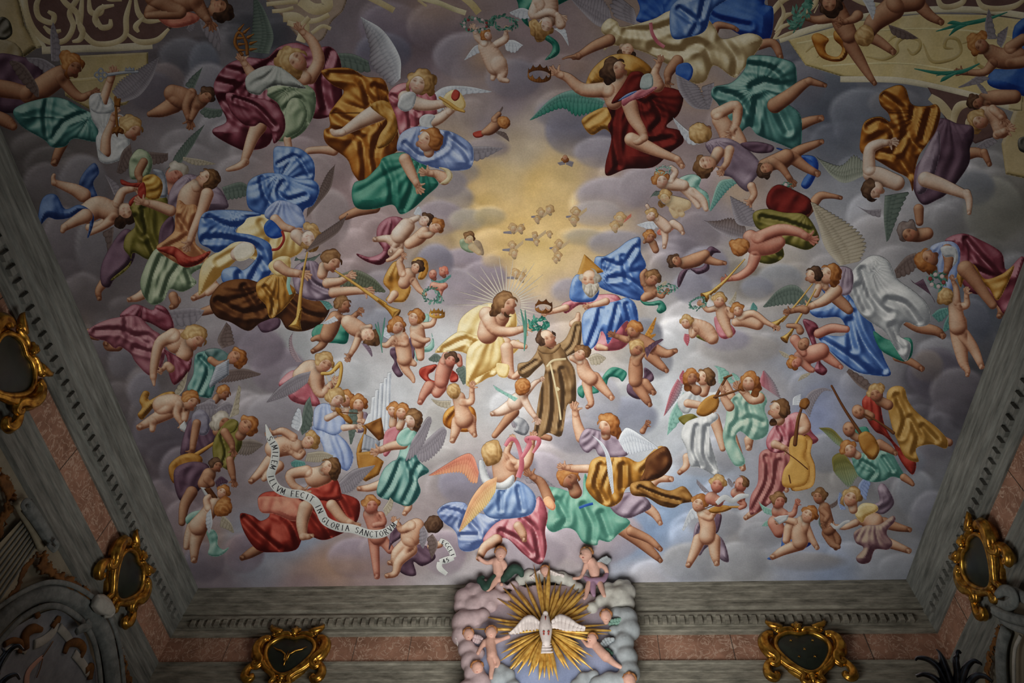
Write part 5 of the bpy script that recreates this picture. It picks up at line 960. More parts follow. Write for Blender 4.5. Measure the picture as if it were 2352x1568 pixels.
A = Fig('painted_lute', 'painted brown lute with its neck pointing up right, lower left', 'lute', (430, 1060)); A.tube('neck', 'wood', '450 1044 5 500 1012 3').cloth('bowl', 'wood', '388 1070 410 1048 440 1040 464 1050 460 1070 430 1090 404 1110 392 1100', (420, 1000), 9, .5)
A = Fig('painted_angel', 'painted angel in mustard tunic reaching a hand downwards, lower left', 'angel', (520, 1010))
A.wing('wcream', '526 960 536 930 548 884', '550 950 550 930 554 890').wing((120, 108, 100), '550 1010 580 1008 606 1020', '530 1040 570 1046 600 1026', 12)
A.cloth('skirt', 'plum', '400 1080 440 1060 480 1070 470 1110 430 1150 408 1140', None, 8, .7).cloth('tunic', 'olive', '496 1000 520 970 550 980 556 1020 540 1050 530 1080 510 1072 494 1064 488 1030', (520, 950), 11, .8, lines=['510 1000 520 1040 510 1070']).cloth('sleeve', 'olive', '510 980 530 962 548 970 540 990 520 996', None, 6, .6)
A.body('tan', ['516 992 10 530 1014 9 534 1028 6h', '528 1056 9 532 1080 9 536 1098 6h', '552 1000 12 560 988 12'], '568 978 22 40 -.3', name='arms_and_head').hair('ginger', 0, '576 990 12')
A = Fig('painted_cherub', 'painted shadowed cherub with bowed head above the reading pair, lower left', 'cherub', (480, 1090)); A.body('tan', ['470 1110 16 480 1090 16', '440 1130 14 424 1160 12 418 1200 8', '476 1100 10 486 1110 8'], '496 1068 15 80 .7').hair('dark', 0).wing('plum', '494 1106 508 1094 524 1104', '498 1120 510 1112 522 1110')
A = Fig('painted_cherub', 'painted golden-haired cherub face above an open book, lower left', 'cherub', (512, 1130)); A.body('flesh', ['500 1150 9 498 1156 8'], '512 1130 15 60 -.3').hair('ginger', 0)
A = Fig('painted_book', 'painted open book held between two cherubs, lower left', 'book', (480, 1130)); A.cloth('page', 'white', '460 1118 472 1120 480 1134 498 1148 494 1154 474 1142', None, 4, .2, sharp=True).cloth('cover', 'brown', '468 1122 484 1120 500 1142 496 1150 480 1138', None, 4, .2, sharp=True)
A = Fig('painted_cherub', 'painted standing cherub seen from behind with aqua ribbon, lower left corner', 'cherub', (480, 1200))
A.wing('wcream', '510 1180 530 1200 538 1222', '504 1210 520 1216 536 1224').cloth('ribbon', 'mint', '426 1190 440 1176 470 1170 466 1180 440 1196 430 1204', None, 7, .7).cloth('ribbon', 'mint', '474 1220 490 1216 500 1230 500 1250 512 1262 526 1256 518 1268 498 1278 478 1272 482 1250', None, 8, .9)
A.body('flesh', ['444 1214 17 434 1236 12 428 1256 7', '458 1214 18 448 1250 13 446 1284 8f', '492 1160 17 472 1186 18 456 1208 22', '478 1166 9 474 1148 8 480 1140 6'], '512 1166 20 40 2').hair('ginger', 2, '518 1150 12').wing('wwhite', '484 1168 488 1200 480 1226', '474 1180 472 1200 478 1222')
# ================================================================ centre left cherubs
A = Fig('painted_cherub', 'painted cherub turning its head away into a crimson cloth, left of centre', 'cherub', (930, 540))
A.wing('wwhite', '950 490 960 474 968 482', '960 498 968 490 968 486')
A.cloth('cloth', 'crim', '868 520 890 500 916 498 930 510 920 540 940 560 910 570 880 606 850 604 824 590 820 582 850 590 880 576 866 550', (900, 480), 11, 1.0)
A.body('pale', ['908 556 14 888 548 9 862 550 6f', '914 566 14 900 580 9 898 578 6f', '934 520 19 918 540 20', '946 506 8 960 500 7'], '978 506 16 30 -.2').hair('dark', 0)
A = Fig('painted_cherub', 'painted golden cherub cradled behind the dark-haired one, left of centre', 'cherub', (970, 540)); A.body('flesh', ['920 578 8 904 592 6 890 598 4', '940 560 12 960 548 15 974 534 14', '966 540 8 984 540 8 994 534 6'], '1002 520 17 30 .3').hair('ginger', 0)
A = Fig('painted_cherub', 'painted cherub in yellow hood and tunic dropping a wreath, left of centre', 'cherub', (930, 640))
A.cloth('hood', 'ochre', '946 600 960 590 980 598 984 620 974 640 960 640 964 620 950 612', None, 7, .7).cloth('tunic', 'ochre', '880 646 900 606 916 600 930 612 926 640 944 660 932 690 912 694 886 690 896 670', (920, 580), 11, .9)
A.body('flesh', ['906 676 10 896 690 7', '938 632 17 928 650 14', '924 628 9 918 604 8 922 596 5h', '950 646 9 962 664 7 976 676 5'], '958 614 15 60 -.5').hair('dark', 0)
A = Fig('painted_wreath', 'painted pair of pale green wreaths falling from the yellow-hooded cherub', 'wreath', (995, 680)); A.wreath(990, 678, 18, 14, .3, 'leaf', 18, 6).wreath(1008, 688, 7, 7, 0, 'leaf', 9, 4)
A = Fig('painted_cherub', 'painted cherub seen from behind over a teal cloth reaching right, left of centre', 'cherub', (760, 740))
A.wing('teal', '752 712 740 696 734 690', '766 706 756 694 740 690').cloth('cloth', 'green', '716 764 730 746 760 744 800 740 802 760 796 788 770 788 740 786 722 780', None, 9, .9)
A.body('tan', ['748 770 13 740 792 9 720 806 6f', '744 776 10 728 776 7 718 780 5', '770 730 16 760 752 19 752 770 17', '780 732 9 806 732 8 818 722 6h'], '788 700 18 90 .95').hair('hair', 0).wing('wwhite', '768 726 750 736 740 742', '778 736 756 744 742 744')
A = Fig('painted_cherub', 'painted cherub plunging head first, arm stretched down, left of centre', 'cherub', (830, 770))
A.body('flesh', ['800 740 17 816 752 20 836 762 16', '826 770 9 816 794 8 806 812 6h', '834 756 8 850 750 6'], '848 772 20 -40 -.2').hair('hair', 0, '862 782 13').wing('lilac', '830 788 844 806 854 820', '842 790 852 800 856 816')
A = Fig('painted_cherub', 'painted standing cherub with palm and folded arm, violet scarf, left of centre', 'cherub', (930, 790))
A.wing('wwhite', '896 780 880 770 884 752', '908 780 892 762 890 750').cloth('scarf', 'plum', '938 780 950 776 954 800 950 826 940 830 944 800', None, 6, .7).cloth('scarf', 'plum', '898 800 912 800 912 830 920 850 926 860 914 866 900 846 906 830 896 814', None, 7, .8)
A.body('flesh', ['924 826 13 932 848 10 946 866 7 950 876 4', '942 830 10 952 836 6', '920 772 15 926 800 18 930 824 17', '904 778 8 890 792 7 878 792 5', '930 776 9 932 790 7 916 790 5h'], '912 748 18 80 .4').hair('ginger', 1)
A = Fig('painted_cherub', 'painted cherub raising a small golden crown, aqua sash, left of centre', 'cherub', (960, 760))
A.cloth('sash', 'mint', '970 736 978 720 986 726 982 744', None, 5, .5).cloth('sash', 'mint', '956 800 980 796 992 780 990 760 998 790 990 806 966 812 958 830 952 810', None, 7, .7)
A.body('flesh', ['964 802 11 966 820 9', '958 756 17 962 784 17', '972 748 8 992 744 7 1000 728 5h', '950 770 9 972 782 7 984 780 5'], '954 730 18 70 -.6').hair('ginger', 0, '966 726 11')
A = Fig('painted_crown', 'painted small golden spiked crown raised over the aqua sash, left of centre', 'crown', (1004, 720)); A.crown(1004, 722, 18, 6, .05, 11, 'gold', 10)
A = Fig('painted_palm', 'painted palm sprig held by the cherub with violet scarf', 'palm', (876, 780))
for q in ('878 810 874 780 868 740', '876 790 880 760 884 730', '876 780 866 756 862 744'): A.strip('frond', 'leaf', q, [2, 4, 2])
# music makers of the left
A = Fig('painted_angel', 'painted harp playing angel in rose drape with long grey wings, left of centre', 'angel', (720, 870))
A.wing((158, 138, 146), '706 830 690 826 672 790 672 764', '680 832 666 810 664 780 674 762', 14).cloth('drape', 'rose', '640 880 672 850 700 870 716 890 736 930 700 930 670 920 656 900', (700, 830), 10, .8)
A.body('flesh', ['690 862 18 716 850 24 728 880 18', '726 852 17 728 890 13 740 904 10 758 886 8h'], '744 834 22 60 .6', name='torso').hair('blond', 0, '752 826 13').wing('wgrey', '714 852 680 862 640 890 612 924', '706 880 680 900 650 914 616 924', 20)
A = Fig('painted_harp', 'painted small golden harp at the face of the rose-draped angel', 'harp', (770, 860)); A.tube('frame', 'gold', '740 858 4 760 856 4 776 840 5 782 834 4 784 850 4 778 880 4 764 900 3').strip('string', 'cream', '748 862 760 894', 1.5).strip('string', 'cream', '758 860 768 886', 1.5).strip('string', 'cream', '768 852 772 876', 1.5)
A = Fig('painted_angel', 'painted long-haired angel face between violinist and organ, left of centre', 'angel', (796, 920)); A.body('flesh', ['796 944 10 792 960 8'], '794 916 18 90 -.2').hair('ginger', 1)
A = Fig('painted_angel', 'painted long-haired angel in violet with hands joined beside the organ', 'angel', (826, 940)); A.cloth('dress', 'lilac', '812 950 840 946 846 960 838 990 816 990', None, 6, .7).body('flesh', ['826 950 9 826 960 8', '834 968 7 824 966 5'], '824 926 18 90 -.1').hair('ginger', 1)
A = Fig('painted_angel', 'painted violin playing angel in pale blue robe, left of centre', 'angel', (760, 990))
A.wing('wgreen', '712 910 700 930 690 980 694 1000', '720 950 716 980 706 990 698 996').wing('wgreen', '802 940 798 970 804 1020', '822 940 820 980 808 1020')
A.cloth('skirt', 'sky', '716 980 750 980 780 1000 800 1020 812 1050 800 1080 780 1074 750 1060 740 1020', (760, 950), 12, .7, light=(-.4, -.5, .9)).cloth('blouse', 'sky', '720 960 724 936 744 926 770 934 790 950 792 980 770 1000 740 990 722 984', (750, 910), 10, .7, light=(-.4, -.5, .9))
A.body('pale', ['752 960 8 772 950 6h', '790 982 8 812 980 6h', '768 936 9 772 928 9'], '772 914 20 60 .7', name='arms_and_head').hair('blond', 0, '758 912 13')
A = Fig('painted_violin', 'painted violin of the angel in pale blue', 'violin', (788, 955)); A.cloth('soundbox', 'wood', '770 936 782 938 788 950 800 954 810 968 806 974 794 968 786 958 774 948', None, 5, .3).strip('bow', 'brown', '780 946 800 948 824 949', 2)
A = Fig('painted_organ', 'painted portative organ with silver pipes and carved brown case, left of centre', 'organ', (860, 960))
for i, (x, y) in enumerate(((846, 950), (854, 912), (862, 896), (872, 880), (882, 868), (890, 856))): A.cloth('pipe', 'wwhite', '%g %g %g %g %g %g %g %g' % (x, y, x+9, y-2, x+4, 976+i*4, x-6-4*(i < 1), 974+i*3), None, 2, .2, sharp=True)
A.cloth('carved_case', 'bronze', '836 976 876 958 884 1006 870 1012', None, 7, 1.0, sharp=True).cloth('carved_case', 'wood', '820 1030 836 990 830 976 842 982 840 1000 830 1040 822 1070', None, 6, .7).cloth('keyboard', 'silver', '836 996 874 1014 868 1040 830 1032', None, 4, .1, sharp=True, stripes=(.7, .1)).cloth('base', 'wood', '818 1040 850 1036 882 1060 870 1090 840 1106 826 1096', None, 6, .5, sharp=True)
A = Fig('painted_angel', 'painted singing angel profile behind the organ pipes', 'angel', (906, 944)); A.body('flesh', ['904 960 9 902 976 9'], '904 942 16 90 -.5').hair('ginger', 0)
A = Fig('painted_angel', 'painted open-mouthed singing angel in pink behind the organist', 'angel', (926, 950)); A.cloth('dress', 'rose', '886 990 920 980 912 1010 890 1046 880 1040', None, 6, .7).body('flesh', ['922 970 9 918 980 9'], '924 946 17 80 -.3').hair('ginger', 1)
A = Fig('painted_angel', 'painted organ playing angel in aqua robe with pink-grey wings, left of centre', 'angel', (920, 1080))
A.wing('wgrey', '960 1030 990 1000 1016 980 1026 988', '950 1060 980 1060 1014 1030 1026 996', 14)
A.body('flesh', ['880 1110 11 850 1120 9 826 1122 6f', '910 1140 12 938 1160 9 930 1178 6f'], name='feet')
A.cloth('robe', 'teal', '914 1050 930 990 946 980 960 1000 956 1040 964 1060 986 1082 960 1100 966 1130 940 1162 900 1150 870 1140 866 1120 880 1080 900 1060', (940, 960), 13, .9, lines=['920 1060 900 1110 880 1140', '940 1060 950 1100 930 1150', '960 1070 950 1090'])
A.body('flesh', ['926 1020 12 900 1024 10 878 1032 8h'], name='arm').cloth('sleeve', 'mint', '910 1010 920 990 944 980 956 1000 944 1020 922 1024', None, 7, .7).body('pale', ['948 980 9 948 972 9'], '948 962 19 100 -.95', name='head').hair('hair', 0, '956 966 15 958 982 10')
A.wing('wgrey', '946 1012 960 990 980 960 990 958', '930 1060 950 1050 974 1020 992 968', 14)
# banner group
A = Fig('painted_cherub', 'painted cherub leaning down over the start of the lettered scroll, left of centre', 'cherub', (670, 1010))
A.wing('wwhite', '686 990 694 970 690 940', '668 980 672 960 684 936').wing('wcream', '706 1040 740 1036 766 1046', '700 1060 736 1062 764 1050', 12)
A.body('flesh', ['620 1060 15 600 1082 11 578 1104 7f', '640 1070 13 616 1090 10 606 1100 6', '630 1030 22 654 1024 23 680 1026 18', '674 1004 10 650 990 9 630 994 6h', '694 1040 9 686 1048 8 668 1038 6h'], '712 1014 19 30 -.3').hair('blond', 0, '724 1012 12 716 998 11')
A = Fig('painted_angel', 'painted angel in flaming red mantle looking up, grey wings, lower centre-left', 'angel', (700, 1150))
A.wing('wgrey', '776 1110 810 1080 850 1070 862 1068', '782 1134 806 1130 826 1110 858 1074', 16).wing('teal', '700 1060 680 1056 668 1062', '704 1074 684 1076 670 1070')
A.body('tan', ['606 1252 14 576 1270 11 558 1280 7f'], name='far_foot')
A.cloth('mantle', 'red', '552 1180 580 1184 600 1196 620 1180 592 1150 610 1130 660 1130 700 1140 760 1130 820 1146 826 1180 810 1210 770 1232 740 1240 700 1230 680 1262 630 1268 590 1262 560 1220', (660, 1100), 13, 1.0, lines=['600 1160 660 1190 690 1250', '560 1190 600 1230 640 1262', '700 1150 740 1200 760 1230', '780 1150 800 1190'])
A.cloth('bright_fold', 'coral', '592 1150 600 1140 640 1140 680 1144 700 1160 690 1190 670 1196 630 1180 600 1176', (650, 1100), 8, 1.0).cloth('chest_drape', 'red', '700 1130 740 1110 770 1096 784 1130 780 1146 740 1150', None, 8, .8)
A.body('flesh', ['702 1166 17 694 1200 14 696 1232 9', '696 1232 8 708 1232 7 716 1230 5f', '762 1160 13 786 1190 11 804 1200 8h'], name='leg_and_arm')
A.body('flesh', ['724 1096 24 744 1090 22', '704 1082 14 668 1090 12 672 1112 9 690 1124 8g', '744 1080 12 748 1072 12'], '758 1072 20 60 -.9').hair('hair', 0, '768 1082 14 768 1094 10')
A = Fig('painted_cherub', 'painted standing cherub with arms crossed under the lettered scroll, lower centre-left', 'cherub', (860, 1200))
A.body('ruddy', ['858 1238 13 862 1280 10 866 1322 7f', '878 1238 13 896 1262 10', '852 1182 18 864 1210 20 868 1232 20', '874 1184 10 880 1200 8 860 1206 6'], '852 1160 20 90 .3').hair('ginger', 0).wing('wcream', '880 1168 892 1150 896 1142', '886 1186 900 1170 904 1150')
A = Fig('painted_cherub', 'painted bending cherub with violet drape hiding its face, lower centre-left', 'cherub', (950, 1250))
A.cloth('drape', 'plum', '900 1210 920 1200 924 1230 900 1250 892 1270', None, 6, .8).cloth('drape', 'plum', '960 1250 990 1260 1000 1282 970 1300 950 1290 956 1320 930 1320 910 1300 930 1270', (940, 1220), 8, 1.0)
A.body('flesh', ['936 1250 18 912 1270 13 906 1290 8 896 1292 6f', '944 1262 15 916 1290 11 908 1316 8 890 1322 6f', '944 1232 24 956 1210 20', '944 1206 12 924 1216 9 914 1204 6h', '990 1254 9 1010 1250 8'], '996 1204 20 30 2').hair('dark', 2).wing('wgrey', '974 1206 984 1230 972 1260', '964 1216 962 1240 968 1256').wing('wbrown', '994 1226 1006 1250 992 1284', '980 1236 984 1260 990 1280')
SCROLL = '610 974 620 1006 632 1030 630 1062 622 1092 636 1120 664 1132 694 1136 722 1150 736 1174 748 1196 778 1210 810 1214 850 1226 880 1224 900 1210 912 1196'
A = Fig('painted_scroll', 'painted white lettered scroll winding across the red-robed angel', 'scroll', (700, 1150)); A.strip('ribbon', 'ribbon', SCROLL, [2, 16, 19, 20, 20, 20, 20, 20, 21, 21, 21, 21, 20, 20, 19, 14, 4])
GL = {'S': ['.8 .85 .5 1 .2 .85 .25 .6 .75 .42 .8 .15 .5 0 .15 .15'], 'I': ['.5 0 .5 1'], 'M': ['.1 0 .15 1 .5 .2 .85 1 .9 0'], 'L': ['.2 1 .2 0 .8 0'], 'E': ['.8 1 .2 1 .2 0 .8 0', '.2 .5 .7 .5'], 'V': ['.1 1 .5 0 .9 1'], 'F': ['.8 1 .2 1 .2 0', '.2 .5 .65 .5'],
      'C': ['.85 .85 .5 1 .15 .7 .15 .3 .5 0 .85 .15'], 'T': ['.5 0 .5 1', '.1 1 .9 1'], 'N': ['.15 0 .15 1 .85 0 .85 1'], 'G': ['.85 .85 .5 1 .15 .7 .15 .3 .5 0 .85 .15 .85 .45 .6 .45'], 'O': ['.5 1 .15 .7 .15 .3 .5 0 .85 .3 .85 .7 .5 1'], 'R': ['.2 0 .2 1 .7 1 .75 .6 .2 .5', '.45 .5 .85 0'], 'A': ['.1 0 .5 1 .9 0', '.28 .4 .72 .4'], '4': ['.6 0 .6 1 .1 .3 .9 .3'], '5': ['.8 1 .3 1 .25 .55 .7 .6 .8 .2 .2 0']}
def letters(fig, path, text, h, start=.03, end=.97, name='lettering', wk=.62):
    C_ = smooth_open(pts2(path), 10); d = np.r_[0, np.cumsum(np.hypot(*np.diff(C_, axis=0).T))]; P = []; F = []
    L = d[-1]*(end-start); adv = L/len(text)
    def at(s): return np.array([np.interp(s, d, C_[:, 0]), np.interp(s, d, C_[:, 1])])
    for i, ch in enumerate(text):
        s = d[-1]*start+adv*(i+.5); o = at(s); t = _n(at(s+3)-at(s-3)); n = np.array([t[1], -t[0]]); w = min(adv*.86, h*wk*1.25)
        for q in GL.get(ch, []):
            v = np.array(nums(q)).reshape(-1, 2)
            for k in range(len(v)-1):
                a = o+t*(v[k, 0]-.5)*w+n*(v[k, 1]-.5)*h; b = o+t*(v[k+1, 0]-.5)*w+n*(v[k+1, 1]-.5)*h
                e = _n(b-a+1e-6); m = np.array([-e[1], e[0]])*(1.0 if abs(e@t) < .6 else .6); j = len(P); P += [a-m-e*.3, b-m+e*.3, b+m+e*.3, a+m-e*.3]; F.append((j, j+1, j+2, j+3))
    emit(name, np.array(P), np.array(F), np.tile(np.array([46., 44, 50]), (len(P), 1)), fig.root)
letters(A, SCROLL, 'SIMILEM ILLVM FECIT IN GLORIA SANCTORVM', 13, .06, .985)
A = Fig('painted_scroll', 'painted short end of the scroll lettered ECCLI and 45, lower centre', 'scroll', (1030, 1270)); A.strip('ribbon', 'ribbon', '1010 1240 1024 1248 1036 1264 1042 1280', [10, 14, 14, 13]).strip('ribbon', 'ribbon', '1042 1280 1024 1286 1010 1290', [12, 15, 12]).strip('ribbon', 'ribbon', '1010 1290 1010 1304 1026 1318', [12, 13, 9])
letters(A, '1014 1244 1026 1250 1036 1266 1041 1278', 'ECCLI', 9, .0, 1); letters(A, '1014 1290 1034 1284', '45', 9, .1, .9)
# ================================================================ centre: the seated figures and the friar
A = Fig('painted_figure', 'painted seated bearded figure with bare chest in pale yellow mantle and rays around the head', 'figure', (1120, 770))
for i in range(44):
    a = i/44*6.283; r0, r1 = 34, (120 if 3.0 < a < 5.8 else 84)*(.72+.28*((i*7) % 5)/4)
    A.strip('ray', ((170, 160, 150), (196, 188, 174), (214, 206, 188)), '%g %g %g %g' % (1163+r0*math.cos(a), 700+r0*math.sin(a)*.95, 1163+r1*math.cos(a), 700+r1*math.sin(a)*.95), [3.2, .6])
A.cloth('mantle_back', 'yellow', '1050 760 1060 730 1090 706 1120 696 1150 700 1180 710 1188 740 1180 760 1150 776 1100 790 1050 790', (1130, 660), 10, .8)
A.cloth('mantle', 'yellow', '1000 806 1030 776 1060 760 1090 770 1140 772 1170 790 1190 780 1192 800 1160 830 1140 860 1120 868 1100 880 1076 888 1070 850 1080 820 1050 806 1010 810', (1120, 740), 14, .9, lines=['1020 800 1070 780 1110 800', '1090 790 1120 820 1090 870', '1130 800 1130 850'])
A.body('flesh', ['1160 790 16 1164 830 12 1170 858 9 1182 866 6f', '1180 790 10 1206 796 6'], name='legs').cloth('lap_fold', 'yellow', '1076 800 1110 776 1150 774 1160 790 1150 830 1130 850 1090 870 1072 886 1070 850', (1140, 740), 9, .7).body('flesh', ['1164 800 15 1168 840 12 1176 862 8 1188 866 6'], name='bare_shin').cloth('hem', 'yellow', '1140 836 1152 834 1170 840 1164 866 1144 862', None, 6, .7)
A.body('flesh', ['1120 766 24 1130 744 27 1148 728 22', '1118 722 18 1136 756 13 1170 762 11 1198 756 8h', '1154 726 10 1160 712 11'], '1163 698 24 90 .95').hair('hair', 1, '1140 706 12 1134 718 10 1166 720 9 1172 722 7')
A = Fig('painted_palm', 'painted upright palm beside the seated bare-chested figure', 'palm', (1202, 740))
for q, w_ in (('1204 806 1206 760 1196 710', [2, 7, 2]), ('1204 790 1208 750 1206 712', [2, 6, 2])): A.strip('frond', 'leaf', q, w_)
A = Fig('painted_wreath', 'painted green laurel sprig in the hand of the seated bare-chested figure', 'wreath', (1235, 744)); A.wreath(1238, 744, 18, 9, -.15, 'green', 20, 9)
A = Fig('painted_figure', 'painted white-bearded elder in blue mantle with triangular halo, enthroned', 'figure', (1390, 690))
A.cloth('flying_mantle', 'blue', '1366 594 1390 588 1420 570 1444 552 1470 546 1472 580 1484 610 1470 640 1486 680 1466 690 1430 680 1400 670 1370 650', (1380, 640), 12, 1.1, lines=['1390 600 1430 610 1460 570', '1400 640 1440 640 1480 670', '1430 590 1440 640'])
A.cloth('triangular_halo', 'ochre', '1322 642 1342 584 1388 624', None, 3, .1, sharp=True)
A.cloth('pink_robe', 'rose', '1290 700 1310 690 1350 680 1380 676 1420 680 1440 720 1450 770 1430 800 1390 806 1364 800 1380 760 1340 700 1300 720', (1360, 660), 10, .9)
A.cloth('mantle_shoulder', 'blue', '1308 670 1316 640 1330 630 1350 650 1376 664 1366 690 1336 694 1312 690', (1350, 610), 8, .8)
A.cloth('mantle_lap', 'blue', '1340 720 1380 700 1420 690 1440 684 1460 700 1466 740 1450 760 1440 736 1410 770 1396 790 1390 770 1380 760 1370 790 1350 804 1338 780', (1410, 660), 12, .9, lines=['1380 710 1370 750 1350 800', '1420 700 1410 740 1400 780', '1440 700 1450 740'])
A.body('flesh', ['1300 706 8 1280 712 7 1264 716 6h', '1392 692 9 1372 698 7 1356 702 5h', '1376 796 8 1392 800 5'], name='hands')
A.body('flesh', ['1354 664 10 1354 656 10'], '1354 643 22 90 -.35', name='head').hair('hgrey', 3, '1373 640 9').cloth('beard', 'hgrey', '1338 650 1346 654 1354 650 1364 652 1374 650 1376 664 1366 678 1356 684 1344 674 1338 662', (1356, 630), 16, .9)
A = Fig('painted_crown', 'painted thin crown held out by the white-bearded elder over the friar', 'crown', (1249, 706)); A.crown(1249, 706, 20, 11, .05, 7, 'bronze', 10)
A = Fig('painted_angel', 'painted dark cherub crouching as a support, ginger wings, right of the throne', 'cherub', (1480, 770))
A.wing('ochre', '1480 770 1492 750 1506 728', '1490 774 1500 760 1508 730').wing('ochre', '1468 778 1490 770 1506 766', '1474 786 1490 782 1506 770')
A.body('tan', ['1500 800 14 1530 812 10 1550 806 6f', '1492 816 13 1516 838 10 1530 850 6f', '1450 778 10 1470 780 14 1492 794 16', '1440 780 8 1416 772 6h'], '1456 758 18 110 -.95').hair('ginger', 0)
A = Fig('painted_friar', 'painted ascending friar in brown rope-girdled habit with both arms spread, centre', 'friar', (1270, 860))
A.body('tan', ['1240 1000 8 1262 1006 7'], name='foot').body('flesh', ['1200 850 9 1186 862 7 1180 866 6', '1316 744 9 1326 734 7 1328 722 5'], name='hands')
A.cloth('far_sleeve', 'habit', '1240 790 1256 800 1260 820 1230 850 1210 868 1192 860 1190 836 1214 830 1230 812', (1250, 780), 7, .8, lines=['1200 850 1230 830'])
A.cloth('raised_sleeve', 'habit', '1280 796 1300 776 1316 742 1328 738 1336 744 1334 790 1326 806 1300 820 1284 830', (1300, 860), 7, .8, lines=['1326 750 1316 790 1296 812'])
A.cloth('habit', 'habit', '1236 806 1260 796 1282 792 1300 810 1304 824 1320 850 1324 900 1320 928 1302 932 1290 1000 1260 994 1236 1006 1226 996 1232 950 1240 900 1252 850 1246 830', (1275, 700), 15, .9, lines=['1250 860 1250 930 1236 1000', '1290 850 1300 900 1290 980', '1270 860 1274 940 1266 990'])
A.strip('rope_girdle', 'cream', '1256 842 1270 828 1300 824', 5).strip('rope', 'cream', '1264 836 1274 880 1284 930 1288 964', 4).strip('rope_knot', 'cream', '1278 890 1284 896', 7)
A.body('flesh', ['1262 800 11 1260 790 12'], '1256 779 21 110 .7', name='head').hair('dark', 3, '1266 794 9').cloth('cowl', 'habit', '1234 800 1250 794 1266 802 1284 788 1288 796 1270 812 1246 812', None, 6, .7)
A = Fig('painted_cherub', 'painted cherub with hidden face hugging the friar from the right, green ribbon', 'cherub', (1350, 870))
A.cloth('ribbon', 'green', '1382 870 1400 846 1420 844 1440 856 1430 876 1420 868 1400 866 1392 886', None, 8, .9).cloth('ribbon', 'green', '1328 890 1350 880 1366 890 1376 900 1360 904 1346 896 1340 914 1328 906', None, 7, .9).wing('wcream', '1350 820 1370 812 1390 820', '1358 838 1376 838 1392 824')
A.body('flesh', ['1348 880 12 1352 904 9 1358 926 7 1350 934 5f', '1366 868 14 1384 890 11 1404 912 7f', '1338 836 14 1344 856 17 1358 870 16', '1332 830 9 1314 822 7'], '1334 812 17 60 0').hair('hair', 0, '1346 806 12 1328 800 9')
A = Fig('painted_cherub', 'painted praying cherub with dark purple wings and drape, right of the friar', 'cherub', (1470, 860))
A.cloth('drape', 'plum', '1480 844 1498 856 1500 874 1470 884 1460 880 1478 866', None, 7, .9).cloth('drape', 'plum', '1444 880 1470 890 1482 900 1476 916 1456 914 1440 900', None, 7, .9)
A.body('tan', ['1482 880 11 1500 900 7f', '1466 890 13 1484 916 10 1492 928 6f', '1460 826 14 1460 850 17 1460 874 16', '1462 832 10 1468 822 8 1478 812 5'], '1462 800 18 60 .6').hair('blond', 0).wing('plum', '1486 822 1500 800 1524 780', '1480 800 1500 786 1520 778')
A = Fig('painted_cherub', 'painted curly cherub beside the elder carrying a green wreath, right of the throne', 'cherub', (1500, 650))
A.cloth('ribbon', 'green', '1470 688 1490 694 1516 690 1528 700 1530 712 1516 720 1508 712 1516 700 1500 702 1480 700', None, 8, .9).wing('wcream', '1510 660 1520 650 1530 644', '1516 668 1526 660 1532 648')
A.body('tan', ['1490 660 13 1496 672 14 1480 684 9', '1508 672 8 1520 680 6 1526 674 4h', '1480 650 9 1476 632 7 1482 622 5'], '1498 640 18 60 .3').hair('hair', 0, '1508 638 12')
A = Fig('painted_wreath', 'painted green wreath beside the curly cherub right of the throne', 'wreath', (1530, 664)); A.wreath(1531, 663, 20, 8, -.1, 'leaf', 18, 5)
A = Fig('painted_cherub', 'painted dusky cherub bearing the cloud on its shoulders with red drape, left of the friar', 'cherub', (1010, 850))
A.wing('wgreen', '1014 820 1000 812 984 824', '1020 830 1000 832 986 828').wing('wgreen', '1060 838 1070 846 1070 880', '1046 850 1054 866 1064 884').cloth('drape', 'red', '964 862 966 846 990 838 1004 838 996 852 984 860 990 872 1016 880 1010 890 984 880', (990, 820), 8, .9).cloth('drape', 'red', '1036 850 1052 862 1050 876 1034 876', None, 6, .7)
A.body('ruddy', ['986 888 14 974 904 10 966 922 7f', '1012 890 14 1004 902 12', '1026 834 18 1018 856 18 1014 876 16', '1038 830 8 1052 820 8 1056 836 7', '1018 830 8 1024 816 8'], '1036 826 16 70 0').hair('dark', 0)
A = Fig('painted_cherub', 'painted cherub seen from behind in orange drape carrying a cloud, below the seated figure', 'cherub', (1060, 960))
A.wing('wcream', '1036 920 1010 920 990 916', '1034 940 1010 934 996 924').cloth('drape', 'orange', '1020 950 1040 932 1070 930 1090 940 1094 970 1080 990 1050 990 1020 976', (1060, 910), 9, .9)
A.body('flesh', ['1052 968 15 1046 990 11 1040 1010 7f', '1080 964 14 1084 984 10 1090 998 6f', '1054 914 15 1060 940 16 1066 962 22', '1062 924 9 1082 922 8 1084 896 6h'], '1042 898 16 100 2').hair('blond', 2)
A = Fig('painted_cherub', 'painted pale cherub flying at the hem of the friar, aqua wings, grey drape', 'cherub', (1180, 920))
A.wing('wgrey', '1170 950 1190 954 1210 990', '1176 980 1190 990 1206 1000').cloth('drape', 'grey', '1172 960 1200 960 1216 980 1206 1000 1180 990 1186 978', None, 8, .9)
A.body('tan', ['1180 946 13 1160 970 10 1136 1000 7'], name='shaded_leg').body('pale', ['1176 930 15 1152 944 11 1132 950 6f', '1200 906 14 1184 924 19', '1202 912 9 1214 936 8 1228 956 6h', '1210 900 8 1228 880 6 1238 874 4h'], '1200 888 18 70 .9').hair('ginger', 2).wing('mint', '1190 914 1160 900 1132 884', '1182 922 1164 910 1140 896')
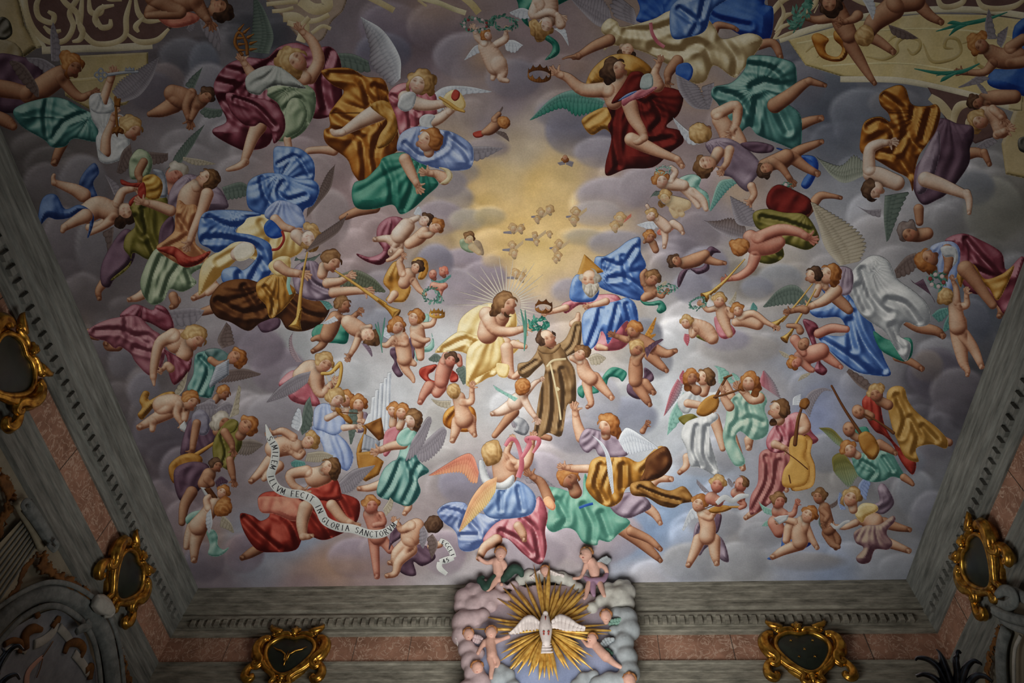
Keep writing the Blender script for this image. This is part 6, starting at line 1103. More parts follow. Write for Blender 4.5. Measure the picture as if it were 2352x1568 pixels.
# ---------------------------------------------------------------- the bearers below the friar
A = Fig('painted_angel', 'painted angel in green dress floating on its back with arms open, lower centre', 'angel', (1330, 1150))
A.wing('wgrey', '1200 1090 1240 1090 1276 1116', '1210 1110 1240 1112 1270 1120').body('tan', ['1430 1212 18 1466 1240 14 1500 1270 10 1516 1286 6f', '1450 1220 12 1490 1238 9 1516 1260 6f'], name='legs')
A.cloth('dress', ((52, 104, 90), (100, 160, 140), (150, 196, 176)), '1252 1120 1280 1120 1310 1130 1336 1140 1340 1100 1346 1088 1360 1130 1400 1160 1440 1190 1446 1204 1420 1226 1400 1244 1376 1240 1370 1252 1340 1246 1322 1220 1300 1212 1270 1222 1254 1204 1262 1160', (1330, 1080), 13, .9, lines=['1280 1150 1300 1190 1290 1210', '1340 1160 1360 1200 1360 1240', '1380 1180 1400 1230'])
A.strip('blue_knot', 'deep', '1330 1166 1346 1160 1362 1156', 6).body('tan', ['1262 1150 13 1244 1110 11 1226 1096 8h'], name='arm').cloth('sleeve', 'peach', '1248 1146 1262 1140 1276 1160 1270 1172 1254 1162', None, 5, .5)
A.body('tan', ['1322 1130 15 1316 1112 13'], '1306 1096 24 60 .8', name='head').hair('ginger', 0, '1290 1092 13 1296 1106 12')
A = Fig('painted_angel', 'painted bearer angel seen from behind in blue and rose with peach wings, lower centre', 'angel', (1160, 1150))
A.wing('coral', '1100 1084 1086 1046 1060 1046 984 1092', '1096 1110 1080 1108 1056 1086 990 1092', 18, 'peach')
A.cloth('blue_train', 'sky', '1004 1174 1030 1154 1066 1154 1080 1170 1110 1180 1150 1190 1130 1220 1110 1250 1080 1266 1056 1260 1050 1230 1040 1214 1020 1200', (1080, 1140), 12, 1.1, lines=['1020 1170 1060 1180 1100 1220', '1060 1230 1100 1230', '1070 1180 1060 1210'])
A.cloth('rose_skirt', 'rose', '1110 1236 1140 1200 1190 1180 1220 1160 1240 1140 1258 1180 1252 1220 1256 1260 1240 1296 1200 1270 1170 1240 1150 1236 1120 1250', (1200, 1130), 12, .9, lines=['1200 1190 1230 1220 1240 1280', '1150 1220 1190 1240 1220 1270'])
A.body('flesh', ['1140 1240 14 1114 1256 11 1102 1280 8f', '1190 1208 11 1200 1224 10 1204 1238 6f'], name='feet')
A.cloth('blue_skirt', ((60, 84, 130), (116, 144, 188), (184, 204, 228)), '1130 1130 1160 1110 1190 1104 1220 1124 1232 1150 1220 1180 1180 1190 1130 1190 1110 1170', (1180, 1080), 12, .8, lines=['1150 1130 1150 1170', '1190 1120 1200 1170'])
A.body('flesh', ['1180 1060 9 1164 1042 8 1172 1018 6h', '1150 1060 22 1160 1090 28', '1176 1068 15 1206 1066 13 1218 1036 10 1222 1014 7h'], '1130 1040 24 100 2', name='back').hair('blond', 2, '1122 1058 12 1136 1020 11').cloth('white_shirt', 'white', '1100 1060 1112 1060 1124 1096 1150 1108 1178 1090 1180 1110 1160 1124 1126 1120 1106 1104', None, 7, .6)
A.strip('pink_scarf', 'rose', '1160 1024 1172 1008 1186 1014 1196 1044 1198 1070 1190 1096', [8, 10, 9, 10, 12, 12]).strip('pink_scarf', 'rose', '1200 1050 1216 1020 1210 1008 1232 1006 1238 1016 1224 1040', [8, 12, 12, 10, 10, 6])
A.wing('peach', '1142 1094 1110 1110 1080 1150 1054 1218', '1138 1130 1120 1160 1090 1190 1056 1222', 22, 'yellow')
A = Fig('painted_angel', 'painted bearer angel in lilac blouse and brown skirt with white wings, lower right of centre', 'angel', (1420, 1060))
A.body('flesh', ['1336 1004 14 1326 974 11 1322 950 8h', '1350 1076 10 1320 1076 9 1304 1074 7h'], name='arms').body('tan', ['1476 990 7 1482 980 5h'], name='far_hand')
A.body('flesh', ['1490 1120 12 1510 1100 10 1540 1100 7f', '1480 1160 13 1504 1180 10 1516 1200 6f'], name='feet').cloth('lilac_hem', 'lilac', '1400 1150 1440 1130 1480 1140 1496 1164 1470 1180 1440 1190 1410 1176', None, 9, .8, light=(-.5, -.6, 1))
A.cloth('skirt', 'ochre', '1350 1090 1360 1056 1400 1044 1440 1050 1470 1060 1510 1026 1530 1030 1540 1060 1520 1094 1480 1110 1440 1120 1426 1150 1400 1164 1370 1150 1346 1120', (1420, 1010), 13, 1.0, lines=['1380 1070 1370 1110 1390 1150', '1430 1070 1430 1120', '1480 1080 1510 1050'])
A.cloth('train_lining', 'brown', '1486 1050 1520 1026 1536 1032 1544 1064 1524 1092 1496 1102 1470 1106 1480 1080', (1470, 1120), 8, 1.0).cloth('brown_train', ((50, 28, 10), (128, 84, 36), (196, 150, 84)), '1450 1110 1490 1104 1510 1118 1540 1126 1568 1116 1584 1130 1592 1150 1566 1156 1546 1166 1516 1160 1486 1142 1452 1136', (1440, 1090), 9, 1.0, lines=['1470 1120 1520 1140 1560 1150'])
A.cloth('blouse', 'lilac', '1330 1010 1346 984 1380 990 1420 1000 1446 1020 1440 1046 1400 1050 1376 1046 1366 1030 1350 1040 1336 1030', (1380, 960), 10, .9, light=(-.5, -.6, 1))
A.body('flesh', ['1392 1000 11 1392 990 12'], '1396 976 22 100 -.95', name='head').hair('ginger', 0, '1408 972 16 1414 990 13 1424 1000 10 1384 960 10')
A.wing('wwhite', '1420 1010 1430 990 1448 984 1510 1026', '1434 1036 1450 1046 1470 1040 1512 1030', 12).wing('wwhite', '1358 998 1386 1020 1404 1060 1410 1130', '1376 1014 1390 1044 1396 1090 1406 1136', 22)
# ================================================================ musicians of the right
A = Fig('painted_angel', 'painted angel in white tunic playing a lute with pegbox bent back, right of centre', 'angel', (1610, 980))
A.wing('rose', '1556 870 1540 900 1524 956', '1570 880 1560 910 1530 950', 12, 'wgrey').wing('mint', '1570 900 1540 950 1532 1000', '1580 920 1560 970 1536 996').wing('mint', '1650 880 1648 850 1640 840', '1690 880 1670 850 1646 840')
A.cloth('gold_sash', 'olive', '1558 960 1590 950 1610 970 1580 980', None, 5, .6).body('flesh', ['1640 960 13 1650 990 11 1660 1030 7', '1578 1050 10 1576 1070 8 1562 1084 6f'], name='legs')
A.cloth('white_skirt', 'white', '1576 970 1610 956 1640 946 1650 960 1630 980 1634 1020 1646 1060 1650 1096 1620 1080 1600 1072 1586 1070 1576 1030 1564 1000', (1620, 920), 13, .9, lines=['1600 980 1596 1030 1610 1070', '1624 980 1620 1040 1640 1080']).cloth('white_blouse', 'white', '1556 920 1576 900 1606 896 1640 900 1660 890 1670 910 1640 930 1600 930 1580 950 1564 944', (1600, 880), 9, .7)
A.body('flesh', ['1580 926 10 1604 930 9 1622 934 7h', '1680 910 10 1672 890 8 1666 876 6', '1616 900 12 1620 886 12'], '1618 866 19 60 -.9', name='arms_and_head').hair('hair', 0, '1630 862 13 1634 876 11')
A = Fig('painted_lute', 'painted golden lute of the angel in white, right of centre', 'lute', (1630, 920)); A.cloth('bowl', 'wood', '1600 950 1606 930 1624 912 1644 906 1652 920 1646 940 1620 956', (1640, 880), 5, .3).tube('neck', 'brown', '1644 912 4 1664 874 3 1672 864 3').tube('pegbox', 'brown', '1664 868 3 1684 860 2')
A = Fig('painted_angel', 'painted long-haired angel face with pink wing behind the lutenist', 'angel', (1590, 870)); A.wing('rose', '1566 880 1560 866 1568 850', '1574 884 1570 866 1572 852').body('tan', ['1590 890 10 1600 896 12'], '1588 866 17 90 .3').hair('ginger', 1, '1580 890 9')
A = Fig('painted_angel', 'painted golden-haired flute playing angel in sea-green robe, right of centre', 'angel', (1720, 960))
A.wing('rose', '1740 880 1750 860 1752 852', '1796 918 1780 880 1756 850', 12, 'wgrey').wing('mint', '1690 880 1684 864 1680 858', '1700 870 1694 862 1684 856')
A.body('flesh', ['1678 1004 15 1694 1040 11 1706 1074 7f', '1720 1010 11 1720 1026 8f'], name='legs')
A.cloth('robe', ((82, 124, 112), (146, 184, 168), (200, 218, 200)), '1672 930 1690 906 1720 892 1750 900 1762 920 1756 940 1766 970 1760 1000 1730 1010 1700 990 1690 1010 1712 1060 1690 1070 1670 1040 1660 1000 1666 970', (1720, 870), 13, .8, lines=['1690 920 1700 950 1680 990', '1720 930 1730 970 1720 1000', '1680 980 1720 960 1750 970'])
A.body('flesh', ['1676 934 11 1664 916 9 1662 906 6h', '1744 914 13 1726 918 10 1706 898 8h'], '1722 876 20 90 -.3', name='arms_and_head').hair('ginger', 1, '1706 888 11 1738 890 12 1734 904 9')
A = Fig('painted_flute', 'painted dark transverse flute of the golden-haired angel', 'flute', (1680, 905)); A.tube('pipe', 'brown', '1640 912 2.4 1670 904 2.6 1700 894 2.4')
A = Fig('painted_angel', 'painted angel in faded red robe bowing the big viol, right', 'angel', (1800, 1040))
A.wing('wgrey', '1840 930 1860 900 1890 890 1910 896', '1860 960 1870 930 1890 900 1912 898', 14).wing('wwhite', '1820 930 1822 914 1834 906', '1840 930 1840 916 1840 904')
A.body('flesh', ['1790 1080 10 1796 1110 9 1806 1124 6f', '1750 1160 10 1730 1176 8 1714 1188 6f'], name='legs')
A.cloth('skirt', ((96, 44, 46), (160, 92, 92), (206, 150, 142)), '1746 1040 1770 1030 1810 1040 1830 1070 1810 1110 1790 1140 1764 1160 1740 1176 1722 1180 1724 1140 1740 1110 1742 1070', (1800, 1000), 13, .9, lines=['1760 1050 1764 1100 1730 1170', '1790 1060 1780 1110 1760 1150']).cloth('tunic', 'rose', '1760 1010 1776 980 1800 960 1830 946 1856 960 1864 990 1880 1010 1860 1020 1830 1000 1820 1030 1790 1040 1766 1034', (1810, 930), 11, .9, lines=['1790 980 1800 1010 1780 1030'])
A.body('flesh', ['1842 962 14 1850 980 13 1842 990 9', '1780 1020 10 1800 1028 7h', '1790 964 13 1790 950 12'], '1788 940 22 60 -.9', name='arms_and_head').hair('hair', 0, '1800 938 14 1776 970 9')
A = Fig('painted_viol', 'painted large amber viol standing on its end, right', 'viol', (1830, 1060)); A.cloth('side', 'wood', '1846 1000 1866 1010 1862 1040 1872 1070 1870 1110 1850 1124 1816 1122 1840 1060', None, 4, .3, light=(.3, .2, .5)).cloth('front', ((150, 98, 36), (196, 148, 70), (222, 184, 110)), '1818 1004 1836 998 1852 1006 1854 1030 1848 1050 1860 1070 1858 1100 1844 1116 1810 1120 1796 1110 1800 1080 1814 1056 1812 1030', (1830, 500), 5, .12).tube('neck', 'brown', '1826 1020 5 1832 970 4 1840 940 3').cloth('scroll_head', 'bronze', '1836 934 1840 918 1854 914 1860 926 1850 940', None, 5, .9).strip('string', 'brown', '1812 1090 1816 1110', 3).strip('bow', 'brown', '1800 1034 1830 1056 1856 1078', 2.5)
A = Fig('painted_cherub', 'painted curly cherub playing a violin, lilac drape, lower right of centre', 'cherub', (1620, 1210))
A.wing('wwhite', '1604 1170 1586 1170 1566 1216', '1606 1190 1590 1194 1570 1220').cloth('drape', 'lilac', '1592 1250 1596 1210 1608 1200 1620 1240 1650 1230 1666 1250 1674 1290 1650 1280 1640 1250 1620 1260 1606 1276', (1620, 1180), 9, 1.0).cloth('drape', 'plum', '1644 1180 1658 1184 1650 1220 1640 1220', None, 5, .6)
A.body('flesh', ['1606 1240 15 1594 1270 11 1582 1296 7f', '1640 1240 15 1642 1270 12 1646 1292 7f', '1620 1186 17 1626 1210 18 1624 1232 19', '1610 1180 9 1630 1190 7 1640 1178 6h'], '1606 1156 19 70 -.2').hair('ginger', 0)
A = Fig('painted_violin', 'painted small violin of the curly cherub, lower right of centre', 'violin', (1650, 1168)); A.cloth('soundbox', 'wood', '1628 1170 1650 1160 1676 1162 1680 1168 1660 1176 1636 1178', None, 5, .4).tube('neck', 'wood', '1676 1164 2.4 1708 1164 3').strip('bow', 'brown', '1610 1172 1650 1156', 2)
A = Fig('painted_cherub', 'painted smiling blond cherub holding a music sheet, lower right of centre', 'cherub', (1640, 1120))
A.wing('wgrey', '1620 1120 1606 1106 1600 1100', '1630 1130 1616 1130 1600 1110').body('ruddy', ['1634 1144 15 1650 1152 12', '1650 1150 8 1664 1144 6'], '1648 1112 19 80 -.1').hair('blond', 0)
A = Fig('painted_cherub', 'painted bald singing cherub behind the music sheet, lower right of centre', 'cherub', (1700, 1110)); A.wing('wgrey', '1680 1120 1672 1110 1670 1100', '1686 1114 1680 1104 1674 1098').body('ruddy', ['1690 1132 12 1700 1140 13', '1700 1150 8 1710 1160 6 1700 1166 5'], '1702 1112 16 100 -.9').hair('hair', 3)
A = Fig('painted_music_sheet', 'painted white music sheet between the smiling and the bald cherub', 'sheet', (1680, 1146)); A.strip('page', 'white', '1646 1156 1664 1142 1682 1150 1700 1140 1720 1138', [10, 13, 12, 13, 8])
A = Fig('painted_cherub', 'painted dark-curled cherub with raised palm and mint wings, lower right', 'cherub', (1780, 1150))
A.wing('mint', '1772 1170 1752 1160 1742 1150', '1774 1184 1756 1178 1746 1160').wing('mint', '1782 1190 1760 1196 1748 1210', '1780 1200 1766 1208 1750 1208').body('ruddy', ['1780 1200 17 1790 1220 15', '1786 1174 14 1800 1180 11', '1804 1184 8 1822 1180 7 1828 1162 5h'], '1788 1150 18 80 .5').hair('hair', 0)
A = Fig('painted_cherub', 'painted seated cherub on a bright blue cloth looking up, lower right', 'cherub', (1840, 1220))
A.cloth('blue_cloth', 'deep', '1762 1282 1790 1266 1800 1220 1820 1210 1830 1236 1862 1220 1868 1244 1840 1262 1800 1264 1780 1284', None, 9, .9)
A.body('flesh', ['1812 1214 12 1806 1240 9', '1850 1206 10 1864 1236 8 1876 1256 6f', '1838 1250 14 1800 1264 11 1776 1278 7f', '1844 1200 17 1836 1224 18 1838 1244 18', '1824 1198 9 1806 1194 7 1796 1196 5h'], '1858 1182 19 60 -.4').hair('ginger', 0)
A = Fig('painted_music_sheet', 'painted pale sheet in front of the cherub with mint wings, lower right', 'sheet', (1790, 1192)); A.cloth('page', 'white', '1776 1190 1790 1184 1812 1182 1808 1194 1790 1204', None, 4, .3, sharp=True)
A = Fig('painted_cherub', 'painted standing cherub in profile with joined hands, lower right', 'cherub', (1900, 1190))
A.wing('wgreen', '1884 1180 1880 1200 1886 1214', '1892 1184 1892 1200 1890 1210').wing('wbrown', '1904 1160 1920 1150 1926 1140', '1910 1168 1922 1160 1926 1146').body('tan', ['1908 1222 12 1924 1240 9 1920 1258 5f', '1900 1224 13 1912 1248 9 1926 1256 5', '1894 1166 13 1898 1190 15 1904 1214 16', '1886 1170 7 1900 1184 7 1896 1196 5h'], '1882 1140 17 90 -.6').hair('hair', 0)
A = Fig('painted_angel', 'painted child angel in mauve and gold fluttering scarf reading a sheet, lower right', 'angel', (1990, 1210))
A.wing('sky', '1930 1170 1924 1150 1928 1130', '1944 1170 1936 1150 1932 1132').wing('sky', '1970 1130 1974 1110 1990 1092', '1990 1150 1994 1130 2000 1110').cloth('scarf', 'lilac', '2000 1160 2020 1150 2016 1120 2030 1110 2050 1140 2052 1160 2030 1180 2010 1176', None, 8, 1.0)
A.body('tan', ['2030 1200 13 2060 1210 10 2088 1216 6f'], name='far_leg').body('flesh', ['2020 1240 15 2050 1250 11 2086 1264 7f', '1990 1190 20 2006 1200 24', '1966 1200 9 1940 1210 7 1920 1208 5h'], name='torso')
A.cloth('robe', ((76, 46, 56), (142, 108, 112), (208, 186, 164)), '1962 1222 1990 1206 2020 1204 2050 1184 2056 1196 2036 1222 2050 1246 2040 1262 2010 1262 1998 1290 1976 1294 1966 1280 1984 1258 1966 1246', (2010, 1180), 11, 1.0).cloth('sleeve', 'yellow', '1964 1180 1980 1156 2010 1158 2016 1172 1990 1186 1980 1200', None, 7, .7).body('flesh', ['1960 1170 10 1958 1160 11'], '1956 1142 21 70 -.2', name='head').hair('blond', 0, '1940 1150 11')
A = Fig('painted_music_sheet', 'painted small sheet held by the child angel in mauve scarf, lower right', 'sheet', (1925, 1208)); A.strip('page', 'white', '1908 1202 1922 1212 1940 1200 1952 1196', [5, 8, 8, 5])
A = Fig('painted_angel', 'painted angel in ochre robe leaning over the shawm players, far right', 'angel', (2100, 960))
A.wing('wbrown', '1996 900 1970 884 1944 854', '2004 890 1990 870 1950 846').body('tan', ['2160 1010 12 2180 1016 9'], name='foot')
A.cloth('red_robe', 'red', '1980 920 2004 900 2020 920 2030 970 2050 1010 2080 1040 2104 1060 2096 1090 2070 1060 2050 1020 2030 1000 2010 990 1990 960', (2000, 880), 10, .9)
A.cloth('ochre_robe', ((110, 74, 24), (176, 132, 62), (214, 178, 112)), '2036 910 2050 888 2076 890 2086 920 2110 950 2150 980 2176 1010 2172 1030 2140 1020 2104 1030 2110 1060 2080 1050 2060 1010 2046 970', (2070, 870), 12, 1.0, lines=['2060 910 2080 960 2070 1000', '2090 960 2110 1000 2100 1040', '2120 980 2150 1010'])
A.body('tan', ['2020 920 11 2040 930 12'], '2012 904 19 110 -.2', name='head').hair('blond', 0, '2020 892 13').body('tan', ['1990 950 10'+' 2000 956 10'], '1972 946 17 120 .1', name='second_head')
A = Fig('painted_shawm', 'painted thin dark shawm crossing the red robe, far right', 'shawm', (2020, 970)); A.tube('pipe', 'brown', '1984 950 2 2020 970 2.4 2052 994 4')
A = Fig('painted_angel', 'painted angel in mint robe playing the long-necked theorbo, far right', 'angel', (1980, 1060))
A.wing('olive', '1936 1010 1910 984 1880 982', '1940 1030 1920 1020 1890 990', 12, 'sage').wing('olive', '1960 1070 1936 1040 1912 1050 1914 1080', '1980 1090 1966 1100 1950 1120 1920 1090', 14, 'sage')
A.cloth('robe', ((48, 92, 84), (98, 152, 140), (164, 200, 186)), '1956 1046 1980 1040 2010 1040 2040 1030 2060 1060 2080 1100 2050 1094 2030 1104 2000 1106 1970 1090', (2000, 1010), 12, 1.0, lines=['1980 1060 2010 1080 2000 1100', '2030 1050 2050 1080']).body('tan', ['2020 1020 12 2040 1030 9 2056 1040 6f', '2076 1096 9 2090 1106 7 2096 1112 5', '2000 1046 9 2004 1030 7'], name='limbs').cloth('green_sleeve', 'green', '1960 990 1990 980 2000 1010 1980 1020', None, 6, .7)
A.body('flesh', ['1962 1040 9 1970 1046 9'], '1950 1032 19 120 .2', name='head').hair('ginger', 0).body('tan', ['1960 1000 9 1970 1006 9'], '1950 986 17 100 0', name='second_head')
A = Fig('painted_theorbo', 'painted theorbo with very long neck rising up left, far right', 'theorbo', (1980, 990)); A.tube('neck', 'brown', '1910 886 2.4 1940 940 3 1980 1000 4').cloth('bowl', 'wood', '1972 1000 1990 990 2010 1006 2020 1034 2006 1056 1984 1040 1974 1020', None, 5, .5)
# ================================================================ real relief: cartouches, glory, wall ornaments
def metal(name, c, rough=.35, c2=None, m_=1.0):
    m, t, b = newmat(name); N = t.nodes; L = t.links
    n = N.new('ShaderNodeTexNoise'); n.inputs['Scale'].default_value = 14; n.inputs['Detail'].default_value = 6
    tc = N.new('ShaderNodeTexCoord'); L.new(tc.outputs['Object'], n.inputs['Vector'])
    r = N.new('ShaderNodeValToRGB'); r.color_ramp.elements[0].position = .3; r.color_ramp.elements[1].position = .62
    r.color_ramp.elements[0].color = lin(c2 or tuple(v*.5 for v in c))+(1,); r.color_ramp.elements[1].color = lin(c)+(1,)
    L.new(n.outputs[0], r.inputs[0]); L.new(r.outputs[0], b.inputs['Base Color']); b.inputs['Metallic'].default_value = m_; b.inputs['Roughness'].default_value = rough
    bp = N.new('ShaderNodeBump'); bp.inputs['Strength'].default_value = .25; bp.inputs['Distance'].default_value = .01; L.new(n.outputs[0], bp.inputs['Height']); L.new(bp.outputs[0], b.inputs['Normal'])
    return m
def matte(name, c, c2=None, rough=.7, scale=6):
    return stone_mat(name, tuple(v*.82 for v in c) if c2 is None else c2, c, scale, rough=rough, bump=.1)
GOLD = metal('gilt_wood', (214, 164, 70), .28, (120, 76, 28), .9)
GILT = metal('gilt_rays', (226, 184, 92), .42, (178, 130, 54), .3)
GREENM = stone_mat('dark_green_marble', (14, 20, 16), (34, 44, 33), 5, rough=.35, bump=0, spec=.5)
STG = matte('stucco_grey', (196, 196, 188)); STP = matte('stucco_pink', (196, 174, 176)); STB = matte('stucco_bluegrey', (170, 178, 182)); STW = matte('stucco_white', (226, 216, 212))
SKIN = matte('stucco_flesh', (218, 172, 154)); LIPS = matte('stucco_red', (170, 72, 62)); HAIR3 = matte('stucco_hair', (168, 112, 66)); DARKEYE = matte('eye_paint', (60, 40, 34))
GREEND = matte('stucco_green_drape', (44, 74, 62)); LILD = matte('stucco_lilac_drape', (160, 128, 152)); AQUA = matte('stucco_aqua', (120, 156, 142))
OCHR = matte('ochre_leaf', (138, 92, 44), (84, 54, 26)); GSTONE = stone_mat('carved_grey_stone', (92, 98, 98), (140, 146, 144), 7, bump=.3); CREAM = matte('cream_plaster', (176, 168, 144)); IRON = metal('silvered_iron', (120, 126, 138), .26, (40, 44, 52), .9)
def depth_scale(W): return ((Vector(W)-camo.location).dot(Vector(-RW[:, 2])))/FPX
def hit(px, py, where, out=0.0):
    """pixel -> point on a wall of the room, standing out of it by `out` metres"""
    d = Vector(rays([(px, py)])[0]); O = Vector((0, 0, CZ))
    if where == 'left': t = (XL-.18*S9+out)/d.x
    elif where == 'right': t = (XR+.18*S9-out)/d.x
    elif where == 'front':
        k = (yfront(1)-yfront(0)); t = (yfront(0)+.18*S9-out)/(d.y-k*d.x)
    else:
        k = (yfront(1)-yfront(0)); t = (yfront(0)-.10-out)/(d.y-k*d.x)
        v = on_vault([(px, py)])[0]; tv = (Vector(v)-O).length/d.length-(out+.02)/d.length*1.0
        t = min(t, tv)
    return O+d*t
def sweep(name, pts, radii, mat, parent=None, seg=12, flutes=0, flat=1.0, up=None, closed=False):
    """solid tube through world points; flutes adds carved grooves along it"""
    n = len(pts); P = [Vector(p) for p in pts]; V = []; F = []; ref = Vector(up) if up is not None else Vector((.3, -.6, .7))
    for i in range(n):
        t = (P[(i+1) % n]-P[i-1]) if closed else (P[min(i+1, n-1)]-P[max(i-1, 0)])
        t.normalize(); a = ref.cross(t); a.normalize(); b = t.cross(a)
        for k in range(seg):
            an = k/seg*2*math.pi; r = radii[i]*(1+(.14*math.cos(an*flutes) if flutes else 0))
            V.append(P[i]+a*math.cos(an)*r+b*math.sin(an)*r*flat)
    m = n if closed else n-1
    for i in range(m):
        for k in range(seg): F.append((i*seg+k, i*seg+(k+1) % seg, ((i+1) % n)*seg+(k+1) % seg, ((i+1) % n)*seg+k))
    if not closed: F.append(tuple(range(seg-1, -1, -1))); F.append(tuple((n-1)*seg+k for k in range(seg)))
    return mesh_obj(name, V, F, mat, parent)
def blobs(name, L, mat, parent=None, voxel=.015, squash=None, smooth=6):
    """one continuous sculpted mass grown from overlapping balls: L = [(point, radius)]"""
    bm = bmesh.new()
    for p, r in L:
        M = Matrix.Translation(p)
        if squash: M = M @ squash
        bmesh.ops.create_icosphere(bm, subdivisions=2, radius=r, matrix=M)
    me = bpy.data.meshes.new(name); bm.to_mesh(me); bm.free(); me.materials.append(mat)
    o = bpy.data.objects.new(name, me); COL.objects.link(o)
    md = o.modifiers.new('merge', 'REMESH'); md.mode = 'VOXEL'; md.voxel_size = voxel; md.use_smooth_shade = True
    sm = o.modifiers.new('smooth', 'SMOOTH'); sm.iterations = smooth
    if parent: o.parent = parent; o.matrix_parent_inverse = Matrix.Translation(-parent.location)
    return o
def chain3(s, where, out=.06, scale=1.0):
    a = smooth_open(np.array(nums(s)).reshape(-1, 3), 6); L = []
    for (x, y, r) in a:
        p = hit(x, y, where, out); L.append((p, r*depth_scale(p)*scale))
    return L
def pxpath(s, where, out=.05, k=6):
    return [hit(x, y, where, out) for x, y in smooth_open(pts2(s), k)]

# ---------------------------------------------------------------- gilt cartouches on the frieze
def spiral(c, r0, turns, start, n=26, dirn=1, shrink=.25):
    return [(c[0]+r0*(1-(1-shrink)*i/n)*math.cos(start+dirn*turns*2*math.pi*i/n), c[1]+r0*(1-(1-shrink)*i/n)*math.sin(start+dirn*turns*2*math.pi*i/n)) for i in range(n+1)]
def cartouche(side, s, z9, label, sx=1.0, motif=None, sy=1.0):
    al, nn = basis(side); base = wall_point(side, s, .0, z9); upv = Vector((0, 0, 1))
    root = empty('gilt_cartouche', base); tag(root, label, 'cartouche', 'gilt cartouches along the marble frieze')
    T = lambda u, v, w: base+al*u*sx+upv*v*sy+nn*w
    heart = []
    for i in range(48):
        t = i/48*2*math.pi; u = .33*math.sin(t)*(1+.10*math.cos(t)); v = .26*math.cos(t)+.03-.12*max(0, -math.cos(t))**3-.045*math.exp(-(math.sin(t)/.22)**2)*(math.cos(t) > 0)
        heart.append((u, v))
    V = [T(0, 0, .17)]; F = []
    for k, q in enumerate((.5, .85, 1.0)):
        for (u, v) in heart: V.append(T(u*q, v*q, .17-.045*q*q))
    n = 48
    for i in range(n):
        F.append((0, 1+i, 1+(i+1) % n))
        for k in range(2): F.append((1+k*n+i, 1+(k+1)*n+i, 1+(k+1)*n+(i+1) % n, 1+k*n+(i+1) % n))
    mesh_obj('marble_shield', V, F, GREENM, root)['label'] = 'dark green marble shield'
    Vb = [T(u*1.2, v*1.2, .11) for u, v in heart]+[T(u*1.25, v*1.25, .0) for u, v in heart]
    mesh_obj('backing', Vb, [tuple(range(47, -1, -1))]+[(i, (i+1) % 48, 48+(i+1) % 48, 48+i) for i in range(48)], GOLD, root)
    sweep('rim', [T(u*1.04, v*1.04, .135) for u, v in heart], [.03]*48, GOLD, root, closed=True, up=nn)
    for sg in (-1, 1):
        top = [(sg*u, v) for u, v in [(.04, .30), (.10, .335), (.17, .33), (.235, .30)]+spiral((.27, .35), .055, 1.1, -2.2, 16)]
        sweep('top_scroll', [T(u, v, .15) for u, v in top], [.022+.018*math.sin(min(1, i/8)*3.1) for i in range(len(top))], GOLD, root, flutes=4, up=nn)
        horn = [(.20, .34), (.28, .37), (.34, .40), (.38, .445), (.385, .49)]
        sweep('horn', [T(sg*u, v, .15) for u, v in horn], [.045, .05, .042, .028, .008], GOLD, root, flutes=5, up=nn)
        lobe = [(.34, .26), (.42, .25), (.475, .17), (.48, .06), (.44, -.04), (.385, -.10), (.37, -.17), (.41, -.22), (.455, -.20), (.46, -.16), (.435, -.15)]
        lb = smooth_open(np.array(lobe), 4)
        sweep('side_scroll', [T(sg*u, v, .12) for u, v in lb], [.035+.045*math.exp(-((i-14)/11)**2) for i in range(len(lb))], GOLD, root, flutes=6, up=nn, seg=20)
        fl = smooth_open(np.array([(.40, -.12), (.48, -.18), (.53, -.28), (.52, -.38), (.46, -.42), (.42, -.38), (.44, -.34)]), 4)
        sweep('leg_scroll', [T(sg*u, v, .1) for u, v in fl], [.03+.03*math.exp(-((i-12)/8)**2) for i in range(len(fl))], GOLD, root, flutes=5, up=nn, seg=16)
        lw = smooth_open(np.array([(.34, -.14), (.26, -.24), (.16, -.32), (.10, -.40), (.13, -.48), (.08, -.52), (.03, -.49)]), 4)
        sweep('lower_scroll', [T(sg*u, v, .12) for u, v in lw], [.05-.025*i/len(lw) for i in range(len(lw))], GOLD, root, flutes=6, up=nn, seg=18)
        for j in range(5): blobs('leaf_bud', [(T(sg*(.30-.055*j), .30+.015*j, .17), .03-.002*j)], GOLD, root, .009) if j < 2 else None
    m = [(T(0, .35, .17), .055), (T(0, .31, .18), .045), (T(-.05, .39, .15), .03), (T(.05, .39, .15), .03), (T(0, .41, .16), .03), (T(-.02, .36, .215), .014), (T(.02, .36, .215), .014), (T(0, .335, .225), .014)]
    blobs('mask', m, GOLD, root, .009)['label'] = 'gilt mask at the top'
    blobs('tip', [(T(0, -.40, .12), .05), (T(0, -.47, .12), .04), (T(0, -.53, .11), .028)], GOLD, root, .01)
    if motif == 'branches':
        for sg in (-1, 1): sweep('gold_branch', [T(sg*u, v, .185-.05*(u*u+v*v)*6) for u, v in ((.02, -.16), (.03, -.06), (.10, .0), (.18, .03), (.24, .08))], [.006, .012, .012, .01, .004], GOLD, root, up=nn)
        sweep('gold_stem', [T(0, v, .175) for v in (-.24, -.12, .0)], [.01, .013, .006], GOLD, root, up=nn)
    if motif == 'stars':
        for (u, v) in ((-.14, .12), (.14, .12), (0, -.02), (-.10, -.14), (.1, -.14)):
            for k in range(2): sweep('gold_star', [T(u-.02*math.cos(k*1.57+.5), v-.02*math.sin(k*1.57+.5), .17), T(u+.02*math.cos(k*1.57+.5), v+.02*math.sin(k*1.57+.5), .17)], [.005, .005], GOLD, root, seg=6, up=nn)
    return root
def s_of(px, py, where):
    p = hit(px, py, where, .1); return (p.x if where == 'front' else p.y), (p.z-CZ)/S9
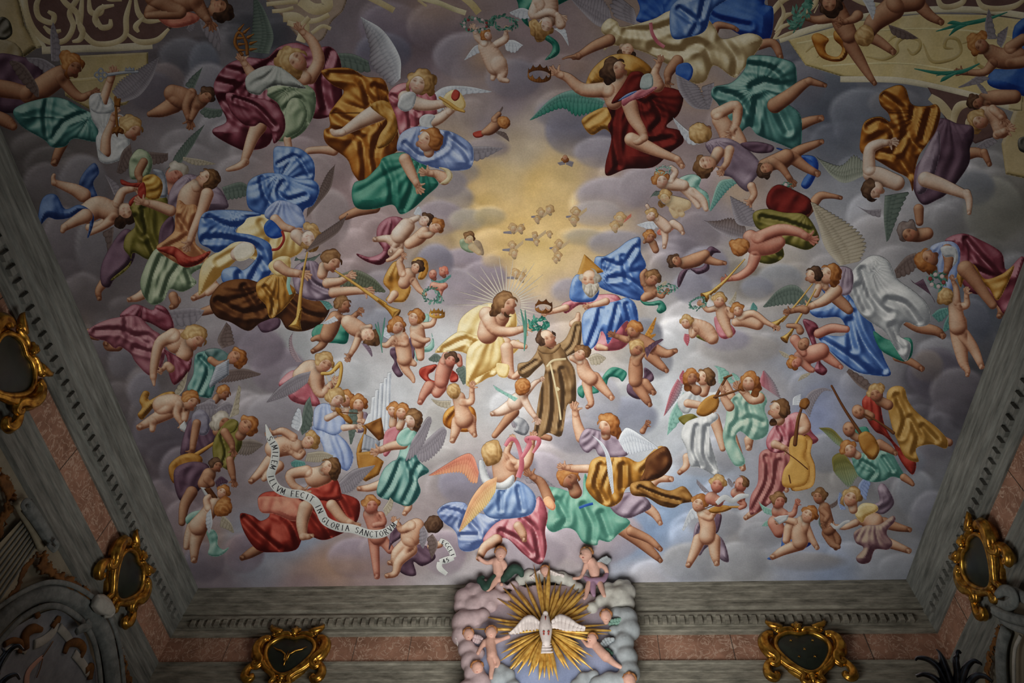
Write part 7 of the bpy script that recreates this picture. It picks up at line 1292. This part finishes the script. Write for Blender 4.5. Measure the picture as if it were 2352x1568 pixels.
for (px, py, wh, lb, mo) in ((666, 1502, 'front', 'gilt scrolled cartouche with green marble heart and golden branches, lower left of the sunburst', 'branches'),
        (1846, 1494, 'front', 'gilt scrolled cartouche with dark green marble heart and small golden stars, right of the sunburst', 'stars'),
        (292, 1322, 'left', 'gilt scrolled cartouche around a dark marble oval, left wall above the arch', None),
        (22, 842, 'left', 'gilt scrolled cartouche half cut by the left edge of the picture', None), (2250, 1292, 'right', 'gilt scrolled cartouche on the right wall beside the stone scroll capital', None)):
    s_, z_ = s_of(px, py, wh); cartouche(wh, s_, z_, lb, 1.02, mo, .92)

# ---------------------------------------------------------------- stucco glory breaking across the cornice
def plate(name, rects, colr_fn, label):
    V = []; F = []; C = []; x0, x1, y0, y1 = rects; nx, ny = 150, 130; g = 0
    edge = lambda x, y: (math.hypot((x-1256)/194, (y-1484)/140)+.03*math.sin(x*.11)+.03*math.sin(y*.13))
    idx = {}
    for j in range(ny+1):
        for i in range(nx+1):
            x = x0+(x1-x0)*i/nx; y = y0+(y1-y0)*j/ny; idx[i, j] = len(V); V.append(hit(x, y, 'glory', .01)); C.append(colr_fn(x, y))
    for j in range(ny):
        for i in range(nx):
            x = x0+(x1-x0)*(i+.5)/nx; y = y0+(y1-y0)*(j+.5)/ny
            if edge(x, y) < 1.0: F.append((idx[i, j], idx[i+1, j], idx[i+1, j+1], idx[i, j+1]))
    o = mesh_obj(name, V, F, FRESCO); set_paint(o.data, np.array(C)); md = o.modifiers.new('thick', 'SOLIDIFY'); md.thickness = .03; md.offset = 0
    tag(o, label, 'backing panel'); return o
def pcol(x, y):
    top = np.array([176., 156, 160]); low = np.array([146., 160, 196]); mid = np.array([150., 146, 160])
    t = min(1, max(0, (y-1380)/160)); c = top*(1-t)+low*t
    if 1440 < y < 1490: c = c*.7+mid*.3
    return c+8*math.sin(x*.05+y*.03)
plate('painted_sky_panel', (1040, 1472, 1345, 1640), pcol, 'pink to blue painted panel behind the golden sunburst')
def puffs(name, mat, label, items, group=None, out=.04, voxel=.022):
    L = []
    for (x, y, r) in items:
        p = hit(x, y, 'glory', out); L.append((p, r*depth_scale(p)))
    L = [(p_, r_*1.12) for p_, r_ in L]; o = blobs(name, L, mat, None, voxel, smooth=16); tag(o, label, 'stucco cloud', 'stucco clouds round the sunburst'); return o
I3 = lambda s: [tuple(v) for v in np.array(nums(s)).reshape(-1, 3)]
puffs('stucco_cloud', STP, 'pink stucco cloud overlapping the cornice at the upper left of the sunburst', I3('1066 1374 22 1096 1362 20 1110 1378 20 1136 1372 18 1060 1392 18 1086 1394 22 1126 1392 16 1160 1376 14 1082 1352 14 1112 1346 16 1150 1350 14 1180 1344 12'))
puffs('stucco_cloud', STP, 'mauve stucco cloud bulging at the left rim of the glory', I3('1064 1430 26 1060 1460 22 1088 1424 22 1110 1414 16 1072 1490 20 1080 1520 22 1090 1548 24 1066 1410 14 1100 1500 14 1104 1570 24 1074 1590 26'))
puffs('stucco_cloud', STG, 'grey green stucco cloud overlapping the cornice at the upper right of the sunburst', I3('1400 1366 18 1426 1372 24 1440 1360 20 1410 1386 18 1380 1380 14 1360 1396 14 1440 1386 18 1396 1350 14 1424 1344 14 1440 1340 10'))
puffs('stucco_cloud', STB, 'bluish grey stucco cloud at the right rim of the glory', I3('1440 1420 24 1446 1446 24 1434 1476 22 1440 1510 24 1446 1544 24 1416 1410 16 1410 1450 14 1410 1490 14 1428 1570 24 1400 1566 22 1372 1572 18'))
puffs('stucco_cloud', STG, 'small grey stucco cloud behind the topmost rays', I3('1196 1332 14 1216 1320 14 1236 1324 14 1266 1322 14 1290 1328 16 1310 1336 14 1330 1350 12 1180 1346 10'), out=.02)
puffs('stucco_cloud', STB, 'grey stucco cloud at the foot of the sunburst between the lower cherubs', I3('1150 1540 16 1166 1552 18 1140 1560 16 1340 1560 16 1364 1552 14 1324 1576 16 1180 1580 18'), out=.03)
# sunburst
gc = (1254, 1446)
sun = empty('gilded_sunburst', hit(*gc, 'glory', .10)); tag(sun, 'golden sunburst of long pointed rays behind the white dove', 'sunburst')
RAYS = '''1226 1296 1262 1293 1238 1318 1250 1318 1206 1336 1170 1334 1190 1352 1150 1344 1140 1372 1154 1370 1176 1400 1164 1408 1106 1414 1140 1430 1086 1444 1146 1456 1168 1424 1174 1436
1276 1338 1290 1336 1302 1350 1326 1332 1330 1352 1362 1334 1344 1364 1368 1380 1340 1384 1350 1396 1358 1406 1344 1424 1394 1434 1424 1448 1396 1456 1352 1444 1356 1462 1330 1478
1160 1480 1170 1488 1148 1518 1172 1520 1158 1550 1178 1538 1188 1546 1212 1530 1214 1552 1224 1544 1238 1562 1232 1530 1250 1556 1262 1562 1282 1564 1270 1552 1298 1534 1308 1538 1336 1544 1362 1538 1362 1508 1346 1510 1320 1504 1340 1490 1200 1520 1276 1540 1380 1476 1336 1528 1150 1500'''
E2 = np.array(nums(RAYS)).reshape(-1, 2)
for k, (x, y) in enumerate(E2):
    o1 = .07+.025*(k % 3); a = math.atan2(y-gc[1], x-gc[0]); p0 = hit(gc[0]+14*math.cos(a), gc[1]+14*math.sin(a), 'glory', o1); p1 = hit(x, y, 'glory', o1)
    mid = p0.lerp(p1, .62); w = .030+.008*((k*5) % 3)/2
    sweep('ray', [p0, p0.lerp(p1, .3), mid, p1], [w*.45, w*.8, w, .003], GILT, sun, seg=6, flat=.7)
# dove
dv = empty('stucco_dove', hit(1254, 1440, 'glory', .2)); tag(dv, 'white stucco dove with spread wings at the heart of the sunburst', 'dove')
blobs('body', chain3('1253 1412 7 1252 1424 12 1253 1444 16 1254 1462 13 1255 1476 10', 'glory', .22), STW, dv, .012)
blobs('head', chain3('1253 1416 6 1253 1409 7', 'glory', .25), STW, dv, .009); sweep('beak', [hit(1253, 1416, 'glory', .28), hit(1253, 1424, 'glory', .30)], [.014, .003], LIPS, dv, 8)
def relief_wing(name, lead, trail, parent, out, mat, n=9):
    A_ = smooth_open(pts2(lead), 6); B_ = smooth_open(pts2(trail), 6); m = n*6+1; V = []; F = []; mv = 8
    rs = lambda Q: np.array([[np.interp(t, np.linspace(0, 1, len(Q)), Q[:, k]) for k in (0, 1)] for t in np.linspace(0, 1, m)])
    A_, B_ = rs(A_), rs(B_)
    for j in range(mv+1):
        v = j/mv
        for i in range(m):
            ph = (i/(m-1)*n) % 1; wob = 1-.12*abs(ph-.5)*2*v; q = A_[i]+(B_[i]-A_[i])*v*wob
            V.append(hit(q[0], q[1], 'glory', out+.05*math.sin((1-v)*1.6)+.014*(abs(math.sin(ph*math.pi)))*(.3+v)+(.02 if v < .3 else 0)))
    for j in range(mv):
        for i in range(m-1): F.append((j*m+i, j*m+i+1, (j+1)*m+i+1, (j+1)*m+i))
    o = mesh_obj(name, V, F, mat, parent); md = o.modifiers.new('thick', 'SOLIDIFY'); md.thickness = .022; return o
relief_wing('wing', '1240 1426 1222 1412 1204 1416 1184 1438 1168 1454', '1240 1444 1224 1450 1206 1450 1190 1456 1170 1457', dv, .18, STW)
relief_wing('wing', '1268 1426 1284 1412 1306 1418 1328 1434 1344 1440', '1266 1442 1284 1446 1300 1450 1320 1448 1342 1446', dv, .18, STW)
relief_wing('tail', '1246 1474 1244 1486 1242 1500', '1266 1474 1268 1486 1272 1500', dv, .17, STW, 4)
for sx_ in (1249, 1260): blobs('foot', chain3('%g 1450 3 %g 1456 2.5' % (sx_, sx_), 'glory', .30), LIPS, dv, .006)
# stucco cherubs
def stucco_cherub(label, chains, head, face=(0, 0), hair=(), drape=None, wings=(), out=.12, name='stucco_cherub', cat='cherub', hairm=None):
    hx, hy, hr = head; root = empty(name, hit(hx, hy, 'glory', out)); tag(root, label, cat, 'stucco cherubs round the sunburst')
    L = []
    for c in chains: L += chain3(c, 'glory', out)
    p = hit(hx, hy, 'glory', out+.05); sc = depth_scale(p); r = hr*sc; cv = (camo.location-p).normalized(); rt = Vector((1, 0, 0)); rt = (rt-cv*rt.dot(cv)).normalized(); upv = cv.cross(rt)*-1
    if upv.z > 0: pass
    upv = rt.cross(cv)*-1 if rt.cross(cv).z < 0 else rt.cross(cv)
    q = lambda a, b, c: p+rt*a*r+upv*b*r+cv*c*r
    fx, fy = face
    L += [(p, r), (q(fx*.3, -.25+fy*.3, .2), r*.8), (q(fx-.3, -.3+fy, .55), r*.36), (q(fx+.3, -.3+fy, .55), r*.36), (q(fx, -.2+fy, .95), r*.15), (q(fx, -.72+fy, .5), r*.26), (q(fx*.3, -.9, -.1), r*.5)]
    flesh = blobs('body', L, SKIN, root, .010)
    for sg in (-1, 1): blobs('eye', [(q(fx+sg*.32, .04+fy, .80), r*.11)], DARKEYE, flesh, .004)
    blobs('mouth', [(q(fx-.08, -.50+fy, .84), r*.1), (q(fx+.08, -.50+fy, .84), r*.1)], LIPS, flesh, .004)
    rr = random.Random(int(hx)); HL = []
    for i in range(26):
        a = rr.uniform(-.3, 3.44); b = rr.uniform(-.9, .55); HL.append((q(math.cos(a)*.86-fx*.3, .18+math.sin(a)*.78, b*.7-.1), r*rr.uniform(.2, .32)))
    blobs('hair', HL, hairm or HAIR3, flesh, .009, smooth=2)
    if drape:
        for (mat, cs) in drape:
            DL = []
            for c in cs: DL += chain3(c, 'glory', out+.01)
            blobs('drapery', DL, mat, root, .011, smooth=3)
    for (mat, ld, tr) in wings: relief_wing('wing', ld, tr, root, .05, mat, 5)
    return root
stucco_cherub('stucco cherub in dark green drape raising an arm, upper left of the sunburst', ['1146 1322 12 1144 1304 13 1142 1290 12', '1140 1330 9 1132 1342 7 1122 1356 5 1118 1358 4', '1148 1330 8 1152 1342 5', '1134 1288 7 1118 1292 5 1106 1286 5 1100 1280 4', '1154 1290 7 1160 1298 6 1156 1306 5'], (1150, 1270, 14), drape=[(GREEND, ['1136 1326 9 1126 1336 8 1116 1350 10 1108 1340 9 1102 1332 8 1108 1326 6', '1156 1330 8 1166 1320 10 1180 1306 12 1194 1310 9 1198 1320 6'])])
stucco_cherub('stucco cherub with curly fair hair and lilac drape at the upper right of the sunburst', ['1366 1320 12 1364 1304 14 1358 1290 12', '1356 1334 8 1350 1350 7 1346 1368 5 1342 1374 4', '1376 1334 8 1382 1352 7 1388 1368 5', '1346 1296 6 1340 1314 5 1332 1326 4 1318 1328 4', '1376 1294 7 1390 1304 6 1394 1318 5 1388 1322 4'], (1346, 1272, 15), face=(-.45, 0), drape=[(LILD, ['1344 1326 5 1356 1334 8 1372 1334 9 1386 1330 7 1394 1318 5', '1362 1342 8 1362 1356 7 1364 1366 5'])], wings=[(STB, '1372 1288 1382 1280 1392 1276', '1384 1296 1396 1294 1404 1286')])
stucco_cherub('stucco cherub standing with arms spread at the lower left of the sunburst', ['1130 1504 13 1128 1488 12 1126 1474 13', '1126 1512 9 1130 1530 7 1128 1546 6 1128 1556 5', '1136 1510 9 1144 1520 6 1142 1530 4', '1114 1474 7 1104 1488 5 1098 1500 5', '1138 1472 7 1152 1468 5 1168 1462 5'], (1128, 1452, 14))
stucco_cherub('stucco cherub flying up with folded hands at the lower right of the sunburst', ['1392 1508 12 1380 1496 11 1370 1484 11', '1400 1514 9 1412 1524 7 1426 1532 5 1434 1538 3', '1362 1482 6 1350 1482 5 1342 1474 4 1336 1468 3'], (1360, 1466, 12), face=(-.4, .1), wings=[(STB, '1378 1480 1390 1466 1410 1466', '1386 1488 1398 1480 1412 1470'), (GREEND, '1384 1492 1396 1490 1408 1500', '1388 1500 1396 1500 1406 1504')])
for (lb, hd, wg) in (('stucco winged cherub head with white wings at the left rim of the glory', (1076, 1456, 13), [(STW, '1062 1456 1052 1454 1044 1462', '1068 1474 1060 1482 1052 1484'), (STP, '1090 1458 1102 1460 1108 1466', '1086 1472 1096 1478 1106 1474')]),
        ('stucco winged cherub head at the bottom left of the glory with aqua wing', (1096, 1534, 15), [(AQUA, '1082 1546 1076 1556 1074 1568', '1098 1554 1096 1562 1090 1572')]),
        ('stucco winged cherub head with aqua wings at the right rim of the glory', (1392, 1414, 14), [(AQUA, '1404 1424 1420 1420 1434 1420', '1396 1434 1414 1436 1430 1430')]),
        ('stucco cherub head cut off at the bottom right of the glory', (1446, 1562, 16), []),
        ('small worn stucco cherub head with white scarf behind the top rays', (1252, 1310, 11), [(STW, '1240 1308 1228 1316 1216 1324', '1244 1318 1234 1326 1222 1332'), (STW, '1264 1308 1278 1314 1296 1322', '1262 1318 1276 1324 1292 1328')])):
    stucco_cherub(lb, ['%g %g %g %g %g %g' % (hd[0], hd[1]+hd[2]*.7, hd[2]*.55, hd[0], hd[1]+hd[2]*.95, hd[2]*.45)], hd, wings=wg, name='stucco_winged_cherub', cat='cherub head', out=.10)

# ---------------------------------------------------------------- ornaments of the side walls
def slab(name, px, where, o0, o1, mat, parent=None, smooth=True):
    """solid piece: outline in the wall plane, extruded from o0 to o1 metres out of the wall"""
    Q = smooth_closed(pts2(px), 4) if smooth else pts2(px); n = len(Q)
    V = [hit(x, y, where, o1) for x, y in Q]+[hit(x, y, where, o0)+(hit(x, y, where, o1)-hit(x, y, where, o0))*.0 for x, y in Q]
    return mesh_obj(name, V, [tuple(range(n))]+[(i, (i+1) % n, n+(i+1) % n, n+i) for i in range(n)], mat, parent, smooth=False)
def bar(name, px, w, where, out, mat, parent=None, flutes=0, flat=.6, k=6):
    a = smooth_open(np.column_stack([pts2(px), np.full(len(pts2(px)), w) if np.ndim(w) == 0 else np.array(w, float)]), k)
    P = [hit(x, y, where, out) for x, y, _ in a]; return sweep(name, P, [r*depth_scale(p) for (x, y, r), p in zip(a, P)], mat, parent, 16, flutes, flat, up=basis(where)[1])
W_ = 'left'
arch = empty('stone_arch', hit(150, 1400, W_, .1)); tag(arch, 'grey moulded stone arch with scrolled keystone on the left wall', 'arch')
bar('archivolt', '-60 1500 -10 1440 40 1392 100 1362 150 1368 200 1400 236 1450 252 1510 262 1600', 22, W_, .03, GSTONE, arch, 6)
bar('inner_moulding', '-30 1510 20 1450 60 1412 106 1392 146 1396 186 1424 212 1464 226 1520 234 1600', 7, W_, .08, GSTONE, arch); bar('outer_moulding', '-70 1470 -20 1410 40 1366 104 1338 160 1342 214 1372 254 1420 276 1490 288 1600', 6, W_, .10, GSTONE, arch)
bar('keystone', '218 1380 232 1388 250 1398 256 1408 240 1414', [14, 20, 16, 9, 5], W_, .16, STG, arch, 5); bar('keystone_scroll', '176 1450 190 1442 206 1438 200 1424', [8, 9, 8, 5], W_, .18, GSTONE, arch, 4)
A_ = slab('painted_lunette', '-60 1540 20 1452 106 1404 150 1408 190 1450 208 1500 222 1600 -60 1600', W_, .0, .012, matte('lunette_blue', (150, 156, 164))); tag(A_, 'painted bluish lunette inside the left stone arch', 'lunette')
orn = empty('lunette_scrollwork', hit(120, 1470, W_, .03)); tag(orn, 'ochre and white painted scrollwork framing the left lunette', 'scrollwork')
for q, w_ in (('10 1480 30 1470 50 1478 44 1500', 7), ('60 1490 58 1460 74 1444 96 1446', [9, 12, 12, 6]), ('88 1416 84 1404 92 1390', 7), ('148 1500 158 1478 180 1476 192 1490 186 1510', [6, 9, 10, 9, 5]), ('196 1540 210 1530 206 1560', 8), ('120 1440 134 1420 132 1430', 7)): bar('ochre_scroll', q, w_, W_, .03, OCHR, orn)
for q, w_ in (('78 1480 100 1470 122 1450 130 1424', 11), ('136 1440 154 1460 164 1476', 10), ('170 1500 190 1524 204 1546', 10), ('10 1494 40 1486 60 1496', 6)): bar('white_band', q, w_, W_, .022, STG, orn, flat=.3)
ar_ = empty('painted_arm', hit(80, 1530, W_, .02)); tag(ar_, 'painted bare arm holding a thin scourge inside the left lunette', 'arm'); bar('forearm', '60 1580 64 1545 84 1520 98 1508', [9, 8, 6, 5], W_, .02, SKIN, ar_, flat=.3); bar('cord', '98 1508 112 1488 122 1472', 1.3, W_, .03, OCHR, ar_); bar('cord', '98 1512 92 1536 84 1556', 1.3, W_, .03, OCHR, ar_)
cons = empty('fluted_pilaster', hit(60, 1220, W_, .08)); tag(cons, 'pale fluted pilaster with dark scrolled capital leaning at the left edge', 'pilaster')
slab('shaft', '-60 1310 56 1186 90 1262 30 1360 -60 1480', W_, .0, .06, CREAM, cons, False)
for k in range(7): bar('flute', '%g %g %g %g' % (60+k*4, 1196+k*9, -50, 1330+k*20), 2.4, W_, .075, GSTONE, cons)
bar('capital_neck', '40 1150 50 1176 74 1214 96 1256', [14, 10, 10, 12], W_, .10, CREAM, cons); bar('capital', '62 1160 84 1190 108 1228 122 1250', [17, 16, 15, 14], W_, .15, GSTONE, cons, 6); bar('volute', '58 1172 52 1160 60 1150 70 1154 68 1164', [5, 6, 6, 5, 4], W_, .24, GSTONE, cons, 4); bar('volute', '110 1250 124 1262 132 1250 124 1240', [5, 6, 6, 4], W_, .24, GSTONE, cons, 4)
def garland(label, px, w, where, n=34):
    root = empty('leaf_garland', hit(*pts2(px)[0], where, .04)); tag(root, label, 'garland', 'ochre leaf garlands of the side walls'); a = smooth_open(pts2(px), 8); rr = random.Random(int(a[0, 0])+5); L = []
    for i in range(n*5):
        j = rr.random()*(len(a)-1); x, y = a[int(j)]; x += rr.uniform(-w, w); y += rr.uniform(-w, w)*.8; an = rr.uniform(0, 6.28); r = w*.5
        p = [hit(x+r*k*math.cos(an), y+r*k*math.sin(an), where, .04+.03*(1-abs(k))) for k in (-1, 0, 1)]; ds = depth_scale(p[0]); L.append((p, ds*r))
    bm = bmesh.new()
    for p, r in L:
        for k, q in enumerate(p): bmesh.ops.create_icosphere(bm, subdivisions=1, radius=r*(.35, .6, .3)[k], matrix=Matrix.Translation(q))
    me = bpy.data.meshes.new('leaves'); bm.to_mesh(me); bm.free(); me.materials.append(OCHR); o = bpy.data.objects.new('leaves', me); COL.objects.link(o); o.parent = root; o.matrix_parent_inverse = Matrix.Translation(-root.location); o['kind'] = 'stuff'
    md = o.modifiers.new('m', 'REMESH'); md.mode = 'VOXEL'; md.voxel_size = .014; md.use_smooth_shade = True
garland('ochre leaf garland hanging between the dark capital and the left arch', '92 1276 110 1310 150 1330 182 1356 200 1376', 14, 'left')
garland('ochre leaf swag left of the fluted pilaster, close to the left edge', '76 1284 56 1310 40 1350 16 1384', 7, 'left')
garland('ochre leaf garland at the left edge above the dark capital', '-10 1080 14 1110 26 1150 10 1190 -10 1230', 12, 'left'); garland('ochre leaf garland running down beside the left stone arch', '268 1470 280 1510 296 1560 300 1600', 8, 'left')
garland('ochre leaf garland running down beside the right stone scroll', '2296 1440 2284 1480 2270 1520 2268 1580', 8, 'right')
W_ = 'right'
sc_ = empty('scroll_capital', hit(2310, 1390, W_, .1)); tag(sc_, 'grey stone scroll capital with fluted bands at the right edge', 'capital')
bar('volute', '2290 1366 2306 1356 2326 1362 2330 1380 2312 1390 2296 1384', [9, 12, 13, 13, 11, 8], W_, .2, GSTONE, sc_, 5); bar('band', '2282 1400 2300 1410 2330 1420 2370 1430', 12, W_, .14, GSTONE, sc_, 6); bar('band', '2300 1424 2330 1440 2370 1452', 8, W_, .12, GSTONE, sc_, 4); bar('neck', '2330 1360 2360 1376 2390 1390', 14, W_, .14, GSTONE, sc_)
a2 = empty('stone_arch', hit(2320, 1500, W_, .1)); tag(a2, 'grey moulded stone arch below the scroll capital at the right edge', 'arch'); bar('archivolt', '2312 1444 2302 1480 2300 1530 2306 1600', 16, W_, .05, GSTONE, a2, 6); bar('inner_moulding', '2344 1460 2330 1500 2330 1600', 5, W_, .08, STG, a2)
def finial(label, leaves, x, y):
    # the leaves crown a tall standard that rises from the floor below the picture
    d = Vector(rays([(x, y)])[0]).normalized(); root = empty('metal_finial', Vector((0, 0, CZ))+d*7.0); tag(root, label, 'finial')
    for q in leaves:
        a = smooth_open(np.array(nums(q)).reshape(-1, 3), 6); P = [Vector((0, 0, CZ))+Vector(rays([(u, v)])[0]).normalized()*7.0 for u, v, _ in a]
        sweep('leaf', P, [r*7.0/FPX*.85 for _, _, r in a], IRON, root, 10, 3)
    f0 = P[0]; sweep('stem', [f0, f0-Vector((0, 0, .5)), f0-Vector((0, 0, 1.2)), Vector((f0.x, f0.y, 0))], [.05, .035, .06, .08], IRON, root, 14)
finial('dark silvered metal finial of curling leaves, lower right', ['2190 1600 9 2180 1560 9 2166 1520 8 2158 1498 3 2150 1490 1', '2186 1600 8 2160 1540 8 2136 1516 6 2110 1510 4 2102 1516 2', '2196 1600 8 2200 1556 8 2196 1520 7 2200 1496 4 2208 1500 2', '2200 1600 8 2216 1540 7 2234 1518 5 2250 1522 3 2256 1528 1', '2180 1600 8 2150 1560 7 2124 1548 5 2104 1552 3', '2206 1600 8 2236 1556 7 2260 1552 5 2280 1566 3'], 2180, 1540)
finial('dark silvered metal finial of curling leaves at the lower left edge', ['-20 1600 8 -6 1540 7 20 1496 5 40 1482 4 54 1492 2', '-20 1600 8 10 1560 6 36 1548 4 46 1560 2', '-30 1600 8 -10 1530 6 10 1500 4 4 1488 2'], 10, 1540)
